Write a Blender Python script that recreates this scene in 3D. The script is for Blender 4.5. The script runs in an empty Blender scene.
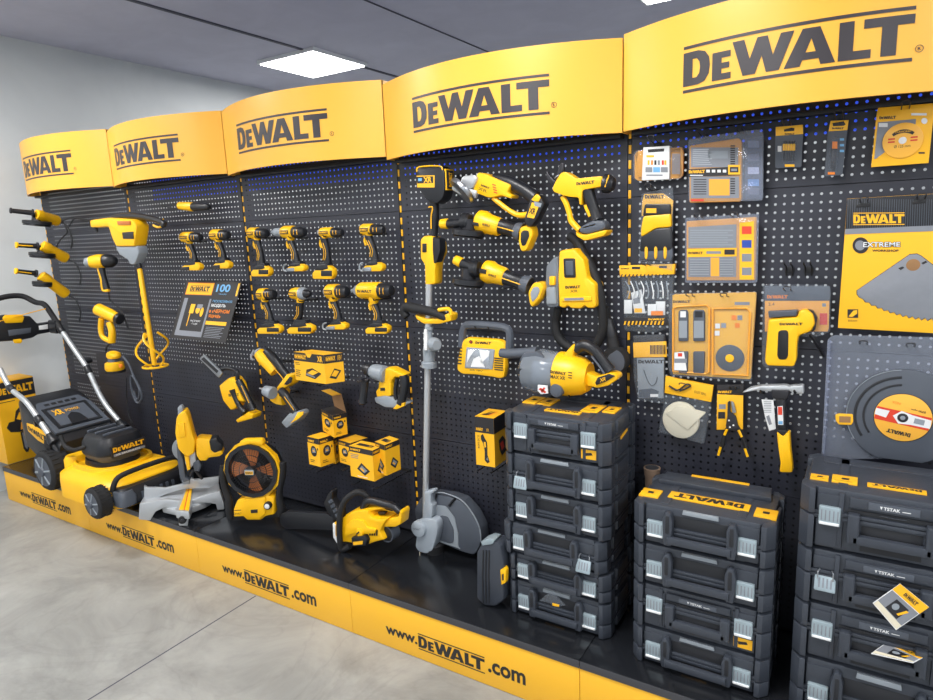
import bpy, math, random
from mathutils import Vector, Matrix
from mathutils.geometry import tessellate_polygon
random.seed(7)
V = Vector
SC = bpy.context.scene
COL = SC.collection
# ---------------------------------------------------------------- camera
CAM = V((4.7185, -2.2469, 1.6246))
CR = V((0.84985485, 0.52551199, -0.03979798)).normalized()
CU = V((-0.06340919, 0.17692717, 0.98217924)).normalized()
CF = V((-0.52318831, 0.83218623, -0.1836847)).normalized()
FPX = 641.34
cd = bpy.data.cameras.new('camera'); cam = bpy.data.objects.new('camera', cd); COL.objects.link(cam)
cd.sensor_width = 36; cd.lens = FPX/933*36; cd.clip_start = .05
cam.matrix_world = Matrix(((CR.x, CU.x, -CF.x, CAM.x), (CR.y, CU.y, -CF.y, CAM.y), (CR.z, CU.z, -CF.z, CAM.z), (0, 0, 0, 1)))
SC.camera = cam

def ray(u, v): return (u-466.5)/FPX*CR-(v-350)/FPX*CU+CF
def un(u, v, ax, val):
    d = ray(u, v); return CAM+d*((val-CAM[ax])/d[ax])
def K(x0, y0, s): return lambda x, y: (x0+x/s, y0+y/s)
S4 = 3.8875
cA = K(0,120,S4); cB = K(0,280,S4); cC = K(0,380,S4); cD = K(160,180,S4); cE = K(180,320,S4); cF = K(200,430,S4)
cG = K(390,140,S4); cH = K(390,290,S4); cI = K(400,400,S4); cJ = K(613,120,5.831); cK = K(613,240,5.831)
cL = K(653,340,5.183); cM = K(753,90,5.183); cN = K(753,190,5.183); cO = K(753,320,5.183)
cP = K(0,190,6.364); cT = K(240,220,5.831); cR = K(410,480,7.778); cQ = K(120,390,5.0); cS = K(530,150,7.0); cU2 = K(80,200,3.89); cV = K(0,380,6.364); cX = K(80,410,5.833); cY = K(400,320,7.0)
c1 = K(0,0,1)
def P3(c, x, y, dep): return un(*c(x, y), 1, dep)          # point of the plane y = dep seen there

# ---------------------------------------------------------------- frames
class Fr:
    def __init__(s, O, X, Y):
        s.O = V(O); s.X = V(X).normalized(); s.Y = V(Y).normalized(); s.N = s.X.cross(s.Y).normalized()
    def pt(s, a, b, c=0): return s.O+s.X*a+s.Y*b+s.N*c
    def px(s, u, v):
        d = ray(u, v); t = (s.O-CAM).dot(s.N)/d.dot(s.N); p = CAM+d*t-s.O
        return (p.dot(s.X), p.dot(s.Y))
    def q(s, c, pts): return [s.px(*c(x, y)) for x, y in pts]
def W(y): return Fr((0, y, 0), (1, 0, 0), (0, 0, 1))       # parallel to the display wall, N toward the room
def FZ(z): return Fr((0, 0, z), (1, 0, 0), (0, 1, 0))
def FA(x, y, z, ang): # vertical plane through x,y, horizontal axis turned by ang degrees
    a = math.radians(ang); return Fr((x, y, z), (math.cos(a), math.sin(a), 0), (0, 0, 1))
class Qd:   # bilinear patch, a,b in 0..1
    def __init__(s, bl, br, tr, tl):
        s.c = [V(p) for p in (bl, br, tr, tl)]; s.N = (s.c[1]-s.c[0]).cross(s.c[3]-s.c[0]).normalized()
    def pt(s, a, b, c=0):
        k = s.c; return k[0]*(1-a)*(1-b)+k[1]*a*(1-b)+k[2]*a*b+k[3]*(1-a)*b+s.N*c

# ---------------------------------------------------------------- materials
MATS = {}
def mat(name, col, rough=.5, metal=0, bump=0, bscale=60, var=0, vscale=8, coat=0, emit=None, es=0, spec=.5, alpha=None):
    m = bpy.data.materials.new(name); m.use_nodes = True; nt = m.node_tree; b = nt.nodes['Principled BSDF']
    lin = [((c/255)/12.92 if c/255 <= .04045 else ((c/255+.055)/1.055)**2.4) for c in col]
    b.inputs['Base Color'].default_value = (*lin, 1); b.inputs['Roughness'].default_value = rough
    b.inputs['Metallic'].default_value = metal; b.inputs['Specular IOR Level'].default_value = spec
    if coat: b.inputs['Coat Weight'].default_value = coat
    if emit: b.inputs['Emission Color'].default_value = (*emit, 1); b.inputs['Emission Strength'].default_value = es
    tc = nt.nodes.new('ShaderNodeTexCoord')
    n = nt.nodes.new('ShaderNodeTexNoise'); n.inputs['Scale'].default_value = vscale; n.inputs['Detail'].default_value = 4
    nt.links.new(tc.outputs['Object'], n.inputs['Vector'])
    mx = nt.nodes.new('ShaderNodeMix'); mx.data_type = 'RGBA'
    mx.inputs[6].default_value = (*[c*(1-var) for c in lin], 1); mx.inputs[7].default_value = (*[min(1, c*(1+var)) for c in lin], 1)
    nt.links.new(n.outputs['Fac'], mx.inputs[0]); nt.links.new(mx.outputs[2], b.inputs['Base Color'])
    if bump:
        n2 = nt.nodes.new('ShaderNodeTexNoise'); n2.inputs['Scale'].default_value = bscale; n2.inputs['Detail'].default_value = 3
        nt.links.new(tc.outputs['Object'], n2.inputs['Vector'])
        bp = nt.nodes.new('ShaderNodeBump'); bp.inputs['Strength'].default_value = bump; bp.inputs['Distance'].default_value = .002
        nt.links.new(n2.outputs['Fac'], bp.inputs['Height']); nt.links.new(bp.outputs['Normal'], b.inputs['Normal'])
    MATS[name] = m; return m
def clear(name, tint, fac, rough=.08):
    m = bpy.data.materials.new(name); m.use_nodes = True; nt = m.node_tree; nt.nodes.clear()
    o = nt.nodes.new('ShaderNodeOutputMaterial'); t = nt.nodes.new('ShaderNodeBsdfTransparent'); g = nt.nodes.new('ShaderNodeBsdfPrincipled')
    t.inputs[0].default_value = (*tint, 1); g.inputs['Roughness'].default_value = rough; g.inputs['Base Color'].default_value = (.45, .5, .56, 1)
    x = nt.nodes.new('ShaderNodeMixShader'); x.inputs[0].default_value = fac
    nt.links.new(t.outputs[0], x.inputs[1]); nt.links.new(g.outputs[0], x.inputs[2]); nt.links.new(x.outputs[0], o.inputs[0])
    MATS[name] = m; return m
mat('yellow_plastic', (250,190,14), .38, var=.05, bump=.12, bscale=250)
mat('yellow_print', (247,184,30), .45, var=.03)
mat('yellow_sign', (243,180,66), .36, var=.02, vscale=3)
mat('yellow_base', (244,184,46), .42, var=.03, vscale=3)
mat('black_plastic', (28,30,35), .38, var=.15, bump=.2, bscale=300)
mat('case_plastic', (56,61,70), .36, var=.12, bump=.25, bscale=260)
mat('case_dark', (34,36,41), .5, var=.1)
mat('grey_plastic', (78,84,94), .45, var=.08, bump=.15, bscale=250)
mat('amber', (238,166,56), .45)
mat('silver_plastic', (166,176,186), .4, var=.05)
mat('light_grey_plastic', (140,148,156), .4, var=.05, bump=.12, bscale=200)
mat('print_black', (38,36,38), .5)
mat('sign_black', (58,54,58), .35)
mat('rubber', (24,25,28), .7, var=.1, bump=.2, bscale=200)
mat('aluminium', (190,194,198), .42, metal=.55, var=.06, bump=.1, bscale=120)
mat('steel', (170,174,180), .28, metal=.9, var=.05)
mat('latch_metal', (160,176,184), .4, metal=.45, var=.05)
mat('dark_metal', (60,60,64), .35, metal=.6, var=.1)
mat('white_print', (225,227,228), .5, var=.02)
mat('grey_print', (128,132,140), .5, var=.08, vscale=60)
mat('blue_print', (40,70,160), .5)
mat('sky_print', (110,170,215), .5)
mat('red_print', (214,62,38), .5)
mat('orange_print', (238,132,32), .5)
mat('cream_cloth', (222,214,190), .85, var=.06, bump=.4, bscale=400)
mat('kraft', (150,112,74), .8, var=.1, bump=.3, bscale=120)
mat('brown_cup', (120,100,84), .8, var=.1)
mat('peg_metal', (43,45,55), .42, var=.04, vscale=2, bump=.05, bscale=200)
mat('post_black', (22,23,26), .5)
mat('top_black', (26,28,32), .2, var=.35, vscale=5, bump=.05, bscale=40)
mat('lip_grey', (62,63,68), .4, var=.05)
mat('copper', (196,116,62), .45, metal=.3)
mat('lens_silver', (200,206,214), .18, metal=.8, var=.2, vscale=60)
mat('cord', (30,31,35), .6)
mat('lamp_white', (255,255,255), .5, emit=(1, .99, .97), es=14)
mat('led_blue', (40,70,230), .5, emit=(.05, .13, 1), es=.7)
mat('socket_black', (14,14,16), .8)
clear('clear_plastic', (.96,.97,.99), .09)
clear('clear_blue', (.84,.85,.94), .20)
clear('smoke_plastic', (.62,.66,.72), .34)
clear('thin_film', (.96,.97,.98), .10)

# ---------------------------------------------------------------- mesh builder
def area2(p): return sum(p[i][0]*p[(i+1) % len(p)][1]-p[(i+1) % len(p)][0]*p[i][1] for i in range(len(p)))
def ccw(p): return list(p) if area2(p) > 0 else list(reversed(p))
def inset(p, d):
    n = len(p); out = []
    for i in range(n):
        a, b, c = V(p[i-1]), V(p[i]), V(p[(i+1) % n])
        e1 = (b-a); e2 = (c-b)
        if e1.length < 1e-9 or e2.length < 1e-9: out.append(tuple(b)); continue
        e1.normalize(); e2.normalize()
        n1 = V((-e1.y, e1.x)); n2 = V((-e2.y, e2.x)); m = n1+n2
        if m.length < 1e-6: m = n1
        m.normalize(); k = d/max(.5, m.dot(n1)); out.append((b.x+m.x*k, b.y+m.y*k))
    return out
def rnd(p, r, n=3):
    N = len(p); out = []
    for i in range(N):
        a, b, c = V(p[i-1]), V(p[i]), V(p[(i+1) % N])
        l1 = (a-b).length; l2 = (c-b).length
        if l1 < 1e-7 or l2 < 1e-7: continue
        k = min(r, l1*.45, l2*.45); s = b+(a-b)/l1*k; e = b+(c-b)/l2*k
        for j in range(n+1):
            t = j/n; q = s*(1-t)**2+b*2*t*(1-t)+e*t*t; out.append((q.x, q.y))
    return out
def circ(cx, cy, rx, ry=None, n=24, a0=0, a1=360):
    ry = rx if ry is None else ry
    full = abs(a1-a0) >= 360
    return [(cx+rx*math.cos(math.radians(a0+(a1-a0)*i/(n if full else n-1))), cy+ry*math.sin(math.radians(a0+(a1-a0)*i/(n if full else n-1)))) for i in range(n)]
TXT = {}
def text_geo(s, bold=.0):
    k = (s, bold)
    if k in TXT: return TXT[k]
    cu = bpy.data.curves.new('t', 'FONT'); cu.body = s; cu.size = 1; cu.offset = bold; cu.resolution_u = 3
    ob = bpy.data.objects.new('t', cu); COL.objects.link(ob)
    dg = bpy.context.evaluated_depsgraph_get(); dg.update(); me = ob.evaluated_get(dg).to_mesh()
    vs = [(v.co.x, v.co.y) for v in me.vertices]; fs = [tuple(p.vertices) for p in me.polygons]
    ob.evaluated_get(dg).to_mesh_clear(); bpy.data.objects.remove(ob); bpy.data.curves.remove(cu)
    if vs:
        x0 = min(v[0] for v in vs); x1 = max(v[0] for v in vs); y0 = min(v[1] for v in vs); y1 = max(v[1] for v in vs)
        vs = [((x-x0)/max(1e-6, x1-x0), (y-y0)/max(1e-6, y1-y0)) for x, y in vs]; asp = (x1-x0)/max(1e-6, y1-y0)
    else: asp = 1
    TXT[k] = (vs, fs, asp); return TXT[k]
GL = [
 ([(0,.14),(0,.86),(.08,.86),(.115,.81),(.136,.68),(.141,.5),(.136,.33),(.115,.19),(.08,.14)], [(.05,.30),(.05,.70),(.072,.70),(.086,.62),(.09,.5),(.086,.38),(.072,.30)]),
 ([(.153,.14),(.153,.72),(.243,.72),(.243,.59),(.2,.59),(.2,.49),(.238,.49),(.238,.37),(.2,.37),(.2,.27),(.246,.27),(.246,.14)], None),
 ([(.25,.86),(.306,.86),(.334,.46),(.366,.86),(.412,.86),(.438,.46),(.47,.86),(.527,.86),(.467,.14),(.41,.14),(.388,.48),(.36,.14),(.303,.14)], None),
 ([(.488,.14),(.562,.86),(.634,.86),(.702,.14),(.642,.14),(.634,.26),(.566,.26),(.556,.14)], [(.578,.40),(.60,.66),(.62,.40)]),
 ([(.712,.14),(.712,.86),(.77,.86),(.77,.30),(.84,.30),(.84,.14)], None),
 ([(.808,.86),(1.0,.86),(1.0,.69),(.937,.69),(.937,.14),(.878,.14),(.878,.69),(.808,.69)], None)]
BARS = [([(0,0),(1,0),(1,.065),(0,.065)], None), ([(0,.935),(1,.935),(1,1),(0,1)], None)]
def slice_poly(p, x0, x1):
    def cut(p, x, keep):
        o = []
        for i in range(len(p)):
            a, b = p[i], p[(i+1) % len(p)]; ia, ib = keep(a[0]), keep(b[0])
            if ia: o.append(a)
            if ia != ib:
                t = (x-a[0])/(b[0]-a[0]); o.append((x, a[1]+t*(b[1]-a[1])))
        return o
    p = cut(p, x0, lambda v: v >= x0)
    return cut(p, x1, lambda v: v <= x1) if p else p
class MB:
    def __init__(s): s.v = []; s.f = []; s.m = []; s.mi = []; s.fl = []
    def mid(s, m):
        if m not in s.mi: s.mi.append(m)
        return s.mi.index(m)
    def add(s, vs, fs, m, flat=False):
        o = len(s.v); s.v += [tuple(v) for v in vs]; k = s.mid(m)
        for f in fs: s.f.append(tuple(o+i for i in f)); s.m.append(k); s.fl.append(flat)
        return s
    def poly(s, fr, pts, c, m):           # one flat printed shape
        p = ccw(pts); return s.add([fr.pt(a, b, c) for a, b in p], [range(len(p))], m, True)
    def ext(s, fr, pts, c0, c1, m, bev=.003, rad=0, seg=2, bb=None):
        p0 = ccw(pts)
        def flips(d):
            q = inset(p0, d); N_ = len(p0)
            return any((V(q[(i+1) % N_])-V(q[i])).dot(V(p0[(i+1) % N_])-V(p0[i])) < 0 for i in range(N_))
        for k in range(5):
            if bev > 0 and flips(bev): bev *= .6
        p = rnd(p0, rad) if rad else p0
        bb = bev if bb is None else bb
        n = len(p); prof = []
        if bb > 0: prof += [(bb*(1-math.sin(t*math.pi/2/seg)), c0+bb*(1-math.cos(t*math.pi/2/seg))) for t in range(seg)]
        prof += [(0, c0+bb)]
        prof += [(0, c1-bev)]
        if bev > 0: prof += [(bev*(1-math.cos(t*math.pi/2/seg)), c1-bev+bev*math.sin(t*math.pi/2/seg)) for t in range(1, seg+1)]
        vs = []
        for i, c in prof:
            q = inset(p0, i) if i > 1e-7 else p0
            if rad: q = rnd(q, max(rad*.35, rad-i))
            if len(q) != n: q = inset(p, i)
            vs += [fr.pt(a, b, c) for a, b in q]
        fs = [tuple(reversed(range(n)))]
        for r in range(len(prof)-1):
            for i in range(n):
                j = (i+1) % n; fs.append((r*n+i, r*n+j, (r+1)*n+j, (r+1)*n+i))
        fs.append(tuple((len(prof)-1)*n+i for i in range(n)))
        return s.add(vs, fs, m)
    def box(s, x0, y0, z0, x1, y1, z1, m, bev=.002, fr=None):
        fr = fr or Fr((0, 0, 0), (1, 0, 0), (0, 1, 0))
        return s.ext(fr, [(x0, y0), (x1, y0), (x1, y1), (x0, y1)], z0, z1, m, bev)
    def loft(s, rings, m, cap=True):
        n = len(rings[0]); vs = [v for r in rings for v in r]; fs = []
        for r in range(len(rings)-1):
            for i in range(n):
                j = (i+1) % n; fs.append((r*n+i, r*n+j, (r+1)*n+j, (r+1)*n+i))
        if cap: fs.append(tuple(reversed(range(n)))); fs.append(tuple((len(rings)-1)*n+i for i in range(n)))
        return s.add(vs, fs, m)
    def rrect(s, layers, m, n=5, fr=None):   # stack of rounded rectangles (cx,cy,hx,hy,r,z)
        fr = fr or FZ(0); R = []
        for cx, cy, hx, hy, r, z in layers:
            r = min(r, hx*.98, hy*.98); ring = []
            for sx, sy, a in ((1, 1, 0), (-1, 1, 90), (-1, -1, 180), (1, -1, 270)):
                for i in range(n+1):
                    t = math.radians(a+90*i/n); ring.append(fr.pt(cx+sx*(hx-r)+r*math.cos(t), cy+sy*(hy-r)+r*math.sin(t), z))
            R.append(ring)
        return s.loft(R, m)
    def lathe(s, p, q, prof, m, n=20, e=1.0):  # prof: (t along p->q, radius)
        p = V(p); q = V(q); d = (q-p); L = d.length; d.normalize()
        a = d.cross(V((0, 0, 1))) if abs(d.z) < .9 else d.cross(V((1, 0, 0)))
        a.normalize(); b = d.cross(a)
        R = [[p+d*(t*L)+(a*math.cos(2*math.pi*i/n)*e+b*math.sin(2*math.pi*i/n))*max(r, 1e-4) for i in range(n)] for t, r in prof]
        return s.loft(R, m)
    def tube(s, pts, r, m, n=8, closed=False, sub=4, flat=1.0):
        pts = [V(p) for p in pts]; rs = list(r) if isinstance(r, (list, tuple)) else [r]*len(pts)
        P = []; RR = []
        N = len(pts)
        if sub > 1 and N > 2:
            rng = range(N) if closed else range(N-1)
            for i in rng:
                if closed: p0, p1, p2, p3 = pts[i-1], pts[i], pts[(i+1) % N], pts[(i+2) % N]
                else: p0, p1, p2, p3 = pts[max(0, i-1)], pts[i], pts[i+1], pts[min(N-1, i+2)]
                for j in range(sub):
                    t = j/sub
                    P.append(.5*((2*p1)+(p2-p0)*t+(2*p0-5*p1+4*p2-p3)*t*t+(3*p1-p0-3*p2+p3)*t**3)); RR.append(rs[i]*(1-t)+rs[(i+1) % N]*t)
            if not closed: P.append(pts[-1]); RR.append(rs[-1])
        else: P, RR = pts, rs
        M = len(P); rings = []; up = None
        for i in range(M):
            if closed: d = P[(i+1) % M]-P[i-1]
            else: d = P[min(M-1, i+1)]-P[max(0, i-1)]
            if d.length < 1e-9: d = V((0, 0, 1))
            d.normalize()
            if up is None:
                up = V((0, -1, 0)) if abs(d.y) < .8 else V((0, 0, 1))
            a = up-d*up.dot(d)
            if a.length < 1e-4: a = d.orthogonal()
            a.normalize(); up = a; b = d.cross(a)
            rings.append([P[i]+(a*math.cos(2*math.pi*k/n)*flat+b*math.sin(2*math.pi*k/n))*RR[i] for k in range(n)])
        if closed: rings.append(rings[0]); return s.loft(rings, m, False)
        return s.loft(rings, m)
    def glyphs(s, fn, m, bars=True, step=None):
        for out, hole in GL+(BARS if bars else []):
            loops = [[V((a, b, 0)) for a, b in out]]
            if hole: loops.append([V((a, b, 0)) for a, b in hole])
            flat = out+(hole or [])
            for t in tessellate_polygon(loops):
                tri = [flat[i] for i in t]
                if area2(tri) < 0: tri.reverse()
                if step:
                    x0 = min(p[0] for p in tri); x1 = max(p[0] for p in tri); k = math.floor(x0/step)
                    while k*step < x1:
                        pp = slice_poly(tri, k*step, (k+1)*step)
                        if len(pp) >= 3 and abs(area2(pp)) > 1e-9: s.add([fn(a, b) for a, b in pp], [range(len(pp))], m, True)
                        k += 1
                else: s.add([fn(a, b) for a, b in tri], [(0, 1, 2)], m, True)
        return s
    def logo(s, fr, quad, c, m, bars=True, step=None):   # quad tl,tr,br,bl in frame coordinates
        tl, tr, br, bl = quad
        def fn(a, b):
            x = bl[0]*(1-a)*(1-b)+br[0]*a*(1-b)+tr[0]*a*b+tl[0]*(1-a)*b
            y = bl[1]*(1-a)*(1-b)+br[1]*a*(1-b)+tr[1]*a*b+tl[1]*(1-a)*b
            return fr.pt(x, y, c)
        return s.glyphs(fn, m, bars, step)
    def text(s, fr, st, quad, c, m, bold=.0):
        tl, tr, br, bl = quad; vs, fs, asp = text_geo(st, bold)
        out = []
        for a, b in vs:
            x = bl[0]*(1-a)*(1-b)+br[0]*a*(1-b)+tr[0]*a*b+tl[0]*(1-a)*b
            y = bl[1]*(1-a)*(1-b)+br[1]*a*(1-b)+tr[1]*a*b+tl[1]*(1-a)*b
            out.append(fr.pt(x, y, c))
        return s.add(out, fs, m, True)
    def lines(s, fr, x0, x1, y0, y1, n, c, m, th=.35):     # rows of small print
        for i in range(n):
            yy = y0+(y1-y0)*(i+.5)/n; h = abs(y1-y0)/n*th/2; e = x1-(x1-x0)*random.uniform(0, .3)
            s.poly(fr, [(x0, yy-h), (e, yy-h), (e, yy+h), (x0, yy+h)], c, m)
        return s
def rect(x0, y0, x1, y1): return [(x0, y1), (x1, y1), (x1, y0), (x0, y0)]   # tl,tr,br,bl with y0 bottom

def mesh_obj(name, mb, loc, smooth=38):
    me = bpy.data.meshes.new(name)
    me.from_pydata([(v[0]-loc[0], v[1]-loc[1], v[2]-loc[2]) for v in mb.v], [], mb.f)
    for k in mb.mi: me.materials.append(MATS[k])
    me.polygons.foreach_set('material_index', mb.m)
    me.polygons.foreach_set('use_smooth', [not f for f in mb.fl])
    me.update()
    me.set_sharp_from_angle(angle=math.radians(smooth))
    o = bpy.data.objects.new(name, me); COL.objects.link(o); return o
def bbox(mbs):
    vs = [v for m in mbs for v in m.v]
    lo = [min(v[i] for v in vs) for i in range(3)]; hi = [max(v[i] for v in vs) for i in range(3)]
    return lo, hi
LABELS = {}
def thing(name, label, cat, parts, group=None, loc=None, kind=None):
    """parts: MB (single mesh) or list of (name, MB, [subparts], label)"""
    if isinstance(parts, MB):
        lo, hi = bbox([parts]); loc = loc or ((lo[0]+hi[0])/2, (lo[1]+hi[1])/2, lo[2])
        r = mesh_obj(name, parts, loc); r.location = loc
    else:
        lo, hi = bbox([p[1] for p in parts]); loc = loc or ((lo[0]+hi[0])/2, (lo[1]+hi[1])/2, lo[2])
        r = bpy.data.objects.new(name, None); COL.objects.link(r); r.location = loc; r.empty_display_size = .05
        for p in parts:
            o = mesh_obj(p[0], p[1], loc); o.parent = r
            if len(p) > 3 and p[3]: o['label'] = p[3]
            for sp in (p[2] if len(p) > 2 and p[2] else []):
                q = mesh_obj(sp[0], sp[1], loc); q.parent = o
                if len(sp) > 2: q['label'] = sp[2]
    r['label'] = label; r['category'] = cat
    if group: r['group'] = group
    if kind: r['kind'] = kind
    return r
def struct(name, mb, label=None):
    o = mesh_obj(name, mb, (0, 0, 0)); o['kind'] = 'structure'
    return o
# ================================================================ room
def room_mat(name, c1_, c2_, scale, rough, detail=6, bump=.1, extra=None):
    m = mat(name, (128,)*3, rough); nt = m.node_tree; b = nt.nodes['Principled BSDF']
    for l in list(b.inputs['Base Color'].links): nt.links.remove(l)
    tc = nt.nodes.new('ShaderNodeTexCoord'); n = nt.nodes.new('ShaderNodeTexNoise'); n.inputs['Scale'].default_value = scale
    n.inputs['Detail'].default_value = detail; n.inputs['Roughness'].default_value = .65; n.inputs['Distortion'].default_value = .8
    nt.links.new(tc.outputs['Object'], n.inputs['Vector'])
    r = nt.nodes.new('ShaderNodeValToRGB'); lin = lambda c: tuple(((x/255+.055)/1.055)**2.4 for x in c)+(1,)
    r.color_ramp.elements[0].position = .32; r.color_ramp.elements[0].color = lin(c1_)
    r.color_ramp.elements[1].position = .68; r.color_ramp.elements[1].color = lin(c2_)
    nt.links.new(n.outputs['Fac'], r.inputs[0])
    out = r.outputs[0]
    if extra:
        n3 = nt.nodes.new('ShaderNodeTexNoise'); n3.inputs['Scale'].default_value = extra; n3.inputs['Detail'].default_value = 8; n3.inputs['Distortion'].default_value = 2.5
        nt.links.new(tc.outputs['Object'], n3.inputs['Vector'])
        r3 = nt.nodes.new('ShaderNodeValToRGB'); r3.color_ramp.elements[0].position = .47; r3.color_ramp.elements[0].color = (1, 1, 1, 1)
        r3.color_ramp.elements[1].position = .5; r3.color_ramp.elements[1].color = (.9, .9, .9, 1)
        e = r3.color_ramp.elements.new(.53); e.color = (1, 1, 1, 1)
        nt.links.new(n3.outputs['Fac'], r3.inputs[0])
        mu = nt.nodes.new('ShaderNodeMix'); mu.data_type = 'RGBA'; mu.blend_type = 'MULTIPLY'; mu.inputs[0].default_value = .8
        nt.links.new(out, mu.inputs[6]); nt.links.new(r3.outputs[0], mu.inputs[7]); out = mu.outputs[2]
    nt.links.new(out, b.inputs['Base Color'])
    bp = nt.nodes.new('ShaderNodeBump'); bp.inputs['Strength'].default_value = bump; bp.inputs['Distance'].default_value = .004
    nt.links.new(n.outputs['Fac'], bp.inputs['Height']); nt.links.new(bp.outputs['Normal'], b.inputs['Normal'])
room_mat('concrete', (126,127,125), (166,167,164), 2.0, .42, 9, .1, 1.3)
room_mat('plaster', (194,198,200), (202,206,207), 1.5, .8, 3, .05)
room_mat('ceiling_paint', (184,184,200), (192,192,208), 3, .9, 3, .02)
room_mat('seam_dark', (80,80,92), (84,84,96), 3, .9, 3, .02)
LX = -.21
m = MB(); m.box(LX-.1, -7, -.05, 9, 3.4, 0, 'concrete', 0)
for a, b in (((2.409,-7),(2.409,-.49)), ((LX,-3.1),(9,-3.1))):
    w = .0035; dx, dy = (w, 0) if a[0] == b[0] else (0, w)
    m.add([(a[0]-dx, a[1]-dy, .0006), (b[0]+dx if dy == 0 else b[0], a[1]-dy, .0006), (b[0]+dx, b[1]+dy, .0006), (a[0]-dx, b[1]+dy, .0006)], [(0, 1, 2, 3)], 'seam_dark', True)
struct('floor', m)
m = MB(); m.box(LX-.1, -5.5, 3.0, 9, 3.4, 3.1, 'ceiling_paint', 0)
for x, w in ((1.03, .014), (2.07, .003)):
    m.box(x-w, -5.5, 2.992, x+w, 3.4, 3.002, 'seam_dark', .001)
struct('ceiling', m)
m = MB(); m.box(LX-.1, -7, 0, LX, 3.4, 3.0, 'plaster', 0); struct('wall_left', m)
m = MB(); m.box(LX-.1, 3.3, 0, 9, 3.4, 3.0, 'plaster', 0); struct('wall_back', m)
def ceiling_lamp(x, y, label):
    f = MB(); f.box(x-.305, y-.305, 2.972, x+.305, y+.305, 2.9995, 'white_print', .002)
    d = MB(); d.box(x-.288, y-.288, 2.966, x+.288, y+.288, 2.973, 'lamp_white', .001)
    thing('ceiling_lamp', label, 'light', [('frame', f), ('diffuser', d)], 'square ceiling light panels')
    L = bpy.data.lights.new('panel_light', 'AREA'); L.shape = 'SQUARE'; L.size = .56; L.energy = LAMP_W; L.color = (1, .985, .96)
    o = bpy.data.objects.new('panel_light', L); COL.objects.link(o); o.location = (x, y, 2.95); o['kind'] = 'structure'
LAMP_W = 26
ceiling_lamp(.84, 1.79, 'square glowing ceiling light panel above the third header sign')
ceiling_lamp(3.73, 1.79, 'square glowing ceiling light panel at the top edge above the last header sign')
for x in (.84, 3.73, 6.6):
    for y in (-1.4, -4.2):
        L = bpy.data.lights.new('panel_light', 'AREA'); L.shape = 'SQUARE'; L.size = .6; L.energy = 42; L.color = (1, .985, .96)
        o = bpy.data.objects.new('panel_light', L); COL.objects.link(o); o.location = (x, y, 2.94)
        f = MB(); f.box(x-.305, y-.305, 2.972, x+.305, y+.305, 2.9995, 'white_print', .002)
        d = MB(); d.box(x-.288, y-.288, 2.966, x+.288, y+.288, 2.973, 'lamp_white', .001)
        thing('ceiling_lamp', 'square ceiling light panel over the shop floor in front of the display', 'light', [('frame', f), ('diffuser', d)], 'square ceiling lights over the shop floor')

# ================================================================ display wall
ROWS = [(.236, .711), (.713, 1.212), (1.214, 1.713), (1.715, 2.19)]
RN = ['bottom', 'second lowest', 'second highest', 'top']
SG = ['first', 'second', 'third', 'fourth', 'fifth']
C45 = math.cos(math.pi/4)
def peg_panel(x0, x1, z0, z1):
    m = MB(); p = .025; R = .0042
    nx = int((x1-x0-.012)/p); nz = int((z1-z0-.010)/p)
    ax = (x0+x1)/2-nx*p/2; az = math.ceil(z0/p)*p+.002
    if az-z0 < .004: az += .003
    while az+nz*p > z1-.003: nz -= 1
    vs = []; fs = []
    def cor(i, j): return j*(nx+1)+i
    for j in range(nz+1):
        for i in range(nx+1): vs.append((ax+i*p, 0, az+j*p))
    for j in range(nz):
        for i in range(nx):
            o = len(vs); cx = ax+(i+.5)*p; cz = az+(j+.5)*p
            for k in range(8):
                t = math.pi/4*k+math.pi/4; vs.append((cx+R*math.cos(t), 0, cz+R*math.sin(t)))
            c = [cor(i+1, j+1), cor(i, j+1), cor(i, j), cor(i+1, j)]
            for s_ in range(4):
                a, b = c[s_], c[(s_+1) % 4]
                fs.append((a, b, o+(2*s_+2) % 8, o+2*s_+1, o+2*s_))
    m.add(vs, fs, 'peg_metal', True)
    X0, X1, Z0, Z1 = ax, ax+nx*p, az, az+nz*p
    for a, b, c, d in ((x0, X0, z0, z1), (X1, x1, z0, z1), (X0, X1, z0, Z0), (X0, X1, Z1, z1)):
        m.add([(a, 0, c), (b, 0, c), (b, 0, d), (a, 0, d)], [(0, 1, 2, 3)], 'peg_metal', True)
    for a, b in (((x0, z0), (x1, z0)), ((x1, z0), (x1, z1)), ((x1, z1), (x0, z1)), ((x0, z1), (x0, z0))):
        m.add([(a[0], 0, a[1]), (b[0], 0, b[1]), (b[0], .018, b[1]), (a[0], .018, a[1])], [(0, 1, 2, 3)], 'peg_metal', True)
    return m
for k in range(5):
    for r, (z0, z1) in enumerate(ROWS):
        thing('pegboard_panel', 'perforated metal panel, %s row, under %s header sign from left' % (RN[r], SG[k]), 'pegboard', peg_panel(k+.008, k+.992, z0, z1), 'perforated back panels of the display')
for k in range(6):
    m = MB(); m.box(k-.0068, .003, .0, k+.0068, .05, 2.2, 'post_black', .001)
    z = .26
    if k != 5:
        while z < 2.18:
            m.box(k-.0045, .0015, z, k+.0045, .0035, z+.028, 'yellow_print', .0003); z += .05
    lb = ['at the far left edge', 'between the first and second bays', 'between the second and third bays', 'between the third and fourth bays', 'between the fourth and fifth bays', 'at the right end of the display'][k]
    thing('upright_post', 'black upright post with dashed yellow line '+lb, 'post', m, 'uprights between the perforated panels')
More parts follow.
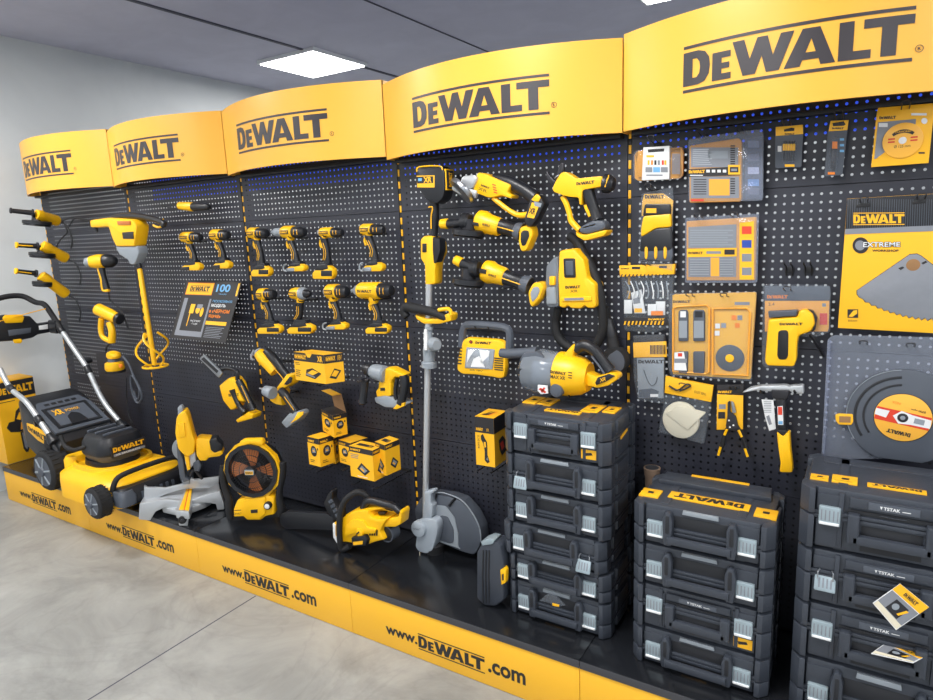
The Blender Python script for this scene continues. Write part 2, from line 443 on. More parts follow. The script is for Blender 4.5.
for i, z in enumerate((.712, 1.213, 1.714)):
    m = MB(); m.box(.0, .0515, z-.01, 5.0, .06, z+.01, 'post_black', 0)  # dark strips added to stop light leaking through the panel seams
    for k in range(5): m.box(k+.009, .0185, z-.008, k+.991, .03, z+.008, 'post_black', 0)
    thing('seam_baffle', 'added light-blocking rail behind the %s joint of the perforated panels' % ('lowest', 'middle', 'highest')[i], 'baffle', m)
m = MB(); m.box(.01, .2, .0, 4.99, .22, .86, 'post_black', .001); thing('hole_darkening_board', 'dark board added low behind the perforated panels to darken the lower holes', 'board', m)  # unseen board, added so the lower peg holes look dark
m = MB(); m.box(1.2, .03, 1.865, 4.99, .04, 1.975, 'led_blue', .001); thing('led_strip', 'blue glowing strip behind the perforated panels under the header signs', 'light', m)
# header signs
ZB = [1.955, 1.946, 1.936, 1.922, 1.925]; ZT = [2.268, 2.243, 2.236, 2.216, 2.225]
for k in range(5):
    def ay(t): return -.075-.14*(1-(2*t-1)**2)
    zb, zt = ZB[k], ZT[k]; m = MB(); n = 40; R = []
    for i in range(n+1):
        t = i/n; x = k+.002+.996*t; y = ay(t)
        R.append([V((x, y, zb)), V((x, y, zt)), V((x, y+.01, zt)), V((x, y+.01, zb))])
    m.loft(R, 'yellow_sign')
    for x in (k+.002, k+.992):
        m.box(x, -.075, zb, x+.006, -.004, zt, 'yellow_sign', .001)
    H = (zt-zb); lz0 = zb+.25*H; lz1 = zb+.685*H
    def fn(a, b):
        t = .214+a*.568; x = k+.002+.996*t
        return V((x, ay(t)-.0015, lz0+(lz1-lz0)*b))
    m.glyphs(fn, 'sign_black', True, .03)
    cx, cz = .796, lz0+.22*(lz1-lz0)
    for i in range(20):
        a0, a1 = 2*math.pi*i/20, 2*math.pi*(i+1)/20
        q = [(cx+r*math.cos(a), cz+r*math.sin(a)) for r, a in ((.0075, a0), (.009, a0), (.009, a1), (.0075, a1))]
        m.add([V((k+.002+.996*t, ay(t)-.002, z)) for t, z in q], [(3, 2, 1, 0)], 'sign_black', True)
    vs, fs, asp = text_geo('R', .02)
    m.add([V((k+.002+.996*(cx-.0035+a*.007), ay(cx)-.0025, cz-.004+b*.008)) for a, b in vs], fs, 'sign_black', True)
    b = MB(); b.box(k+.02, -.046, zb-.012, k+.98, -.002, zb+.002, 'post_black', .001)
    cl = ['at the far left end, by the white wall', 'second from the left, above the paddle mixer', 'middle one, below the ceiling light', 'fourth from the left, above the grass trimmer', 'largest in view, above the packaged blades and bits'][k]
    thing('header_sign', 'curved yellow header sign, '+cl, 'sign', [('sign_panel', m), ('bracket', b)], 'curved yellow header signs')
# plinth
for k in range(5):
    g = .0012
    t = MB(); t.box(k+g, -.489, .2, k+1-g, -.0005, .229, 'top_black', .002)
    t.box(k+g, -.4905, .2, k+1-g, -.4885, .2265, 'lip_grey', .0004)
    f = MB(); f.box(k+g, -.487, .002, k+1-g, -.469, .2, 'yellow_base', .001)
    fr = W(-.4872); z0, z1 = .048, .112
    if k == 3: z0, z1 = .046, .108
    x0 = k+.18; w = .62
    f.text(fr, 'www.', rect(x0, z0+.014, x0+.25*w, z0+.046), .0006, 'print_black', .03)
    f.logo(fr, rect(x0+.258*w, z0-.002, x0+.735*w, z1+.004), .0006, 'print_black')
    f.text(fr, '.com', rect(x0+.757*w, z0+.012, x0+w, z0+.058), .0006, 'print_black', .03)
    body = MB(); body.box(k+g, -.468, 0.002, k+1-g, -.005, .1995, 'post_black', .001)
    cl = ['first from the left, under the lawn mower', 'second from the left, under the mitre saw', 'third from the left, under the fan and chainsaw', 'fourth from the left, under the trimmer head', 'last on the right, under the case stacks'][k]
    thing('plinth_unit', 'yellow-fronted plinth, '+cl, 'plinth', [('top_panel', t, None, 'black top with grey front lip'), ('front_panel', f, None, 'yellow front with black web address'), ('plinth_body', body)], 'plinth units under the display')

W_ = SC.world = bpy.data.worlds.new('world'); W_.use_nodes = True
W_.node_tree.nodes['Background'].inputs[0].default_value = (.86, .93, 1, 1); W_.node_tree.nodes['Background'].inputs[1].default_value = .85
SC.view_settings.view_transform = 'Standard'; SC.view_settings.look = 'None'; SC.view_settings.exposure = 0; SC.view_settings.gamma = 1
# ================================================================ drills and small tools
DN = ['first of the upper four', 'second of the upper four', 'third of the upper four', 'fourth of the upper four', 'first of the lower four', 'second of the lower four', 'third of the lower four', 'large impact wrench', 'left driver above the poster', 'right driver above the poster']
HN = 0
def prongs(x, z, ln, label, w=.026):
    h = MB()
    h.tube([V((x-w, -.001, z)), V((x-w, -ln, z+.002)), V((x-w, -ln-.005, z+.010))], .0024, 'post_black', 6, sub=1)
    h.tube([V((x+w, -.001, z)), V((x+w, -ln, z+.002)), V((x+w, -ln-.005, z+.010))], .0024, 'post_black', 6, sub=1)
    h.box(x-w-.006, -.006, z-.006, x+w+.006, -.001, z+.006, 'post_black', .001)
    thing('peg_hook', label, 'hook', h, 'black prongs under the hung tools')
def drill(c, head, grip, base, style, label, name='impact_driver', group=None, y=-.085, batt=True, gtop=None):
    fr = W(y); xl, yt, xr, yb = head; ym = (yt+yb)/2
    pl = P3(c, xl, ym, y); pr = P3(c, xr, ym, y); hh = (P3(c, (xl+xr)/2, yt, y)-P3(c, (xl+xr)/2, yb, y)).z/2
    L = (pr-pl).length; cx = lambda t: pl.lerp(pr, t)
    B = MB(); N = MB(); M = MB(); G = MB(); T = MB(); F = MB()
    t0, t1 = {'impact': (.14, .60), 'driver': (.36, .68), 'stub': (.05, .5), 'big': (.22, .72), 'rev': (.0, .5)}[style]
    r = hh*.92
    if style == 'rev':
        B.lathe(pl, pr, [(0, r*.55), (.03, r*.85), (.2, r*.98), (t1, r)], 'yellow_plastic')
        N.lathe(pl, pr, [(t1-.01, r*.9), (t1+.01, r*1.03), (.68, r*.98), (.74, r*.8)], 'light_grey_plastic')
        M.lathe(pl, pr, [(.7, r*.7), (.76, r*.75), (.95, r*.5), (1, r*.2)], 'black_plastic')
    else:
        nm = {'impact': [(0, r*.35), (.02, r*.5), (.06, r*.62), (t0, r*.8)], 'driver': [(0, r*.18), (.05, r*.3), (.12, r*.62), (.24, r*.7), (.26, r*.6), (t0, r*.75)],
              'stub': [(0, r*.3), (t0, r*.6)], 'big': [(0, r*.12), (.06, r*.28), (.1, r*.45), (t0, r*.85)]}[style]
        N.lathe(pl, pr, nm, 'light_grey_plastic' if style != 'stub' else 'black_plastic')
        B.lathe(pl, pr, [(t0-.01, r*.6), (t0, r*.85), (t0+.06, r), (t1-.02, r*1.02), (t1, r*.93)], 'yellow_plastic')
        M.lathe(pl, pr, [(t1-.01, r*.8), (t1+.01, r*.9), (.9, r*.84), (.98, r*.6), (1, r*.3)], 'black_plastic')
        for q in (.3, .6):        # vents
            a = cx(t1+(1-t1)*q)
            M.tube([a+V((0, -r*.86, -r*.35)), a+V((0, -r*.9, 0)), a+V((0, -r*.82, r*.4))], .0016, 'yellow_print', 5)
    # yellow saddle under the head joins the grip, badge on the side
    gx, gy = grip[0]; ga = P3(c, gx, gy, y); gb = P3(c, *grip[1], y)
    sad = P3(c, gx, ym+(yb-ym)*.5, y)
    B.lathe(sad, ga+(ga-sad)*.35, [(0, r*.75), (.5, r*.62), (1, r*.42)], 'yellow_plastic', 14)
    bc = cx((t0+t1)/2); w = L*(t1-t0)*.38
    fb = Fr(bc+V((0, -r*1.0-.0002, 0)), (1, 0, 0), (0, 0, 1))
    B.ext(fb, [(-w, -r*.28), (w, -r*.28), (w, r*.3), (-w, r*.3)], -.006, .002, 'black_plastic' if style != 'big' else 'yellow_plastic', .0008)
    B.logo(fb, rect(-w*.9, -r*.2, w*.9, r*.24), .0025, 'yellow_print' if style != 'big' else 'print_black', False)
    ra = .0175; mid = ga.lerp(gb, .5)+V((.006, 0, 0))
    G.tube([ga+(sad-ga)*.3, ga, mid, gb, gb+(gb-ga)*.12], [ra*.95, ra, ra*.9, ra*1.1, ra*1.25], 'black_plastic', 12)
    for s_ in (-.35, .3):
        G.tube([ga.lerp(gb, .12)+V((s_*ra, -ra*.95, 0)), mid+V((s_*ra+.002, -ra*.9, 0)), ga.lerp(gb, .8)+V((s_*ra-.004, -ra*.98, 0))], .0017, 'yellow_print', 5)
    tr = ga.lerp(gb, .12)+V((-ra*1.0, 0, 0))
    T.tube([tr+V((-.004, 0, .012)), tr+V((-.009, 0, -.004)), tr+V((-.003, 0, -.022))], .007, 'yellow_plastic' if style != 'rev' else 'black_plastic', 8)
    bx0, by0, bx1, by1 = base; fb2 = W(y-.022); h_ = by1-by0; w_ = bx1-bx0
    big = h_ > 60 and c is cT
    q2 = lambda *t: fb2.q(c, [(bx0-9+w_*a_*.95, by0+h_*b_) for a_, b_ in t])
    dark = 'light_grey_plastic' if batt == 'grey' else 'black_plastic'
    F.ext(fb2, q2((.02,.6),(.3,.12),(.72,.05),(.97,.3),(1,.72),(.9,1.0),(.05,1.0)), -.032, 0, 'yellow_plastic', .006, .008)
    F.ext(fb2, q2((.12,.42),(.34,.02),(.7,.0),(.8,.3),(.5,.42)), -.036, .002, 'black_plastic', .004, .006)
    F.ext(fb2, q2((.0,.62),(.45,.55),(.45,.98),(.03,1.0)) if not big else q2((.45,.42),(.95,.42),(.95,.8),(.45,.8)), -.036, .003, dark, .003, .004)
    if batt == 'grey': F.tube([fb2.pt(*p_, .012) for p_ in q2((.12,.1),(-.03,.3),(-.03,.8),(.12,.95))], .004, 'light_grey_plastic', 6)
    p = q2((0,0),(1,0),(1,1),(0,1)); zc = [t_[1] for t_ in p]; xc = [t_[0] for t_ in p]
    x0, x1, z0, z1 = min(xc), max(xc), min(zc), max(zc)
    A = MB(); A.ext(fr, [(x0+.3*(x1-x0), z1-.012), (x1-.2*(x1-x0), z1-.012), (x1-.3*(x1-x0), z1+.008), (x0+.38*(x1-x0), z1+.008)], -.018, .018, 'black_plastic', .004)
    global HN
    prongs(ga.x, ga.z+.012, .115, 'black prongs carrying the '+('driver that is ' if HN < 7 else '')+DN[HN]); HN += 1
    parts = [('housing', B), ('nose_cone' if style != 'driver' else 'chuck', N), ('motor_cap', M), ('grip', G, [('trigger', T)]), ('collar', A), ('battery_foot', F)]
    if style in ('impact', 'driver') and batt == 'clip':
        H = MB(); q = V(P3(c, bx0+6, (by0+by1)/2, y-.03)); H.tube([q+V((0, 0, .02)), q+V((-.012, 0, .012)), q+V((-.012, 0, -.018)), q+V((.004, 0, -.022))], .004, 'steel', 6); parts.append(('belt_clip', H))
    thing(name, label, 'power tool', parts, group)
GD = 'cordless drills and drivers hung in rows'
GREYF = (1, 3, 6)
for ia, a in enumerate((
 (cT, (55,40,160,115), ((100,122),(128,262)), (68,262,185,330), 'stub', 'compact cordless driver with a battery, leftmost of the upper row of four', 'cordless_driver'),
 (cT, (183,30,382,112), ((295,122),(332,255)), (278,252,390,300), 'driver', 'cordless hammer drill with grey chuck, second in the upper row of four', 'cordless_drill'),
 (cT, (455,40,600,105), ((492,115),(512,262)), (425,258,558,345), 'impact', 'cordless driver on thick yellow battery, third in the upper row of four', 'impact_driver'),
 (cT, (708,18,842,95), ((752,100),(790,242)), (722,242,845,300), 'stub', 'cordless driver, rightmost of the upper row of four, left of the trimmer', 'cordless_driver'),
 (cT, (110,395,205,470), ((145,480),(182,598)), (103,602,250,665), 'stub', 'compact cordless driver, leftmost of the lower row of four', 'cordless_driver'),
 (cT, (303,390,412,468), ((352,488),(335,598)), (277,598,440,665), 'rev', 'cordless driver facing right, second in the lower row of four', 'cordless_driver'),
 (cT, (495,370,628,465), ((545,472),(580,600)), (508,592,632,640), 'impact', 'grey-nosed cordless driver, third in the lower row of four', 'impact_driver'),
 (cT, (648,358,890,465), ((780,482),(812,605)), (733,600,880,665), 'big', 'large yellow impact wrench with pointed grey nose at the end of the lower row', 'impact_wrench'),
 (cD, (78,200,160,246), ((115,250),(136,318)), (90,318,167,352), 'impact', 'small impact driver above the poster, left of a similar one', 'impact_driver'),
 (cD, (195,190,268,238), ((228,243),(248,312)), (213,310,280,345), 'impact', 'small impact driver above the poster, right of a similar one', 'impact_driver'))):
    drill(*a[:6], name=a[6], group=GD, batt='grey' if ia in GREYF else True)

# rotary tool / pen tool
def LT(c, a, b, ya, yb, prof, m, n=16): # lathe between two seen points
    return (P3(c, *a, ya), P3(c, *b, yb), prof, m, n)
B = MB(); B.lathe(*LT(cD, (75,100), (130,105), -.08, -.08, [(0, .008), (.05, .02), (.9, .024), (1, .02)], 'yellow_plastic'))
H = MB(); H.lathe(*LT(cD, (128,104), (192,104), -.08, -.08, [(0, .02), (.1, .023), (.7, .019), (.95, .016), (1, .006)], 'black_plastic'))
R = MB(); R.tube([P3(cD, 5,98,-.06), P3(cD, 40,108,-.06), P3(cD, 78,112,-.08)], .003, 'cord', 6)
thing('rotary_tool', 'slim yellow and black corded tool lying level under the second header sign', 'power tool', [('housing', B), ('handle', H), ('power_cord', R)])

# three angle grinders, far left
def agrinder(hd, bd, gd, label, yb, hm, sq=False, group='corded angle grinders at the far left'):
    c = cP; H = MB(); B = MB(); D = MB(); G = MB()
    h0 = P3(c, *hd[0], -.34); h1 = P3(c, *hd[1], -.22)
    H.lathe(h0, h1, [(0, .012), (.02, .017), (.08, .018), (.1, .014), (.5, .0145), (.9, .016), (.93, .024), (.98, .024), (1, .012)], 'black_plastic')
    if hm: H.lathe(h0, h1, [(-.01, .015), (.0, .0185), (.07, .0185), (.08, .016)], 'yellow_plastic')
    if hm: H.tube([h0.lerp(h1, .1)+V((.012, -.012, 0)), h0.lerp(h1, .8)+V((.012, -.012, 0))], .004, 'yellow_plastic', 6)
    b0 = P3(c, *bd[0], -.21); b1 = P3(c, *bd[1], -.07)
    B.lathe(b0, b1, [(0, .02), (.03, .032), (.25, .036), (.3, .032), (.9, .034), (.97, .028), (1, .015)], 'yellow_plastic')
    fr = Fr(b0.lerp(b1, .2)+V((0, -.03, .01)), (1, 0, 0), (0, 0, 1)); B.ext(fr, circ(0, 0, .008, n=10), 0, .008, 'print_black', .001)
    if sq: B.tube([b0.lerp(b1, .35)+V((.02, -.03, .01)), b0.lerp(b1, .9)+V((.02, -.03, .01))], .004, 'print_black', 6)
    g0 = P3(c, *gd[0], -.26); g1 = P3(c, *gd[1], -.14)
    ax = V((.1, .1, 1)).normalized(); gm = (g0+g1)/2; rr = (g1-g0).length*.42
    D.lathe(gm-ax*.012, gm+ax*.012, [(0, rr*.9), (.1, rr), (.9, rr), (1, rr*.8)], 'black_plastic', 28)
    G.lathe(gm-ax*.02, gm-ax*.013, [(0, rr*.93), (.5, rr*.95), (1, rr*.93)], 'dark_metal', 28)
    J = MB(); J.lathe(gm+ax*.01, gm+ax*.045, [(0, .03), (.5, .028), (1, .022)], 'dark_metal')
    C = MB(); e = b1; C.tube([e, e+V((.05, .02, -.03)), e+V((.07, .03, -.11)), e+V((.04, .03, -.17))], .0045, 'cord', 6)
    thing('angle_grinder', label, 'power tool', [('side_handle', H), ('motor_housing', B), ('wheel_guard', D), ('grinding_disc', G), ('gear_head', J), ('power_cord', C)], group)
agrinder(((60,130),(215,147)), ((225,155),(375,200)), ((130,190),(340,225)), 'corded angle grinder with all-black side handle, topmost of three on the far left', 0, False)
agrinder(((100,350),(245,358)), ((262,350),(430,440)), ((170,390),(370,430)), 'corded angle grinder with yellow-tipped handle, middle of three on the far left', 0, True)
agrinder(((97,515),(235,532)), ((255,540),(430,670)), ((190,575),(350,610)), 'corded angle grinder with yellow-striped body, lowest of three on the far left', 0, True, True)

# corded drill, heat gun, sander
y = -.1
B = MB(); B.lathe(*LT(cP, (575,458), (665,452), -.14, -.1, [(0, .02), (.05, .035), (.5, .042), (1, .04)], 'yellow_plastic'))
N = MB(); N.lathe(*LT(cP, (543,460), (582,458), -.16, -.14, [(0, .018), (.1, .026), (.8, .03), (1, .028)], 'light_grey_plastic'))
M = MB(); M.lathe(*LT(cP, (660,452), (740,450), -.1, -.06, [(0, .038), (.2, .042), (.7, .038), (1, .02)], 'black_plastic'))
G = MB(); G.tube([P3(cP, 645,490,-.11), P3(cP, 660,560,-.11), P3(cP, 680,632,-.11)], [.02, .018, .02], 'black_plastic', 10)
G2 = MB(); G2.tube([P3(cP, 625,500,-.125), P3(cP, 645,570,-.125), P3(cP, 655,636,-.125), P3(cP, 695,638,-.115)], .008, 'yellow_plastic', 8)
C = MB(); C.tube([P3(cP, 690,640,-.1), P3(cA, 425,690,-.09), P3(cB, 430,80,-.06), P3(cB, 470,120,-.05), P3(cB, 500,190,-.04)], .004, 'cord', 6)
thing('corded_drill', 'corded drill with round yellow front and black rear, right of the grinders', 'power tool', [('housing', B), ('chuck', N), ('motor_cap', M), ('grip', G, [('grip_strip', G2)]), ('power_cord', C)])
fr = W(-.12); B = MB()
B.lathe(*LT(cB, (378,112), (455,148), -.13, -.1, [(0, .03), (.04, .037), (.6, .037), (1, .033)], 'yellow_plastic'))
M = MB(); M.lathe(*LT(cB, (440,140), (470,155), -.1, -.09, [(0, .035), (.3, .037), (.9, .033), (1, .02)], 'black_plastic'))
B.tube([P3(cB, 395,150,-.13), P3(cB, 392,190,-.13), P3(cB, 400,222,-.13), P3(cB, 428,238,-.12)], [.017, .016, .015, .016], 'yellow_plastic', 10)
B.tube([P3(cB, 425,165,-.12), P3(cB, 436,200,-.12), P3(cB, 434,240,-.12)], [.02, .02, .023], 'yellow_plastic', 10)
C = MB(); C.tube([P3(cB, 430,246,-.11), P3(cB, 414,262,-.1), P3(cB, 412,290,-.08)], .005, 'cord', 6)
thing('heat_gun', 'yellow heat gun with closed handle hanging below the corded drill', 'power tool', [('housing', B), ('nozzle', M), ('power_cord', C)])
B = MB(); p0 = P3(cB, 448,350,-.12); zz = lambda yy: P3(cB, 448, yy, -.12).z
B.rrect([(p0.x, -.12, .05, .05, .05, zz(350)), (p0.x, -.12, .056, .056, .056, zz(342)), (p0.x, -.12, .053, .053, .053, zz(322)), (p0.x, -.12, .03, .03, .03, zz(316))], 'yellow_plastic')
PG = MB(); PG.rrect([(p0.x+.005, -.12, .04, .03, .03, zz(304)), (p0.x+.005, -.12, .05, .034, .034, zz(296)), (p0.x+.005, -.12, .046, .03, .03, zz(284)), (p0.x, -.12, .02, .015, .015, zz(278))], 'yellow_plastic')
N = MB(); N.rrect([(p0.x, -.12, .034, .034, .03, zz(318)), (p0.x, -.12, .03, .03, .03, zz(302))], 'grey_plastic')
q = MB(); q.rrect([(p0.x, -.12, .058, .058, .058, zz(358)), (p0.x, -.12, .058, .058, .058, zz(350))], 'rubber')
fr = W(-.178); px_ = fr.q(cB, [(470,335)])[0]; B.ext(fr, circ(px_[0]-.01, px_[1], .013), -.012, .002, 'orange_print', .002)
C = MB(); C.tube([P3(cB, *t_, -.1) for t_ in ((478,296),(502,330),(518,370),(545,425),(550,460),(536,478),(520,455),(508,400),(514,372),(540,420),(540,455),(530,462),(520,430))], .006, 'grey_plastic', 6)
C2 = MB(); C.tube([P3(cB, *t_, -.07) for t_ in ((493,380),(492,450),(500,520),(515,560))], .0035, 'cord', 6)
thing('orbital_sander', 'small yellow orbital sander with coiled grey cord hanging right of the mower handle', 'power tool', [('housing', B), ('palm_grip', PG), ('neck', N), ('sanding_pad', q), ('power_cord', C)])
C = MB()
for pts, yy in ((((385,330),(345,330),(330,380),(350,430),(395,450)), -.05),):
    C.tube([P3(cA, *t_, yy) for t_ in ((240,395),(275,380),(330,385),(365,395))], .004, 'cord', 6)
C.tube([P3(cA, *t_, -.05) for t_ in ((240,390),(262,430),(250,450),(225,480),(215,520))], .005, 'cord', 6)
C.tube([P3(cP, *t_, -.05) for t_ in ((440,230),(480,180),(560,200),(600,210))], .005, 'cord', 6)
thing('power_cable', 'black cables looping between the top grinder and the paddle mixer', 'cable', C)
for i, (z_, yy) in enumerate(((500,-.1),(560,-.12))):
    pass
# paddle mixer
y = -.16; fr = W(y); B = MB()
B.ext(fr, fr.q(cU2, [(62,78),(66,108),(135,104),(150,150),(165,180),(235,180),(245,120),(246,98),(230,75),(130,68)]), -.04, .04, 'yellow_plastic', .014, .012)
a_ = fr.q(cU2, [(192,125),(236,122),(236,150),(196,150)]); B.ext(fr, a_, .038, .043, 'print_black', .001, .004)
G = MB(); G.ext(fr, fr.q(cU2, [(155,180),(243,178),(248,205),(240,228),(230,250),(212,250),(205,232),(172,212)]), -.03, .03, 'light_grey_plastic', .01, .01)
H = MB(); H.tube([P3(cU2, 130,72,y), P3(cU2, 180,62,y), P3(cU2, 260,68,y), P3(cU2, 325,88,y-.02), P3(cU2, 322,100,y-.02)], [.018, .018, .017, .014, .013], 'black_plastic', 10)
H.tube([P3(cU2, 60,80,y), P3(cU2, 66,92,y-.02), P3(cU2, 62,110,y-.02), P3(cU2, 66,125,y-.02)], [.012, .014, .01, .008], 'black_plastic', 8)
H.tube([P3(cU2, 285,98,y), P3(cU2, 305,106,y), P3(cU2, 326,96,y), P3(cU2, 322,74,y)], .006, 'yellow_plastic', 6)
H.ext(fr, fr.q(cU2, [(175,82),(225,82),(225,96),(178,96)]), .03, .047, 'copper', .003)
S = MB(); s0 = P3(cU2, 226,250,y); s1 = P3(cU2, 232,266,y); s2 = P3(cU2, 290,640,y)
S.lathe(s0, s1, [(0, .018), (1, .014)], 'black_plastic'); S.lathe(s1, s2, [(0, .009), (.02, .0135), (1, .0135)], 'yellow_plastic')
Pd = MB(); bt = P3(cU2, 285,645,y); tp = P3(cU2, 270,520,y)
R_ = .082; cz = bt.z; cxm = P3(cB, 604,330,y).x
Pd.tube([V((cxm+R_*.8*math.cos(t*math.pi/8), y+R_*.8*math.sin(t*math.pi/8), cz)) for t in range(16)], .006, 'yellow_plastic', 6, closed=True, sub=2)
top = P3(cU2, 272,535,y).z
for ph in (0.6, 2.7, 4.8):
    pts = []
    for j in range(9):
        t = j/8; ang = ph+t*2.2; rr = R_*1.05*math.sin(math.pi*min(1, .12+t*.88)*.93)+.008
        pts.append(V((cxm+rr*math.cos(ang)*.95-.006*(1-t), y+rr*math.sin(ang), cz+(P3(cU2, 272,515,y).z-cz)*(1-t))))
    Pd.tube(pts, [.006]*9, 'yellow_plastic', 6, sub=2, flat=1.3)
thing('paddle_mixer', 'tall yellow paddle mixer with long shaft and ring-shaped stirring basket', 'power tool', [('motor_housing', B), ('gearbox', G), ('handle', H), ('shaft', S, [('stirring_basket', Pd)])])

# poster
a_, b_, d_ = P3(cD, 40,612,-.14), P3(cD, 255,633,-.14), P3(cD, 318,395,-.03)
n_ = (b_-a_).cross(d_-a_); r_ = ray(*cD(103,392)); e_ = CAM+r_*((a_-CAM).dot(n_)/r_.dot(n_))
Q = Qd(a_, b_, d_, e_)
m = MB(); m.ext(Q, [(0,0),(1,0),(1,1),(0,1)], -.004, 0, 'print_black', 0)
def R4(a, b, c_, d): return [(a, b), (c_, b), (c_, d), (a, d)]
m.poly(Q, R4(.05,.76,.54,.97), .0008, 'orange_print'); m.poly(Q, R4(.06,.77,.53,.96), .001, 'yellow_print')
m.logo(Q, rect(.12,.81,.48,.92), .0014, 'print_black'); m.text(Q, '100', rect(.60,.82,.84,.95), .0014, 'sky_print', .03); m.text(Q, 'YEARS', rect(.66,.775,.80,.795), .0014, 'sky_print')
m.poly(Q, R4(.955,.76,.985,.97), .001, 'yellow_print')
m.poly(Q, R4(.06,.05,.56,.70), .0006, 'grey_print'); m.poly(Q, R4(.13,.14,.53,.70), .001, 'print_black')
m.poly(Q, R4(.22,.44,.30,.60), .0014, 'yellow_print'); m.poly(Q, R4(.235,.22,.25,.44), .0014, 'yellow_print'); m.poly(Q, circ(.37,.50,.04,.06,12), .0014, 'yellow_print'); m.poly(Q, circ(.45,.47,.03,.08,12), .0014, 'yellow_print')
m.poly(Q, R4(.34,.53,.44,.60), .0016, 'grey_print'); m.text(Q, 'ИНСТРУМЕНТ', rect(.29,.30,.47,.33), .0014, 'white_print'); m.text(Q, 'ГОДА', rect(.33,.25,.43,.28), .0014, 'white_print')
m.text(Q, 'ЭКСКЛЮЗИВНАЯ', rect(.59,.645,.93,.685), .0014, 'sky_print', .01); m.text(Q, 'МОДЕЛЬ', rect(.59,.56,.84,.62), .0014, 'white_print', .02)
m.text(Q, 'в «ЧЕРНОМ', rect(.58,.47,.93,.53), .0014, 'orange_print', .02); m.text(Q, 'ЯЩИКЕ»', rect(.59,.38,.80,.44), .0014, 'orange_print', .02)
m.poly(Q, R4(.57,.27,.93,.33), .001, 'yellow_print'); m.lines(Q, .60, .92, .05, .24, 7, .0014, 'grey_print')
thing('wall_poster', 'dark promotional poster in a tilted holder under the two small drivers', 'poster', m)

# pruning saw (small chainsaw), multi-tool, reciprocating saw
y = -.12; fr = W(y); B = MB(); G = MB(); H = MB(); F = MB()
B.ext(fr, fr.q(cE, [(150,255),(180,228),(205,222),(225,250),(235,290),(250,320),(225,318),(215,345),(195,352),(165,315),(155,280)]), -.06, .0, 'yellow_plastic', .012, .01)
B.logo(fr, fr.q(cE, [(188,285),(228,283),(230,297),(190,300)]), .0006, 'print_black', False)
fr2 = W(-.14)
G.ext(fr2, fr2.q(cE, [(74,150),(92,134),(165,205),(150,226)]), -.008, .0, 'steel', .002, .01); G.ext(fr2, fr2.q(cE, [(84,152),(93,144),(150,198),(144,206)]), -.0, .0035, 'dark_metal', .001)
H.tube([P3(cE, *t_, -.12) for t_ in ((150,222),(150,205),(172,188),(205,190),(222,205),(224,232))], .011, 'black_plastic', 8)
H.tube([P3(cE, *t_, -.12) for t_ in ((228,235),(245,268),(268,312),(285,350))], [.018, .019, .017, .02], 'black_plastic', 10)
H.tube([P3(cE, *t_, -.12) for t_ in ((205,270),(215,300),(232,335),(255,360))], [.02, .014, .013, .02], 'black_plastic', 10)
H.tube([P3(cE, 238,255,-.142), P3(cE, 268,322,-.142)], .002, 'yellow_print', 5)
F.ext(W(-.1), W(-.1).q(cE, [(234,383),(280,352),(302,360),(298,378),(240,394)]), -.03, .03, 'yellow_plastic', .006, .006)
thing('pruning_saw', 'small cordless pruning chainsaw hanging nose-up below the poster', 'power tool', [('housing', B), ('guide_bar', G), ('handle', H), ('battery_foot', F)])
B = MB(); H = MB(); N = MB(); F = MB()
a, b_ = P3(cE, 305,125,-.12), P3(cE, 372,200,-.11)
B.lathe(a, b_, [(0, .018), (.03, .028), (.25, .034), (1, .03)], 'yellow_plastic'); N.lathe(a-(b_-a)*.1, a, [(0, .012), (.4, .022), (1, .024)], 'light_grey_plastic')
N.tube([a+V((-.02, -.01, .012)), a+V((-.022, -.03, -.02)), a+V((-.01, -.03, -.035))], .006, 'steel', 6)
H.tube([P3(cE, 335,120,-.11), P3(cE, 365,150,-.11), P3(cE, 398,195,-.11), P3(cE, 430,235,-.1)], [.02, .024, .02, .022], 'black_plastic', 10)
H.tube([P3(cE, 358,180,-.135), P3(cE, 398,225,-.13), P3(cE, 405,250,-.13)], .0022, 'yellow_print', 5)
F.ext(W(-.1), W(-.1).q(cE, [(390,262),(402,245),(432,205),(448,210),(446,245),(420,262)]), -.03, .03, 'yellow_plastic', .006, .008)
F.ext(W(-.13), W(-.13).q(cE, [(405,250),(428,220),(438,224),(434,242),(418,252)]), -.0, .003, 'black_plastic', .001)
thing('oscillating_tool', 'cordless oscillating tool hung diagonally left of the wide charger box', 'power tool', [('housing', B), ('tool_head', N), ('grip', H), ('battery_foot', F)])
B = MB(); H = MB(); N = MB(); F = MB()
fr = W(-.12); B.ext(fr, fr.q(cE, [(340,298),(345,285),(385,262),(398,280),(392,310),(398,335),(370,330),(350,318)]), -.06, .0, 'yellow_plastic', .012, .01)
B.text(fr, 'XR', fr.q(cE, [(352,285),(372,285),(374,300),(354,300)]), .0008, 'print_black', .03)
N.lathe(P3(cE, 325,272,-.15), P3(cE, 362,285,-.15), [(0, .014), (.2, .026), (.9, .032), (1, .03)], 'light_grey_plastic'); N.tube([P3(cE, 310,265,-.15), P3(cE, 345,278,-.15)], .005, 'steel', 6)
H.tube([P3(cE, *t_, -.14) for t_ in ((392,272),(412,295),(430,325),(452,358))], [.02, .021, .019, .022], 'black_plastic', 10)
H.tube([P3(cE, 405,298,-.162), P3(cE, 442,350,-.162)], .0022, 'yellow_print', 5)
F.ext(W(-.13), W(-.13).q(cE, [(410,392),(440,358),(480,348),(488,362),(470,388),(430,415)]), -.03, .03, 'light_grey_plastic', .006, .008)
F.ext(W(-.16), W(-.16).q(cE, [(445,385),(460,358),(482,355),(480,368),(462,384),(430,402)]), -.0, .004, 'yellow_plastic', .001)
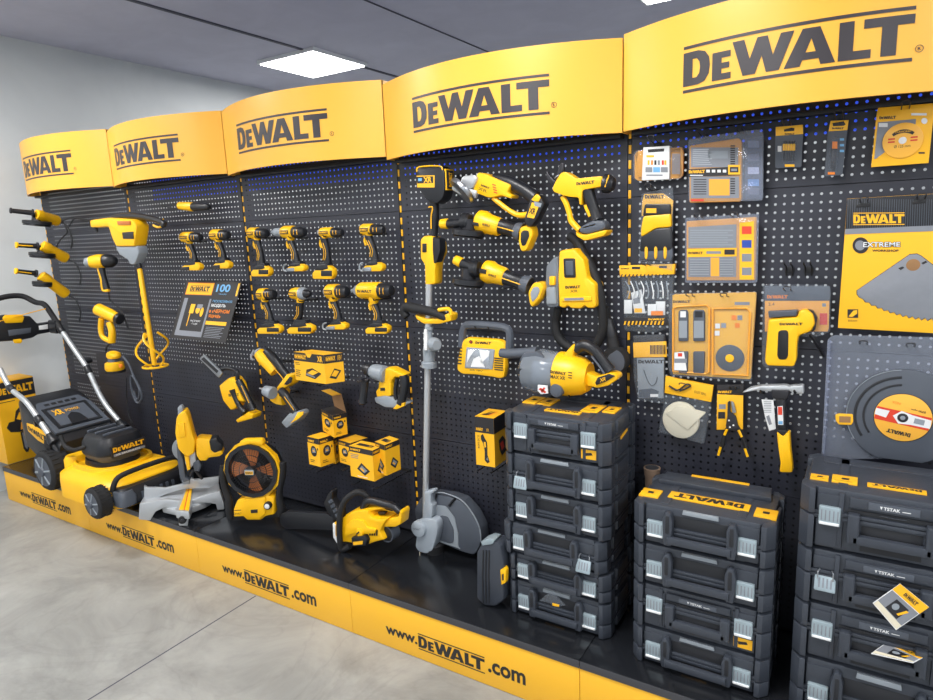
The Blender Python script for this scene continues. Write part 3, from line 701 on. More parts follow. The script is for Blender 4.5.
thing('reciprocating_saw', 'cordless reciprocating saw hung diagonally, foot toward the stacked battery boxes', 'power tool', [('housing', B), ('blade_clamp', N), ('grip', H), ('battery_foot', F)])

# rotary hammer
y = -.12; fr = W(y); B = MB(); G = MB(); H = MB(); F = MB(); N = MB(); Y = MB()
N.lathe(*LT(cE, (712,182), (745,196), y, y, [(0, .012), (.1, .02), (.5, .02), (.55, .03), (1, .034)], 'black_plastic'))
G.lathe(*LT(cE, (740,195), (800,212), y, y, [(0, .026), (.3, .034), (.9, .038), (1, .03)], 'light_grey_plastic'))
B.ext(fr, fr.q(cE, [(778,190),(820,185),(875,212),(870,226),(835,222),(822,240),(822,295),(800,300),(765,300),(762,275),(772,262),(775,215)]), -.05, .005, 'yellow_plastic', .01, .008)
B.ext(fr, fr.q(cE, [(782,262),(800,262),(800,274),(782,274)]), .004, .007, 'print_black', .001)
H.tube([P3(cE, *t_, y) for t_ in ((868,215),(874,250),(868,290),(858,325))], [.018, .02, .018, .02], 'black_plastic', 10)
H.tube([P3(cE, *t_, y) for t_ in ((845,228),(838,262),(838,290),(842,315))], .009, 'black_plastic', 8)
Y.tube([P3(cE, 735,232,y-.03), P3(cE, 712,236,y-.03), P3(cE, 690,240,y-.03)], .006, 'dark_metal', 6)
Y.lathe(P3(cE, 722,232,y-.03), P3(cE, 708,326,y-.03), [(0, .02), (.1, .014), (.25, .017), (.85, .017), (.92, .021), (1, .014)], 'black_plastic')
F.ext(fr, fr.q(cE, [(758,300),(800,292),(872,318),(882,328),(850,342),(800,338),(765,320)]), -.055, .01, 'light_grey_plastic', .008, .008)
F.ext(fr, fr.q(cE, [(835,342),(850,325),(880,318),(878,332),(850,344)]), .0, .014, 'yellow_plastic', .002)
thing('rotary_hammer', 'cordless rotary hammer with black side handle right of the wide charger box', 'power tool', [('housing', B), ('gear_case', G), ('chuck', N), ('grip', H), ('side_handle', Y), ('battery_foot', F)])

# ---------------------------------------------------------------- cartons
def carton(c, cor_b, lb, rb, cor_t, y, label, band=.3, bandm='print_black', body='yellow_print', deco=None, top='yellow_print', name='product_box', group=None, extra=None):
    p = P3(c, *cor_b, y); z0 = p.z; l = un(*c(*lb), 2, z0); r = un(*c(*rb), 2, z0)
    d = CF.cross(V((0, 0, 1))); 
    # height: point above the corner seen at cor_t
    ry = ray(*c(*cor_t)); rx = V((ry.x, ry.y)); t = (V((p.x, p.y))-V((CAM.x, CAM.y))).dot(rx)/rx.dot(rx); h = (CAM.z+ry.z*t)-z0
    q = l+r-p; up = V((0, 0, h)); m = MB()
    FL = Qd(l, p, p+up, l+up); FRr = Qd(p, r, r+up, p+up); BK = Qd(r, q, q+up, r+up); BL = Qd(q, l, l+up, q+up); TP = Qd(l+up, p+up, r+up, q+up)
    sh = .0
    vs = [l, p, r, q, l+up, p+up, r+up, q+up]
    m.add(vs, [(0, 1, 5, 4), (1, 2, 6, 5), (2, 3, 7, 6), (3, 0, 4, 7), (3, 2, 1, 0)], body, True)
    if top: m.add(vs, [(4, 5, 6, 7)], top, True)
    for Q_ in (FL, FRr):
        m.poly(Q_, R4(0, 1-band, 1, 1), .0005, bandm)
    if deco: deco(m, FL, FRr, TP)
    w1 = (l-p).length; w2 = (r-p).length
    parts = m
    if extra: parts = [('carton_body', m)]+extra(l, p, r, q, up)
    return thing(name, label, 'box', parts, group)
def ico(m, Q, cx, cy, r, mt='print_black'):
    m.poly(Q, circ(cx, cy, r*1.1, r*.8, 14), .0006, mt); m.poly(Q, [(cx-r*.6, cy-r*.3), (cx+r*.7, cy-r*.15), (cx+r*.5, cy+r*.5), (cx-r*.5, cy+r*.4)], .001, 'grey_print'); m.poly(Q, R4(cx-r*.3, cy-r*.05, cx+r*.3, cy+r*.15), .0013, 'yellow_print')
def dk_charger(m, L, R, T):
    m.logo(L, rect(.04,.78,.42,.93), .001, 'yellow_print'); m.text(L, 'XR', rect(.78,.74,.95,.95), .001, 'yellow_print', .03); m.poly(L, [(.4,1.0),(.62,1.0),(.55,.86),(.47,.86)], .001, 'yellow_print')
    m.logo(R, rect(.08,.78,.58,.93), .001, 'yellow_print'); m.text(R, '18V', rect(.7,.76,.92,.94), .001, 'yellow_print')
    m.poly(L, [(.36,.2),(.66,.12),(.88,.34),(.6,.5),(.4,.42)], .001, 'print_black'); m.poly(L, [(.42,.3),(.6,.25),(.8,.38),(.6,.44)], .0014, 'yellow_print'); m.poly(L, [(.38,.24),(.66,.16),(.68,.2),(.4,.3)], .0016, 'grey_print')
    m.poly(R, [(.2,.2),(.55,.12),(.85,.4),(.5,.5)], .001, 'print_black'); m.poly(R, [(.3,.26),(.54,.2),(.74,.38),(.5,.44)], .0014, 'yellow_print')
    m.lines(L, .04, .2, .12, .4, 4, .001, 'print_black'); m.lines(L, .04, .2, .55, .66, 2, .001, 'print_black')
carton(cE, (568,249), (450,232), (641,238), (568,136), -.24, 'wide yellow charger box with black lid band right of the oscillating tool', .3, deco=dk_charger, top='yellow_print')
def dk_batt(n):
    def f(m, L, R, T):
        for Q_ in (L, R):
            m.logo(Q_, rect(.08,.82,.6,.93), .001, 'yellow_print', False); ico(m, Q_, .5, .52, .24); m.lines(Q_, .15, .6, .1, .22, 2, .001, 'print_black')
            m.poly(Q_, circ(.85,.62,.05,.05,8), .001, 'print_black')
    return f
def flap(l, p, r, q, up):
    a, b_ = q+up, l+up; o = V((-.01, -.01, .075)); f = MB()
    d = (p-l).normalized()
    f.add([a, r+up, r+up+V((-.02, .0, .085)), a+V((-.02, 0, .085)), a+V((0, 0, .001)), r+up+V((0, 0, .001))], [(0, 1, 2, 3)], 'kraft', True)
    t_ = a+V((-.02, 0, .085)); s_ = r+up+V((-.02, 0, .085))
    f.add([t_, s_, s_+V((-.03, -.03, -.004)), t_+V((-.03, -.03, -.004))], [(0, 1, 2, 3)], 'yellow_print', True)
    return [('open_flap', f, None, 'raised cardboard flap')]
GB = 'small battery boxes below the wide charger box'
carton(cE, (600,458), (556,430), (652,443), (600,372), -.17, 'small yellow battery box with its flap open, on top of the pile', .22, deco=dk_batt(0), group=GB, extra=flap, top='print_black', name='battery_box')
carton(cE, (548,572), (503,560), (603,553), (548,462), -.2, 'small yellow battery box lower left, under the open one', .2, deco=dk_batt(0), group=GB, name='battery_box')
carton(cE, (606,560), (560,550), (622,548), (606,462), -.1, 'small battery box tucked behind, between the lower left one and the pair', .2, deco=dk_batt(0), group=GB, name='battery_box')
carton(cE, (668,568), (622,553), (735,545), (668,478), -.15, 'small yellow battery box behind the large front box, beside the lower left one', .2, deco=dk_batt(0), group=GB, name='battery_box')
def dk_big(m, L, R, T):
    for Q_, k in ((L, 1), (R, 1)):
        m.logo(Q_, rect(.06,.87,.5,.96), .001, 'yellow_print', False)
        m.poly(Q_, [(.3,.3),(.62,.12),(.85,.3),(.5,.52)], .001, 'print_black'); m.poly(Q_, [(.4,.32),(.6,.2),(.74,.3),(.52,.44)], .0014, 'grey_print'); m.poly(Q_, [(.44,.32),(.58,.24),(.62,.28),(.48,.36)], .0018, 'yellow_print')
    m.lines(L, .06, .45, .62, .78, 3, .001, 'grey_print'); m.lines(L, .3, .8, .03, .1, 1, .001, 'white_print')
    m.poly(T, R4(.15,.3,.8,.6), .001, 'print_black'); m.text(T, 'XR', rect(.6,.35,.75,.55), .0014, 'yellow_print')
carton(cE, (756,628), (665,606), (803,604), (756,507), -.26, 'large yellow battery box at the front of the pile, left one of the pair', .17, deco=dk_big, name='battery_box')
carton(cE, (803,606), (765,590), (859,580), (803,486), -.225, 'large yellow battery box, right one of the pair, nearest the trimmer', .17, deco=dk_big, name='battery_box')
def dk_gr(m, L, R, T):
    m.logo(L, rect(.06,.72,.42,.78), .001, 'yellow_print'); m.text(L, 'XR', rect(.6,.72,.74,.78), .001, 'yellow_print')
    m.poly(L, [(.3,.62),(.42,.66),(.5,.58),(.62,.5),(.62,.24),(.72,.1),(.6,.06),(.46,.12),(.48,.3),(.42,.46),(.3,.54)], .001, 'print_black'); m.poly(L, [(.45,.5),(.55,.5),(.56,.4),(.48,.38)], .0014, 'yellow_print'); m.poly(L, [(.55,.14),(.66,.12),(.62,.2)], .0014, 'grey_print')
    m.text(L, 'DCG', [(.12,.5),(.12,.62),(.22,.62),(.22,.5)], .001, 'print_black'); m.text(L, '405', [(.12,.34),(.12,.48),(.22,.48),(.22,.34)], .001, 'print_black')
    m.poly(R, [(.3,.5),(.6,.55),(.85,.4),(.9,.2),(.5,.15),(.35,.3)], .001, 'print_black'); m.poly(R, [(.4,.42),(.6,.45),(.7,.3),(.5,.25)], .0014, 'red_print')
    for a, m_ in ((.2,'print_black'),(.5,'print_black'),(.7,'orange_print')):
        m.poly(T, [(.1+a*.5,.25),(.25+a*.5,.25),(.35+a*.5,.7),(.3+a*.5,.7)], .001, m_)
carton(cH, (409,690), (336,678), (460,652), (402,500), -.2, 'tall yellow grinder box with black upper part, left of the first case stack', .32, deco=dk_gr)

# prongs and shelves that carry the rest of the hung tools and boxes
def under(c, x, yb, y, ln, label, w=.03):
    p = P3(c, x, yb, y); prongs(p.x, p.z-.003, ln, label, w)
under(cE, 555, 236, -.12, .2, 'prongs under the wide charger box', .05)
under(cE, 590, 452, -.10, .16, 'prongs under the open battery box', .02)
under(cE, 562, 566, -.12, .2, 'prongs under the lower left battery boxes', .03)
under(cE, 700, 560, -.10, .2, 'prongs under the battery box behind the large pair', .02)
under(cE, 765, 622, -.17, .26, 'prongs under the large pair of battery boxes', .06)
under(cH, 400, 684, -.13, .2, 'prongs under the tall grinder box', .03)
under(cE, 790, 240, -.10, .12, 'prongs carrying the rotary hammer', .03)
under(cE, 360, 170, -.10, .12, 'prongs carrying the oscillating tool', .02)
under(cE, 390, 290, -.10, .12, 'prongs carrying the reciprocating saw', .02)
under(cE, 205, 250, -.08, .10, 'prongs carrying the small pruning chainsaw', .02)
# ================================================================ things standing on the plinth
ZP = .2295
# -------- lawn mower (forward = +x)
DX = 1.17; DY = -.36
dk = MB(); dk.rrect([(DX+.01,DY,.275,.22,.12,.245),(DX+.01,DY,.295,.24,.13,.255),(DX+.01,DY,.295,.24,.13,.345),(DX-.005,DY,.295,.228,.13,.375),(DX-.02,DY,.26,.20,.12,.395),(DX-.03,DY,.23,.175,.12,.41),(DX-.03,DY,.2,.15,.12,.415)], 'yellow_plastic', 8)
dk.rrect([(DX-.06,DY,.15,.13,.12,.405),(DX-.06,DY,.145,.125,.12,.445)], 'black_plastic', 8)
ring_ = [(DX-.06,DY,.205,.18,.14,.40),(DX-.06,DY,.20,.175,.14,.428),(DX-.06,DY,.185,.16,.13,.43),(DX-.06,DY,.18,.155,.13,.41)]
dk.rrect(ring_, 'yellow_plastic', 8)
dk.rrect([(.92,DY,.05,.17,.05,.27),(.92,DY,.05,.17,.05,.43),(.925,DY,.04,.16,.04,.45)], 'yellow_plastic', 6)
mc = MB(); mx, my = 1.14, -.365
mc.rrect([(mx,my,.10,.10,.07,.435),(mx,my,.12,.115,.07,.45),(mx,my,.132,.13,.075,.485)], 'grey_plastic', 6)
mc.rrect([(mx,my,.135,.133,.075,.485),(mx,my,.137,.135,.075,.50),(mx,my,.13,.127,.07,.55),(mx,my,.115,.11,.06,.58),(mx-.01,my,.09,.085,.05,.592)], 'black_plastic', 6)
for i in range(3): mc.box(mx-.10+.08*i, my-.08, .588, mx-.085+.08*i, my+.08, .602, 'grey_plastic', .003)
bd = MB(); 
Q = Qd(V((mx+.139,my-.09,.478)), V((mx+.139,my+.11,.478)), V((mx+.136,my+.11,.54)), V((mx+.136,my-.09,.54)))
bd.ext(Q, R4(0,0,1,1), -.004, .004, 'print_black', 0); bd.logo(Q, rect(.05,.36,.95,.95), .0046, 'yellow_print', False); bd.poly(Q, R4(.05,.05,.95,.28), .0046, 'grey_print'); bd.text(Q, 'XR BRUSHLESS', rect(.1,.1,.8,.25), .005, 'white_print')
bm = MB(); fx = DX+.29
Qb = FA(fx, 0, 0, 90)
bm.rrect([(fx+.01,DY,.05,.2,.03,.275),(fx+.015,DY,.055,.205,.03,.3),(fx+.01,DY,.055,.205,.03,.345),(fx,DY,.045,.19,.03,.37)], 'black_plastic')
bm.rrect([(fx+.03,DY-.17,.05,.045,.03,.285),(fx+.03,DY-.17,.052,.048,.03,.33),(fx+.02,DY-.17,.045,.04,.03,.36)], 'grey_plastic'); bm.rrect([(fx+.03,DY+.17,.05,.045,.03,.285),(fx+.03,DY+.17,.052,.048,.03,.33),(fx+.02,DY+.17,.045,.04,.03,.36)], 'grey_plastic')
for i in range(6): bm.box(fx+.064, DY-.1+.035*i, .295, fx+.072, DY-.085+.035*i, .335, 'grey_plastic', .002)
fh = MB(); fh.tube([(fx-.02,DY-.2,.355),(fx-.01,DY-.19,.40),(fx-.005,DY-.15,.43),(fx-.005,DY,.437),(fx-.005,DY+.15,.43),(fx-.01,DY+.19,.40),(fx-.02,DY+.2,.355)], .014, 'rubber', 10)
ca = MB()
whs = []
def wheel(x, yo, z, r, w, sgn):   # outer face at y=yo, width w towards +y*sgn
    t = MB(); h = MB()
    t.lathe((x, yo, z), (x, yo+sgn*w, z), [(0, r*.82), (.02, r*.9), (.12, r), (.88, r), (1, r*.86)], 'rubber', 36)
    for k in range(26):
        a = 2*math.pi*k/26
        for s_ in (0, .5):
            aa = a+s_*.12; p = V((x+r*math.cos(aa), yo+sgn*w*(.16+s_), z+r*math.sin(aa))); q = p+V((0, sgn*w*.3, 0))
            t.tube([p, q], r*.035, 'rubber', 5, sub=1)
    h.lathe((x, yo-sgn*.004, z), (x, yo+sgn*.01, z), [(0, r*.2), (.3, r*.78), (1, r*.84)], 'grey_plastic', 30)
    h.lathe((x, yo-sgn*.016, z), (x, yo, z), [(0, r*.12), (.2, r*.24), (1, r*.28)], 'grey_plastic', 16)
    for k in range(6):
        a = math.pi/3*k+.2; h.tube([V((x+r*.2*math.cos(a), yo-sgn*.002, z+r*.2*math.sin(a))), V((x+r*.76*math.cos(a), yo+sgn*.001, z+r*.76*math.sin(a)))], r*.06, 'light_grey_plastic', 6, sub=1)
    return ('wheel', t, [('wheel_hub', h)])
whs = [wheel(.745, -.575, .3505, .117, .12, 1), wheel(1.40, -.655, .3135, .082, .075, 1), wheel(.715, -.17, .3505, .117, .07, 1), wheel(1.375, -.115, .3135, .082, .055, 1)]
bg = MB()
Lb = [(.95,-.335,.17,.50),(.90,-.335,.2,.54)]
# grass bag: sloping lid from deck rear up to the back, dark fabric body below
def sec(x, zb, zt, hy, r=.03):
    o = []; 
    for sy, sz, a in ((1, 1, 0), (-1, 1, 90), (-1, -1, 180), (1, -1, 270)):
        for i in range(4):
            t = math.radians(a+30*i); hz = (zt-zb)/2; rr = min(r, hz*.9); o.append(V((x, -.32+sy*(hy-rr)+rr*math.cos(t), (zt+zb)/2+sz*(hz-rr)+rr*math.sin(t))))
    return o
bg.loft([sec(x, zb, zt, hy) for x, zb, zt, hy in ((.80,.34,.50,.17),(.76,.33,.535,.18),(.6,.35,.625,.185),(.44,.42,.70,.185),(.37,.47,.72,.165),(.33,.52,.70,.13))], 'black_plastic')
ld = MB()
Ql = Qd(V((.76,-.50,.540)), V((.76,-.14,.540)), V((.44,-.14,.707)), V((.44,-.50,.707)))
ld.ext(Ql, [(.06,.02),(.94,.02),(.94,.6),(.84,.86),(.16,.86),(.06,.6)], -.002, .014, 'grey_plastic', .004)
ld.ext(Ql, [(.14,.1),(.86,.1),(.86,.66),(.14,.66)], .012, .019, 'black_plastic', .002)
ld.poly(Ql, R4(.2,.15,.8,.6), .0195, 'grey_plastic'); ld.ext(Ql, [(.36,.12),(.64,.12),(.6,.34),(.5,.42),(.4,.34)], .019, .024, 'black_plastic', .002)
for i in range(5): ld.poly(Ql, R4(.24+.11*i,.73,.32+.11*i,.79), .0146, 'black_plastic')
ld.text(Ql, 'XR', rect(.24,.42,.4,.56), .0235, 'yellow_print', .03); ld.text(Ql, 'POWER', rect(.44,.45,.66,.52), .0235, 'yellow_print')
sd = MB(); frs = W(-.552)
Qs = Qd(P3(cC, 105,175,-.56), P3(cC, 190,232,-.56), P3(cC, 190,255,-.56), P3(cC, 105,205,-.56))
fq = W(-.509)
sd.ext(fq, fq.q(cV, [(168,275),(205,285),(300,345),(303,420),(240,385),(178,325)]), -.008, 0, 'yellow_print', .001)
sd.logo(fq, fq.q(cV, [(175,285),(292,350),(295,408),(185,322)]), .0012, 'print_black', False)
tl = MB(); tr = MB()
lt = [P3(cB, 190,600,-.50), P3(cB, 150,540,-.5), P3(cB, 100,472,-.5), P3(cB, 40,420,-.5), P3(cB, 0,345,-.5)]
tl.tube(lt, .0155, 'aluminium', 12)
e = lt[-1]; dd = (lt[-1]-lt[-2]).normalized()
rt = [P3(cB, 463,548,-.13), P3(cB, 415,490,-.13), P3(cB, 380,430,-.13), P3(cB, 340,345,-.13), P3(cB, 300,285,-.13), P3(cB, 235,190,-.13)]
tr.tube(rt, .0155, 'aluminium', 12)
for P_, T_ in ((lt, tl), (rt, tr)):
    T_.lathe(P_[0]+(P_[0]-P_[1]).normalized()*.07, P_[0], [(0, .03), (.3, .032), (.8, .02), (1, .018)], 'black_plastic')
for T_, a_ in ((tr, P3(cB, 318,318,-.13)), (tl, P3(cC, 140,170,-.5))):
    T_.lathe(a_+V((0, -.01, 0)), a_+V((.01, .055, .005)), [(0, .018), (.4, .012), (.5, .022), (1, .02)], 'black_plastic')
for P_, T_, k_ in ((rt, tr, 3), (rt, tr, 5), (lt, tl, 3), (lt, tl, 1)):
    u_ = (P_[k_]-P_[k_-1]).normalized(); T_.lathe(P_[k_]-u_*.035, P_[k_]+u_*.02, [(0,.017),(.1,.021),(.9,.021),(1,.017)], 'black_plastic', 12)
T_ = tr; T_.tube([P3(cB, 270,250,-.115), P3(cB, 340,340,-.115), P3(cB, 420,480,-.11)], .0025, 'cord', 5)
ud = MB(); u0 = P3(cB, 243,200,-.13)
uc = P3(cB, 150,85,-.13); 
hx = uc.x
ud.tube([u0, P3(cB, 205,140,-.13), P3(cB, 172,95,-.13), uc+V((-.0,-.02,.0)), V((uc.x-.05,-.2,uc.z+.045)), V((uc.x-.055,-.3,uc.z+.05)), V((uc.x-.04,-.42,uc.z+.02)), V((uc.x+.01,-.49,uc.z-.04)), V((u0.x-.02,-.50,u0.z))], .0175, 'rubber', 12)
ur = MB(); cz = P3(cB, 70,180,-.3)
fr = FA(cz.x, cz.y, cz.z, 90)
fr = W(-.30)
f_ = Fr((.05, 0, 0), (0, 1, 0), (0, 0, 1))
def qx(c, xv, pts):   # points on the plane x = xv, as (y,z)
    return [(lambda p: (p.y, p.z))(un(*c(*t_), 0, xv)) for t_ in pts]
XV = .14; fx_ = Fr((XV, 0, 0), (0, 1, 0), (0, 0, 1))
ur.ext(fx_, qx(cB, XV, [(-25,150),(20,135),(120,140),(148,170),(240,155),(245,195),(150,212),(130,225),(80,235),(0,240),(-60,240),(-60,190)]), -.05, .0, 'black_plastic', .012, .01)
ur.ext(fx_, qx(cB, XV, [(30,195),(120,185),(118,205),(35,218)]), -.0, .004, 'grey_plastic', .001)
ur.ext(fx_, qx(cB, XV, [(150,178),(185,172),(186,190),(152,194)]), -.0, .003, 'white_print', .001)
up_ = P3(cB, 215,178,-.13); ur.box(up_.x-.045, -.15, up_.z-.05, up_.x+.04, -.11, up_.z+.04, 'black_plastic', .01)
uy = MB(); uy.ext(fx_, qx(cB, XV, [(8,148),(20,136),(85,134),(92,145),(85,165),(20,168)]), -.02, .012, 'yellow_plastic', .004, .006)
uy.ext(fx_, qx(cB, XV, [(50,232),(80,228),(86,238),(78,246),(56,246)]), -.01, .01, 'yellow_plastic', .003, .004)
ur.tube([un(*cB(0,160), 0, XV), un(*cB(100,132), 0, XV+.02), un(*cB(178,112), 0, XV+.03)], .003, 'yellow_print', 5)
cb = MB(); cb.tube([P3(cC, 235,215,-.53), P3(cC, 252,255,-.53), P3(cC, 285,272,-.52), P3(cC, 325,262,-.50), P3(cC, 350,250,-.46)], .012, 'rubber', 8)
cb2 = MB(); cb2.tube([P3(cC, 300,255,-.3), P3(cC, 330,235,-.3), P3(cC, 350,225,-.3)], .008, 'rubber', 8)
jb = MB(); j = lt[0]; jb.rrect([(j.x+.05,-.475,.07,.025,.02,.30),(j.x+.04,-.475,.06,.03,.02,.42),(j.x+.01,-.49,.035,.03,.02,.50),(j.x,-.50,.02,.02,.01,.535)], 'black_plastic')
jb.lathe((j.x+.01,-.53,.49),(j.x+.01,-.47,.49),[(0,.02),(.1,.035),(.9,.035),(1,.03)],'rubber')
jb.lathe((.715,-.48,.333),(.715,-.2,.333),[(0,.02),(1,.02)],'rubber')
for sy_ in (-.13,): jb.box(-.0, 0, 0, .001, .001, .001, 'rubber', 0) if False else None
j2 = rt[0]; jb.rrect([(j2.x,-.13,.04,.03,.02,.34),(j2.x,-.13,.035,.03,.02,.5),(j2.x,-.13,.02,.02,.01,.53)], 'black_plastic')
thing('lawn_mower', 'yellow and black cordless lawn mower with silver handle standing at the left', 'lawn mower', [('deck', dk), ('motor_cover', mc, [('badge', bd)]), ('bumper', bm, [('carry_handle', fh)]), ('grass_bag', bg, [('bag_lid', ld), ('bag_badge', sd)]), ('handle_tube', tl), ('handle_tube', tr), ('upper_handle', ud, [('control_console', ur), ('console_button', uy)]), ('cable_hose', cb), ('wire_loom', cb2), ('handle_bracket', jb)]+whs)

# tall product box at the far left
m = MB(); m.box(-.19,-.455,ZP,.0,-.225,.78,'yellow_print',.001)
Qx = Qd(V((.0006,-.455,ZP)), V((.0006,-.225,ZP)), V((.0006,-.225,.78)), V((.0006,-.455,.78)))
m.poly(Qx, R4(0,.78,1,.985), .0005, 'print_black'); m.logo(Qx, rect(.03,.82,.97,.95), .001, 'yellow_print', False); m.lines(Qx, .03, .5, .74, .76, 1, .001, 'print_black')
m.poly(Qx, [(.12,.44),(.2,.5),(.34,.5),(.42,.62),(.54,.66),(.6,.6),(.58,.5),(.72,.48),(.8,.42),(.72,.37),(.5,.35),(.2,.38)], .001, 'print_black')
m.poly(Qx, [(.4,.52),(.5,.6),(.54,.56),(.5,.5)], .0014, 'yellow_print'); m.poly(Qx, [(.46,.38),(.68,.39),(.7,.46),(.5,.47)], .0014, 'amber')
m.poly(Qx, [(.44,.35),(.62,.35),(.61,.14),(.56,.09),(.5,.09),(.45,.14)], .001, 'print_black'); m.poly(Qx, [(.48,.34),(.58,.34),(.575,.16),(.54,.12),(.49,.16)], .0014, 'grey_print')
thing('product_box', 'tall yellow box with chainsaw picture standing behind the mower at far left', 'box', m)

# -------- mitre saw
ms = FA(1.76, -.37, ZP, 45); O = ms.O
def L3(a, b, c): return ms.pt(a, b, c)   # a right, b up, c toward viewer
cZ = K(130,460,8.482); mf = FA(1.777, -.412, ZP, 44); bs = MB()
bs.ext(mf, mf.q(cZ, [(72,505),(80,372),(300,335),(420,345),(530,335),(660,292),(762,262),(800,380),(800,422),(740,425),(728,375),(640,365),(520,412),(400,440),(290,405),(215,440),(170,515)]), -.025, .0, 'aluminium', .004, .006)
zt_ = .300; fz = FZ(zt_)
bs.ext(fz, fz.q(cZ, [(80,374),(120,300),(320,262),(505,215),(750,175),(762,262),(660,292),(530,335),(420,345),(300,337)]), -.03, .0, 'aluminium', .004, .006)
bs.ext(FZ(zt_-.02), FZ(zt_-.02).q(cZ, [(270,400),(300,350),(640,300),(690,330),(640,360),(520,405),(400,430)]), -.03, .0, 'aluminium', .004, .01)
tb = MB(); tb.ext(FZ(zt_+.003), FZ(zt_+.003).q(cZ, [(308,292),(400,262),(500,240),(660,232),(660,285),(530,335),(420,350),(318,335)]), -.02, .0, 'aluminium', .003, .006)
arm = MB(); fz2 = FZ(zt_+.012); d_arm = V((.78,-.62,0))
arm.ext(fz2, fz2.q(cZ, [(478,225),(528,238),(522,380),(500,440),(385,432),(400,385)]), -.04, .0, 'aluminium', .004, .008)
fz3 = FZ(zt_+.015); arm.ext(fz3, fz3.q(cZ, [(480,245),(497,247),(455,422),(415,420)]), -.002, .001, 'yellow_plastic', .0005); arm.ext(fz3, fz3.q(cZ, [(505,240),(527,244),(500,425),(464,424)]), -.002, .001, 'yellow_plastic', .0005)
arm.ext(fz3, fz3.q(cZ, [(497,248),(504,245),(463,424),(456,422)]), -.002, .0005, 'red_print', .0002)
pe = fz2.pt(*fz2.q(cZ, [(440,432)])[0]); fe = Fr(pe, (.62,.78,0), (0,0,1))
arm.ext(fe, fe.q(cZ, [(382,430),(505,438),(490,560),(415,558),(410,490),(385,470)]), -.04, .0, 'aluminium', .004, .004)
lk = MB(); c_ = fe.px(*cZ(445,505)); lk.ext(fe, circ(*c_, .02, n=16), -.02, .012, 'rubber', .004); lk.ext(fe, circ(c_[0], c_[1], .009, n=12), .01, .02, 'dark_metal', .002)
fn = MB(); ff = FA(1.77-.075, -.405+.075, ZP, 44)
fn.ext(ff, ff.q(cZ, [(118,220),(145,235),(300,240),(470,200),(500,205),(500,232),(310,288),(118,368)]), -.02, .0, 'aluminium', .003); fn.ext(ff, ff.q(cZ, [(470,160),(505,150),(545,170),(752,145),(752,195),(670,238),(500,245)]), -.02, .0, 'aluminium', .003)
fn.ext(ff, ff.q(cZ, [(440,165),(505,150),(510,200),(450,205)]), -.02, .008, 'light_grey_plastic', .004)
pv = MB(); pf = FA(1.80, -.30, ZP, 45)
pv.ext(pf, pf.q(cQ, [(285,265),(300,275),(318,340),(330,430),(355,445),(320,458),(300,420),(290,340)]), -.03, .02, 'grey_plastic', .006, .006)
pv.tube([pf.pt(*pf.px(*cQ(*t_))) for t_ in ((350,430),(370,400),(400,430),(410,445))], .008, 'dark_metal', 6); pv.ext(pf, pf.q(cQ, [(365,350),(400,340),(412,370),(400,400),(375,395)]), -.02, .03, 'grey_plastic', .006, .006)
pv.ext(pf, pf.q(cQ, [(330,300),(380,300),(385,345),(355,390),(330,360)]), -.02, .03, 'aluminium', .006, .006)
hd = MB(); hd.ext(pf, pf.q(cQ, [(292,130),(300,110),(335,85),(350,110),(375,210),(388,240),(380,300),(352,318),(330,310),(300,278),(286,200)]), -.02, .06, 'yellow_plastic', .012, .012)
hd.ext(pf, pf.q(cQ, [(330,312),(352,318),(360,380),(345,388)]), -.0, .05, 'yellow_plastic', .004); hd.ext(pf, pf.q(cQ, [(300,150),(335,145),(340,215),(305,220)]), .058, .068, 'yellow_plastic', .004, .006)
hh_ = MB(); hh_.ext(pf, pf.q(cQ, [(296,75),(315,68),(325,78),(322,150),(300,148)]), -.0, .05, 'light_grey_plastic', .008, .008)
mt = MB(); mt.ext(pf, pf.q(cQ, [(385,235),(400,225),(460,230),(470,290),(515,285),(522,305),(505,318),(450,325),(440,340),(405,340),(388,310)]), -.03, .05, 'yellow_plastic', .01, .008)
bt = MB(); bt.ext(pf, pf.q(cQ, [(452,240),(462,228),(492,228),(500,245),(518,258),(518,285),(480,300),(460,285)]), -.02, .055, 'black_plastic', .008, .008)
bl = MB(); q_ = pf.px(*cQ(330,330)); bl.ext(pf, circ(q_[0], q_[1]+.03, .07, n=32), -.03, -.028, 'steel', .0005)
thing('mitre_saw', 'yellow mitre saw on grey metal base with raised head, right of mower', 'saw', [('saw_base', bs), ('turntable', tb), ('mitre_arm', arm, [('mitre_lock', lk)]), ('fence', fn), ('pivot_post', pv), ('blade_guard', hd), ('top_handle', hh_), ('motor_housing', mt), ('battery', bt), ('saw_blade', bl)])

# -------- jobsite fan
cW = K(210,430,7.0)
fb_ = FA(2.2, -.31, ZP, 24); ff = Fr(fb_.O+fb_.N*.045, fb_.X, fb_.Y); q = lambda *p: ff.q(cW, p)
ctr_ = ff.px(*cW(283,291)); rx = abs(ff.px(*cW(472,291))[0]-ctr_[0]); rz = abs(ff.px(*cW(283,108))[1]-ctr_[1])
def ring(m, fr, c0, R0, R1, d0, d1, mt, n=40):
    o = circ(c0[0], c0[1], R1, R1, n); i = circ(c0[0], c0[1], R0, R0, n)
    vs = [fr.pt(a, b, d0) for a, b in o]+[fr.pt(a, b, d0) for a, b in i]+[fr.pt(a, b, d1) for a, b in o]+[fr.pt(a, b, d1) for a, b in i]
    fs = []
    for j in range(n):
        l = (j+1) % n
        fs += [(2*n+j, 2*n+l, 3*n+l, 3*n+j), (j, l, 2*n+l, 2*n+j), (n+l, n+j, 3*n+j, 3*n+l), (l, j, n+j, n+l)]
    m.add(vs, fs, mt)
Rf = (rx+rz)/2
hs_ = MB(); ring(hs_, ff, ctr_, Rf*.93, Rf*1.085, -.04, -.014, 'yellow_plastic', 12)
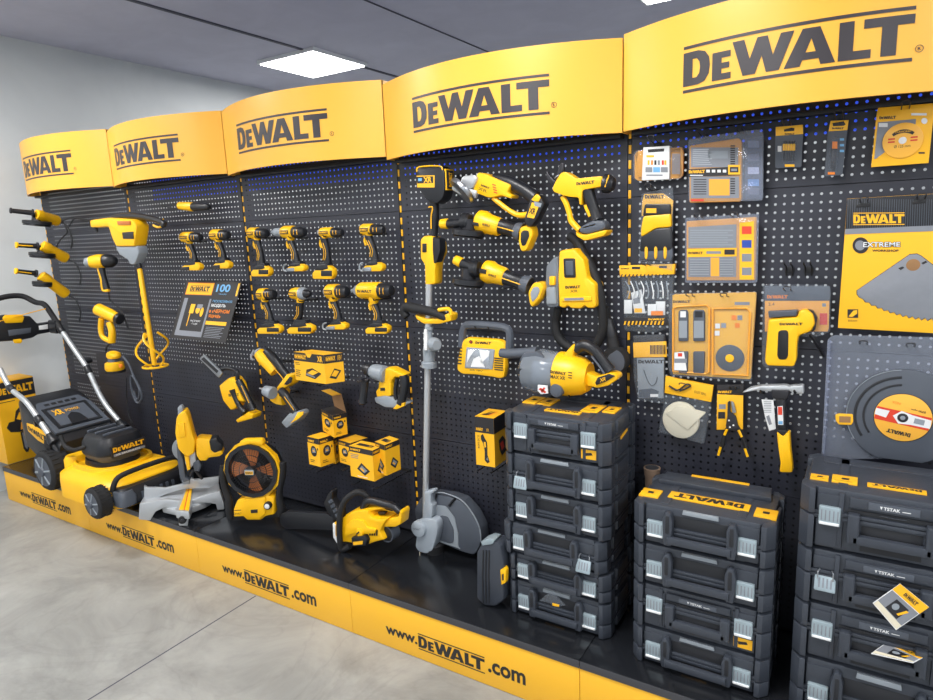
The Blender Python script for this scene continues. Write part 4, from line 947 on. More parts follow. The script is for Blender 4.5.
hs_.ext(ff, q((185,130),(200,85),(225,72),(350,68),(368,95),(360,115),(280,105)), -.045, -.008, 'yellow_plastic', .008, .008)
rb = MB(); ring(rb, ff, ctr_, Rf*.85, Rf*1.0, -.03, .0, 'black_plastic', 16); ring(rb, ff, ctr_, Rf*.83, Rf*.88, -.05, -.008, 'black_plastic', 32)
gr = MB()
for i in range(52):
    a = 2*math.pi*i/52
    gr.tube([ff.pt(ctr_[0]+Rf*.2*math.cos(a), ctr_[1]+Rf*.2*math.sin(a), .008), ff.pt(ctr_[0]+Rf*.55*math.cos(a+.15), ctr_[1]+Rf*.55*math.sin(a+.15), .006), ff.pt(ctr_[0]+Rf*.86*math.cos(a+.2), ctr_[1]+Rf*.86*math.sin(a+.2), -.008)], .0011, 'black_plastic', 4, sub=2)
for rr in (.4, .62): ring(gr, ff, ctr_, Rf*rr, Rf*(rr+.015), .004, .007, 'black_plastic', 32)
hb = MB(); hb.ext(ff, circ(ctr_[0], ctr_[1], Rf*.2, n=24), -.01, .012, 'black_plastic', .003); hb.ext(ff, rnd([(ctr_[0]-.024, ctr_[1]-.013), (ctr_[0]+.024, ctr_[1]-.013), (ctr_[0]+.024, ctr_[1]+.013), (ctr_[0]-.024, ctr_[1]+.013)], .006), .011, .014, 'light_grey_plastic', .001); hb.poly(ff, [(ctr_[0]-.02, ctr_[1]-.009), (ctr_[0]+.02, ctr_[1]-.009), (ctr_[0]+.02, ctr_[1]+.006), (ctr_[0]-.02, ctr_[1]+.006)], .0146, 'yellow_print'); hb.logo(ff, rect(ctr_[0]-.018, ctr_[1]-.007, ctr_[0]+.018, ctr_[1]+.005), .0152, 'print_black', False)
fbks = []
for k in range(4):
    bl = MB(); a0 = math.pi/2*k+math.pi/2+.0
    pts = [(ctr_[0]+r_*math.cos(a0+d_), ctr_[1]+r_*math.sin(a0+d_)) for r_, d_ in ((Rf*.15,-.5),(Rf*.5,-.42),(Rf*.8,-.36),(Rf*.84,-.1),(Rf*.84,.15),(Rf*.8,.38),(Rf*.5,.35),(Rf*.15,.4))]
    P_ = [ff.pt(a, b, -.03+.015*math.sin(math.atan2(b-ctr_[1], a-ctr_[0])-a0)) for a, b in pts]; n = len(P_)
    bl.add(P_+[p-ff.N*.003 for p in P_], [tuple(range(n)), tuple(reversed(range(n, 2*n)))]+[(j, n+j, n+(j+1) % n, (j+1) % n) for j in range(n)], 'copper')
    fbks.append(('fan_blade', bl))
bk = MB(); ring(bk, ff, ctr_, Rf*.1, Rf*.92, -.10, -.085, 'post_black')
ft = MB(); ft.ext(ff, q((155,560),(180,500),(230,480),(250,465),(385,460),(440,480),(442,600),(380,612),(345,640),(250,640),(225,615),(155,618)), -.10, -.012, 'yellow_plastic', .008, .008)
ft.ext(ff, q((230,490),(385,470),(385,590),(340,630),(258,630),(228,590)), -.03, -.005, 'yellow_plastic', .006, .008); ft.ext(ff, q((282,562),(330,558),(330,582),(284,585)), -.01, -.003, 'print_black', .001)
ft.text(ff, 'DEWALT', q((160,588),(212,585),(212,598),(160,601)), -.0115, 'print_black'); ft.poly(ff, q((162,568),(210,565),(210,570),(162,573)), -.0115, 'print_black')
kn = MB(); c_ = ff.px(*cW(404,530)); kn.ext(ff, circ(*c_, .019, n=20), -.02, .008, 'black_plastic', .003); kn.ext(ff, circ(*c_, .013, n=20), .006, .011, 'white_print', .002)
lgs = []
for pts in (((72,265),(70,330),(85,430),(110,500),(115,580),(125,640)), ((492,240),(490,330),(470,430),(468,500),(480,570),(478,620))):
    lg = MB(); lg.tube([ff.pt(*ff.px(*cW(*t_)), -.03) for t_ in pts], [.013,.015,.013,.015,.016,.013], 'rubber', 10, flat=1.3); lgs.append(('stand_arm', lg))
x_ = MB(); x_.ext(ff, q((112,640),(120,618),(470,590),(485,610),(480,628),(130,660)), -.10, -.03, 'rubber', .004)
thing('jobsite_fan', 'round yellow and black fan with orange-brown blades standing right of mitre saw', 'fan', [('fan_housing', hs_), ('front_rim', rb), ('grille', gr, [('hub_badge', hb)]), ('rear_grille', bk), ('fan_foot', ft, [('speed_knob', kn)]), ('base_bar', x_)]+fbks+lgs)

# -------- chainsaw
c2 = K(265,480,6.22); cs = W(-.272); q = lambda *p: cs.q(c2, p)
br = MB(); br.ext(cs, q((88,250),(95,215),(130,196),(380,210),(425,240),(425,312),(130,308),(98,285)), -.03, .0, 'black_plastic', .006, .012)
hg = MB(); hg.ext(cs, q((362,150),(385,95),(410,65),(418,75),(412,120),(440,165),(470,190),(470,240),(430,255),(385,200)), -.04, .0, 'black_plastic', .006, .006)
for i in range(4):
    for j in range(2): hg.ext(cs, q((395+14*i+12*j,130+28*i-8*j),(405+14*i+12*j,126+28*i-8*j),(412+14*i+12*j,142+28*i-8*j),(402+14*i+12*j,148+28*i-8*j)), -.003, .004, 'grey_plastic', .001)
cs = W(-.297)
hoop = MB(); hoop.tube([cs.pt(*cs.px(*c2(*t_)), d_) for t_, d_ in (((600,140),-.05),((575,105),-.04),((545,88),-.02),((500,125),.0),((482,190),.01),((476,280),.015),((480,370),.015),((490,425),.01),((530,410),.0))], .0135, 'rubber', 10)
bdy = MB(); bdy.ext(cs, q((425,262),(440,275),(455,268),(500,215),(540,195),(605,185),(640,190),(645,215),(655,232),(700,245),(760,240),(735,280),(715,320),(740,375),(690,385),(625,408),(500,388),(440,392),(425,350)), -.1, .0, 'yellow_plastic', .01, .008)
bdy.ext(cs, q((505,280),(560,235),(620,250),(640,290),(700,300),(690,330),(560,330),(505,350)), -.004, .010, 'yellow_plastic', .005, .008)
bdy.ext(cs, q((425,268),(440,280),(440,345),(462,380),(450,390),(428,355)), -.01, .004, 'white_print', .001)
for i in range(4): bdy.ext(cs, q((652+14*i,300+4*i),(660+14*i,300+4*i),(658+14*i,345),(650+14*i,345)), -.002, .003, 'black_plastic', .0005)
cs = W(-.272)
rh = MB(); rh.tube([cs.pt(*cs.px(*c2(*t_)), -.0) for t_ in ((612,175),(632,138),(670,130),(740,148),(800,165),(840,200))], [.016,.018,.017,.018,.016,.014], 'black_plastic', 10)
rh.ext(cs, q((760,240),(835,225),(848,180),(860,200),(852,270),(820,288),(735,288),(720,262)), -.05, .01, 'yellow_plastic', .006, .006)
rh.ext(cs, q((632,170),(750,162),(748,176),(700,182),(640,195)), -.04, .01, 'yellow_plastic', .004)
rh.ext(cs, q((690,205),(740,205),(735,222),(700,225)), -.03, -.01, 'black_plastic', .003)
cs = W(-.297)
bt = MB(); bt.ext(cs, q((556,345),(640,335),(655,365),(645,398),(560,402)), -.01, .022, 'black_plastic', .005, .005); bt.poly(cs, q((568,372),(630,364),(628,386),(570,392)), .0226, 'yellow_print')
cs = W(-.272)
rr_ = MB(); c_ = cs.px(*c2(755,335)); rr_.ext(cs, circ(*c_, .034, .04, n=20), -.05, .0, 'post_black', .004); ring(rr_, cs, c_, .033, .037, -.05, .004, 'grey_plastic', 24)
cs = W(-.297)
kb = MB(); c_ = cs.px(*c2(600,320)); kb.ext(cs, circ(*c_, .02, n=16), .0, .016, 'yellow_plastic', .003); kb.tube([cs.pt(*cs.px(*c2(*t_)), .018) for t_ in ((585,328),(602,312))], .003, 'print_black', 6)
thing('chainsaw', 'yellow cordless chainsaw with sheathed bar lying on the plinth in front', 'chainsaw', [('bar_sheath', br), ('hand_guard', hg), ('front_handle', hoop), ('housing', bdy), ('rear_handle', rh), ('battery', bt), ('motor_port', rr_), ('chain_tensioner', kb)])

# -------- grass trimmer
ty = -.13; ft_ = W(ty)
top = P3(cG, 152,480,ty); bot = P3(cI, 100,360,ty)
sh = MB(); sh.lathe(P3(cG, 152,560,ty), bot-(top-bot)*.12, [(0,.0135),(1,.0135)], 'aluminium')
jn = MB(); j0 = P3(cH, 152,140,ty); j1 = P3(cH, 152,300,ty); jn.lathe(j0, j1, [(0,.018),(.08,.018),(.1,.013),(.35,.014),(.45,.022),(.6,.026),(.85,.024),(.88,.032),(1,.032)], 'light_grey_plastic')
k_ = P3(cH, 178,210,ty-.02); jn.lathe(k_+V((-.02,0,0)), k_+V((.02,-.02,-.0)), [(0,.012),(.3,.028),(.7,.028),(1,.02)], 'light_grey_plastic')
k_ = P3(cH, 140,190,ty-.02); jn.tube([k_+V((0,0,.04)), k_, k_+V((.004,-.01,-.045))], [.006,.01,.008], 'white_print', 6)
pw = MB(); pw.ext(ft_, ft_.q(cG, [(112,120),(122,106),(205,100),(222,118),(225,190),(215,230),(190,250),(150,235),(118,190)]), -.05, .02, 'black_plastic', .012, .012)
pw.tube([ft_.pt(*ft_.px(*cG(*t_)), .016) for t_ in ((114,125),(122,106),(200,102),(214,118))], .003, 'yellow_plastic', 6)
pw.poly(ft_, ft_.q(cG, [(115,140),(185,138),(185,185),(118,185)]), .0206, 'yellow_print'); pw.poly(ft_, ft_.q(cG, [(115,144),(180,142),(180,168),(118,170)]), .021, 'black_plastic'); pw.text(ft_, 'XR', ft_.q(cG, [(142,145),(174,144),(174,166),(143,167)]), .0214, 'yellow_print', .04); pw.poly(ft_, ft_.q(cG, [(122,150),(136,149),(136,160),(122,161)]), .0214, 'sky_print')
xr_ = ft_.px(*cG(222,150))[0]; zr0 = ft_.px(*cG(222,195))[1]; zr1 = ft_.px(*cG(222,112))[1]
f90 = Fr((xr_+.001, ty, 0), (0,1,0), (0,0,1)); pw.ext(f90, [(-.012,zr0),(.045,zr0),(.045,zr1),(-.012,zr1)], -.006, .002, 'yellow_plastic', .002); pw.ext(f90, [(-.007,zr0+.005),(.04,zr0+.005),(.04,zr1-.005),(-.007,zr1-.005)], -.003, .0035, 'black_plastic', .001)
pw.logo(f90, [(0,zr0+.012),(0,zr1-.012),(.034,zr1-.012),(.034,zr0+.012)], .0042, 'yellow_print', False)
nk = MB(); nk.tube([ft_.pt(*ft_.px(*cG(*t_)), -.02) for t_ in ((160,235),(163,290),(160,350),(155,385))], [.02,.018,.017,.022], 'black_plastic', 10)
nk.tube([ft_.pt(*ft_.px(*cG(*t_)), .0) for t_ in ((150,262),(165,262),(160,300),(160,345))], .003, 'yellow_print', 5)
tg = MB(); tg.ext(ft_, ft_.q(cG, [(122,385),(135,372),(165,372),(195,395),(200,440),(185,470),(180,510),(180,560),(140,565),(138,485),(122,460)]), -.05, .01, 'yellow_plastic', .01, .01); tg.ext(ft_, ft_.q(cG, [(172,375),(200,385),(202,430),(188,475),(176,480),(172,430)]), -.03, .013, 'black_plastic', .004, .006); tg.ext(ft_, ft_.q(cG, [(132,402),(148,402),(148,436),(132,436)]), .008, .013, 'black_plastic', .002)
bh = MB(); bh.tube([ft_.pt(*ft_.px(*cH(*t_)), d_) for t_, d_ in (((66,104),.0),((54,84),.0),((66,66),.0),((110,70),.015),((175,84),.015),((215,104),.01),((235,118),.0))], [.016,.019,.02,.021,.018,.016,.012], 'rubber', 10)
by = MB(); by.ext(ft_, ft_.q(cH, [(105,92),(150,108),(190,108),(240,85),(252,92),(248,118),(200,130),(140,130),(112,112)]), -.03, .02, 'yellow_plastic', .008, .008); by.tube([ft_.pt(*ft_.px(*cH(*t_)), .02) for t_ in ((200,75),(240,72),(250,95))], .008, 'yellow_plastic', 8)
hdm = MB(); tf_ = W(-.155)
hdm.ext(tf_, tf_.q(cR, [(90,100),(160,85),(175,100),(150,120),(150,190),(165,210),(160,290),(140,320),(90,310),(95,220),(85,205),(100,190),(102,125)]), -.05, -.01, 'silver_plastic', .006, .006)
hdm.ext(tf_, tf_.q(cR, [(45,320),(100,300),(170,305),(205,320),(218,370),(205,450),(170,560),(120,580),(60,560),(35,520),(45,440)]), -.06, .0, 'silver_plastic', .012, .015)
c_ = tf_.px(*cR(75,375)); hdm.ext(tf_, circ(*c_, .037, n=24), -.02, .018, 'silver_plastic', .008)
hdm.text(tf_, 'DEWALT', tf_.q(cR, [(45,362),(100,364),(100,378),(45,376)]), .0186, 'grey_plastic')
gd = MB(); g0 = W(-.105)
arc = g0.q(cR, [(40,300),(35,220),(80,140),(170,110),(300,130),(400,165),(490,270),(545,380),(555,480),(520,560),(490,585),(400,560),(210,480),(120,420)])
gd.ext(g0, arc, -.07, .0, 'grey_plastic', .008, .01)
gd.ext(g0, g0.q(cR, [(180,190),(280,200),(350,290),(380,420),(380,520),(400,535),(215,475),(215,320),(180,280)]), -.002, .005, 'light_grey_plastic', .004, .01); gd.ext(g0, g0.q(cR, [(240,270),(300,280),(345,380),(345,480),(320,490),(240,465),(235,340)]), .003, .008, 'grey_plastic', .004, .01)
for a_, b_ in (((210,120),(180,165)), ((350,145),(305,200))): gd.tube([g0.pt(*g0.px(*cR(*a_)), .0), g0.pt(*g0.px(*cR(*b_)), .002)], .006, 'black_plastic', 6)
gd.tube([g0.pt(*g0.px(*cR(*t_)), .0) for t_ in ((170,110),(250,98),(390,150),(480,250),(540,370),(553,480))], .003, 'light_grey_plastic', 5)
sp = MB(); a_ = P3(cR, 190,520,-.11); sp.lathe(a_+V((0,0,-.035)), a_+V((0,0,.03)), [(0,.02),(.1,.04),(.8,.045),(1,.03)], 'rubber')
ln = MB(); ln.tube([P3(cR, *t_, -.17) for t_ in ((75,560),(78,600),(90,630),(100,655))], .0016, 'cream_cloth', 5)
thing('grass_trimmer', 'tall cordless grass trimmer with silver shaft and grey guard standing at centre', 'grass trimmer', [('shaft', sh), ('shaft_coupling', jn), ('power_head', pw), ('neck', nk), ('trigger_grip', tg), ('loop_handle', bh, [('handle_bracket', by)]), ('gear_head', hdm), ('guard', gd), ('spool', sp, [('cutting_line', ln)])])
# ================================================================ tools on the fourth bay
def tubeq(m, fr, c, pts, r, mt, d=0, n=8, **k): m.tube([fr.pt(*fr.px(*c(*t_)), d) for t_ in pts], r, mt, n, **k)
# cutoff tool with metal guard
y = -.15; fr = W(y); q = lambda *p: fr.q(cG, p)
B = MB(); a = P3(cG, 335,165,y+.03); b_ = P3(cG, 455,215,y+.03); B.ext(fr, q((318,178),(340,125),(365,130),(470,175),(455,205),(475,215),(470,228),(430,215),(385,225),(330,205)), -.06, .0, 'yellow_plastic', .014, .01)
B.logo(fr, q((355,170),(388,182),(386,192),(353,180)), .0008, 'print_black', False); B.text(fr, 'XR', q((345,182),(378,195),(376,206),(343,193)), .0008, 'print_black')
for i in range(4): B.poly(fr, q((398+2*i,170+10*i),(412+2*i,175+10*i),(411+2*i,179+10*i),(397+2*i,174+10*i)), .0008, 'red_print')
G = MB(); G.ext(fr, q((275,165),(285,140),(335,135),(345,150),(325,190),(300,190)), -.05, .01, 'aluminium', .008, .01)
G.tube([fr.pt(*fr.px(*cG(*t_)), .0) for t_ in ((248,178),(290,200),(338,212))], [.016,.018,.014], 'aluminium', 10, flat=.5)
D = MB(); D.lathe(P3(cG, 288,190,-.16)+V((-.01,-.01,-.012)), P3(cG, 288,190,-.16)+V((.0,.0,.0)), [(0,.055),(.5,.058),(1,.055)], 'steel', 28)
H = MB(); tubeq(H, fr, cG, ((390,150),(440,162),(500,190),(550,225)), [.022,.024,.023,.026], 'black_plastic', -.03, 10)
F = MB(); F.ext(fr, q((520,305),(545,225),(580,208),(588,225),(600,250),(575,300),(545,340),(525,330)), -.05, .0, 'black_plastic', .008, .008); F.poly(fr, q((532,300),(552,242),(582,250),(560,305)), .0006, 'yellow_print'); F.text(fr, 'XR', q((545,262),(570,268),(562,292),(540,284)), .0012, 'print_black', .03); F.poly(fr, q((560,238),(590,246),(585,262),(562,256)), .001, 'light_grey_plastic')
F.ext(fr, q((548,232),(570,208),(586,222),(580,240),(560,240)), -.05, .002, 'yellow_plastic', .004, .005)
T = MB(); tubeq(T, fr, cG, ((392,225),(415,245),(455,275),(490,292),(525,290)), [.010,.009,.009,.01,.011], 'yellow_plastic', -.02)
thing('cutoff_tool', 'cordless cutoff tool with silver wheel guard, upper one right of the trimmer head', 'power tool', [('housing', B), ('wheel_guard', G), ('cutting_disc', D), ('motor_grip', H), ('battery', F), ('guard_bar', T)])

def cgrinder(sh, col, body, grip, foot, disc, badge, label, dk=True):
    y = -.14; fr = W(y); q = lambda *p: fr.q(cG, p)
    H = MB(); tubeq(H, fr, cG, sh, [.017]*len(sh), 'black_plastic', .01, 12)
    s0 = fr.pt(*fr.px(*cG(*sh[0])), .01); s1 = fr.pt(*fr.px(*cG(*sh[1])), .01); d = (s1-s0).normalized()
    H.lathe(s0-d*.004, s0+d*.028, [(0,.010),(.02,.018),(.9,.02),(1,.017)], 'yellow_plastic'); H.lathe(s0-d*.006, s0-d*.003, [(0,.012),(1,.013)], 'orange_print')
    C = MB(); c_ = fr.pt(*fr.px(*cG(*col)), .0); e_ = fr.pt(*fr.px(*cG(*body[0])), -.02); C.lathe(c_-V((.02,0,0)), c_+V((.02,0,0)), [(0,.02),(.2,.034),(.8,.034),(1,.026)], 'black_plastic')
    B = MB(); p = [fr.pt(*fr.px(*cG(*t_)), -.03) for t_ in body]; L = (p[1]-p[0]).length
    B.lathe(p[0], p[1], [(0,.03),(.05,.042),(.3,.045),(.5,.038),(.95,.034),(1,.03)], 'yellow_plastic')
    qb = q(*badge); B.ext(fr, qb, -.006, .017, 'print_black', .001)
    fm = Fr((p[0]+p[1])/2+V((0,-.041,0)), (p[1]-p[0]), V((0,0,1))-(p[1]-p[0]).normalized()*(p[1]-p[0]).normalized().z)
    B.logo(fm, rect(-.004,-.006,.03,.006), .002, 'print_black', False)
    G = MB(); tubeq(G, fr, cG, grip, [.03]+[.026]*(len(grip)-2)+[.03], 'black_plastic', -.03, 12)
    G.tube([fr.pt(*fr.px(*cG(*grip[0])), .0), fr.pt(*fr.px(*cG(*grip[-1])), .0)], .0022, 'yellow_print', 5)
    g2 = fr.pt(*fr.px(*cG(*grip[-1])), -.03); g1 = fr.pt(*fr.px(*cG(*grip[-2])), -.03)
    G.lathe(g1.lerp(g2, .5), g2, [(0,.03),(.5,.034),(1,.034)], 'grey_plastic')
    F = MB(); F.ext(fr, q(*foot), -.055, -.0, 'yellow_plastic', .008, .01)
    fx = q(*foot); cx = sum(t_[0] for t_ in fx)/len(fx); cz = sum(t_[1] for t_ in fx)/len(fx)
    F.ext(fr, [(cx+(a-cx)*.6, cz+(b-cz)*.6) for a, b in fx], -.002, .002, 'black_plastic' if dk else 'light_grey_plastic', .001, .006)
    D = MB(); dc = fr.pt(*fr.px(*cG(*disc)), -.0); ax = V((.12,.05,1)).normalized(); D.lathe(dc-ax*.014, dc+ax*.012, [(0,.055),(.15,.062),(.85,.062),(1,.055)], 'black_plastic', 28); D.lathe(dc-ax*.02, dc-ax*.015, [(0,.055),(1,.056)], 'dark_metal', 28)
    D.lathe(dc+ax*.01, dc+ax*.05, [(0,.028),(1,.03)], 'dark_metal')
    thing('cordless_grinder', label, 'power tool', [('side_handle', H), ('collar', C), ('housing', B), ('grip', G), ('battery_foot', F), ('wheel_guard', D)], 'cordless angle grinders of the fourth bay')
cgrinder(((208,326),(245,325),(290,322)), (297,318), ((325,315),(415,340)), ((410,335),(450,345),(500,360)), ((500,345),(520,332),(550,335),(555,370),(530,430),(508,435),(498,400)), (305,360), ((325,318),(352,322),(352,335),(325,330)), 'cordless grinder with long yellow foot, middle tool right of the trimmer handle', True)
cgrinder(((262,466),(290,480),(325,492)), (332,500), ((352,510),(435,535)), ((430,535),(470,548),(530,570)), ((535,590),(555,555),(585,552),(597,575),(580,620),(550,652),(540,635)), (305,550), ((355,498),(382,503),(380,520),(353,514)), 'cordless grinder just above the square work light', False)

# pruner
y = -.13; fr = W(y); q = lambda *p: fr.q(cS, p)
B = MB(); B.ext(fr, q((155,275),(170,235),(210,165),(240,150),(270,165),(320,200),(500,182),(508,205),(505,255),(440,265),(365,280),(360,385),(345,380),(340,330),(290,330),(240,320),(170,295)), -.05, .0, 'yellow_plastic', .012, .01)
B.logo(fr, q((325,222),(452,208),(452,238),(325,252)), .0008, 'print_black', False)
M = MB(); a = fr.pt(*fr.px(*cS(498,232)), -.025); b_ = fr.pt(*fr.px(*cS(575,238)), -.025); M.lathe(a, b_, [(0,.028),(.1,.032),(.6,.03),(.95,.02),(1,.01)], 'black_plastic'); 
for i in range(3): M.tube([a.lerp(b_, .4+.12*i)+V((0,-.03,-.012+.012*i)), a.lerp(b_, .48+.12*i)+V((0,-.028,.004+.012*i))], .002, 'yellow_print', 5)
J = MB(); J.ext(fr, q((175,160),(185,105),(208,85),(222,95),(222,150),(205,160),(190,200),(170,190)), -.03, -.018, 'dark_metal', .003, .006)
J2 = MB(); J2.ext(fr, q((95,150),(108,150),(130,185),(165,215),(160,245),(135,240),(105,205)), -.03, -.015, 'dark_metal', .003, .006); J2.tube([fr.pt(*fr.px(*cS(*t_)), -.01) for t_ in ((185,185),(188,190))], .014, 'steel', 8, sub=1)
G = MB(); tubeq(G, fr, cS, ((385,270),(400,340),(430,420),(455,490)), [.024,.022,.02,.024], 'black_plastic', -.025, 12); 
G.ext(fr, q((340,545),(400,510),(440,490),(510,495),(530,520),(525,555),(400,590),(345,580)), -.055, .0, 'grey_plastic', .008, .008)
for i in range(2): G.poly(fr, q((370,540+0*i),(455,518),(456,524),(371,546)), .0008, 'yellow_print')
F = MB(); F.ext(fr, q((320,570),(345,590),(400,592),(535,558),(540,572),(520,600),(385,635),(330,605)), -.06, .005, 'yellow_plastic', .006, .006)
g2 = MB(); tubeq(g2, fr, cS, ((212,325),(240,380),(262,450),(275,500),(330,560)), [.010,.010,.010,.011,.011], 'yellow_plastic', -.02)
Tt = MB(); tubeq(Tt, fr, cS, ((378,385),(392,420),(412,465)), .006, 'yellow_plastic', -.01); 
thing('pruning_shear', 'yellow cordless pruning shear with black curved blades at the top right of the bay', 'power tool', [('housing', B), ('motor_cap', M), ('upper_blade', J), ('lower_blade', J2), ('grip', G), ('battery_foot', F), ('hand_guard', g2), ('trigger', Tt)])

# dust extractor box + hose
y = -.12; fr = W(y); q = lambda *p: fr.q(cG, p)
B = MB(); B.ext(fr, q((655,432),(680,425),(718,422),(725,432),(755,465),(768,535),(798,560),(802,645),(790,655),(765,655),(755,645),(740,658),(700,655),(690,645),(675,655),(655,650),(650,540)), -.09, .0, 'yellow_plastic', .012, .008)
B.ext(fr, q((675,460),(720,460),(723,535),(678,535)), -.004, .004, 'black_plastic', .002, .006); B.ext(fr, q((683,470),(713,470),(715,525),(686,525)), .002, .006, 'grey_plastic', .002, .004)
B.logo(fr, q((682,565),(740,563),(740,578),(682,580)), .0008, 'print_black', False); B.text(fr, 'XR', q((700,583),(730,582),(730,592),(700,593)), .0008, 'print_black')
B.ext(fr, q((668,610),(785,608),(785,625),(668,627)), -.002, .005, 'yellow_plastic', .002, .006); B.poly(fr, q((680,614),(755,612),(755,622),(680,624)), .0056, 'grey_print')
C = MB(); C.ext(fr, q((600,490),(630,455),(650,450),(652,650),(612,655),(598,640),(597,560)), -.08, -.01, 'smoke_plastic', .01, .01); C.ext(fr, q((602,575),(640,570),(645,640),(605,640)), -.06, -.004, 'light_grey_plastic', .006, .008)
Y2 = MB(); Y2.ext(fr, q((618,530),(640,530),(640,565),(618,565)), -.04, .0, 'yellow_plastic', .004, .004)
hs = MB(); fh_ = W(-.10)
pts = [(*cG(700,375),-.03),(*cG(730,400),-.05),(*cG(775,480),-.07),(*cG(810,570),-.08),(*cH(822,60),-.08),(*cH(828,150),-.07),(*cH(800,215),-.06),(*cH(750,240),-.05),(*cH(700,225),-.04),(*cH(655,185),-.04),(*cH(645,130),-.04),(*cH(655,70),-.04)]
hs.tube([un(u, v, 1, d_) for u, v, d_ in pts], .0165, 'rubber', 12, sub=5)
nz = MB(); n0 = P3(cH, 845,110,-.05); n1 = P3(cH, 862,180,-.05); nz.lathe(n0, n1, [(0,.014),(.1,.018),(.9,.022),(1,.022)], 'black_plastic'); 
n2 = P3(cH, 878,262,-.055); nz.lathe(n1, n2, [(0,.02),(1,.024)], 'rubber'); nd = P3(cH, 882,272,-.055)
nz.lathe(nd+V((0,.03,0)), nd+V((-.005,-.025,-.0)), [(0,.035),(.2,.047),(.8,.05),(1,.046)], 'rubber', 24); nz.lathe(nd+V((-.005,-.024,0)), nd+V((-.006,-.03,0)), [(0,.044),(.2,.03),(1,.008)], 'grey_plastic', 24)
nz.tube([P3(cH, 838,65,-.06), n0], .012, 'rubber', 10)
thing('dust_extractor', 'portable yellow dust extractor with clear left chamber and long black looping hose', 'power tool', [('housing', B), ('dust_chamber', C, [('chamber_latch', Y2)]), ('hose', hs, [('hose_nozzle', nz)])])

# work light
y = -.11; fr = W(y); q = lambda *p: fr.q(cY, p)
B = MB(); B.ext(fr, q((395,320),(405,250),(425,155),(465,122),(500,125),(700,140),(738,170),(735,290),(738,330),(728,405),(690,412),(640,400),(520,385),(430,380),(398,355)), -.035, .0, 'yellow_plastic', .010, .01)
B.logo(fr, q((530,145),(640,150),(638,175),(528,170)), .0008, 'print_black', False); B.poly(fr, [tuple(t_) for t_ in circ(*fr.px(*cY(497,153)), .0075)], .0008, 'print_black'); B.poly(fr, circ(*fr.px(*cY(497,153)), .003), .0012, 'red_print')
B.text(fr, 'XR 18V', q((488,344),(580,352),(578,362),(487,354)), .0008, 'print_black')
for i in range(6):
    B.ext(fr, q((404-1*i,188+22*i),(436-1*i,192+22*i),(435-1*i,200+22*i),(403-1*i,196+22*i)), -.003, .003, 'print_black', .001); B.ext(fr, q((662,262+16*i),(722,268+16*i),(722,275+16*i),(662,269+16*i)), -.003, .003, 'print_black', .001)
Ln = MB(); Ln.ext(fr, q((468,190),(665,205),(650,345),(455,335)), -.004, .004, 'light_grey_plastic', .002, .004); Ln.ext(fr, q((478,200),(635,212),(625,335),(463,325)), .001, .0055, 'lens_silver', .001, .004)
for pts in (((560,205),(632,214),(626,250),(575,300)), ((480,205),(530,206),(500,250),(472,300)), ((520,270),(560,250),(600,330),(500,325))): Ln.poly(fr, q(*pts), .0058, 'white_print')  # white patches painted as bright reflections in the lens
Hn = MB(); tubeq(Hn, fr, cY, ((420,190),(425,110),(440,50),(480,35),(600,40),(720,55),(755,85),(758,150),(752,230)), .0155, 'grey_plastic', -.012, 8, sub=2)
Hn.tube([fr.pt(*fr.px(*cY(750,180)), -.03), fr.pt(*fr.px(*cY(735,200)), -.03)], .02, 'grey_plastic', 8, sub=1)
thing('work_light', 'square yellow work light with grey bail handle left of the hand vacuum', 'lamp', [('housing', B), ('lens', Ln), ('bail_handle', Hn)])

# hand vacuum
y = -.235; fr = W(y); q = lambda *p: fr.q(cH, p)
N = MB(); tubeq(N, fr, cH, ((415,250),(450,253),(520,250),(560,252)), [.017,.0185,.019,.026], 'grey_plastic', -.03, 10)
C = MB(); a = fr.pt(*fr.px(*cH(495,318)), -.05); b_ = fr.pt(*fr.px(*cH(640,335)), -.05)
C.lathe(a, b_, [(0,.03),(.03,.055),(.15,.075),(.5,.082),(.95,.074),(1,.068)], 'smoke_plastic', 28)
C.lathe(a.lerp(b_, .42), b_, [(0,.05),(.02,.066),(1,.066)], 'light_grey_plastic', 24); C.ext(fr, q((500,300),(560,300),(560,325),(502,322)), .02, .024, 'black_plastic', .002, .004)
C.ext(fr, q((500,275),(520,245),(570,240),(600,262),(605,275)), -.07, -.0, 'grey_plastic', .008, .008)
B = MB(); a2 = b_; b2 = fr.pt(*fr.px(*cH(755,350)), -.05); B.lathe(a2-(b2-a2)*.08, b2, [(0,.068),(.04,.078),(.4,.078),(.8,.066),(1,.05)], 'yellow_plastic', 28)
B.ext(fr, q((640,290),(660,260),(690,225),(705,212),(712,232),(700,262),(720,290),(700,300)), -.07, -.02, 'yellow_plastic', .01, .01)
B.ext(fr, q((740,320),(775,335),(800,345),(830,330),(835,345),(800,375),(790,385),(745,375)), -.07, -.02, 'yellow_plastic', .008, .008)
B.logo(fr, q((637,302),(698,312),(696,326),(636,318)), .0295, 'print_black', False); B.text(fr, 'MAX XR', q((637,322),(695,330),(694,343),(637,336)), .0295, 'print_black', .02)
for i in range(3): B.poly(fr, q((705,312+10*i),(720,314+10*i),(720,318+10*i),(705,316+10*i)), .0285, 'print_black')
W1 = MB(); c_ = fr.px(*cH(657,385)); W1.ext(fr, circ(*c_, .024, n=20), -.03, .03, 'grey_plastic', .006)
W2 = MB(); W2.ext(fr, q((588,362),(625,365),(628,395),(600,398),(588,385)), .024, .03, 'white_print', .001); W2.poly(fr, q((592,378),(600,372),(622,388),(616,394)), .0306, 'red_print'); W2.poly(fr, q((600,386),(612,370),(618,374),(606,392)), .0306, 'red_print')
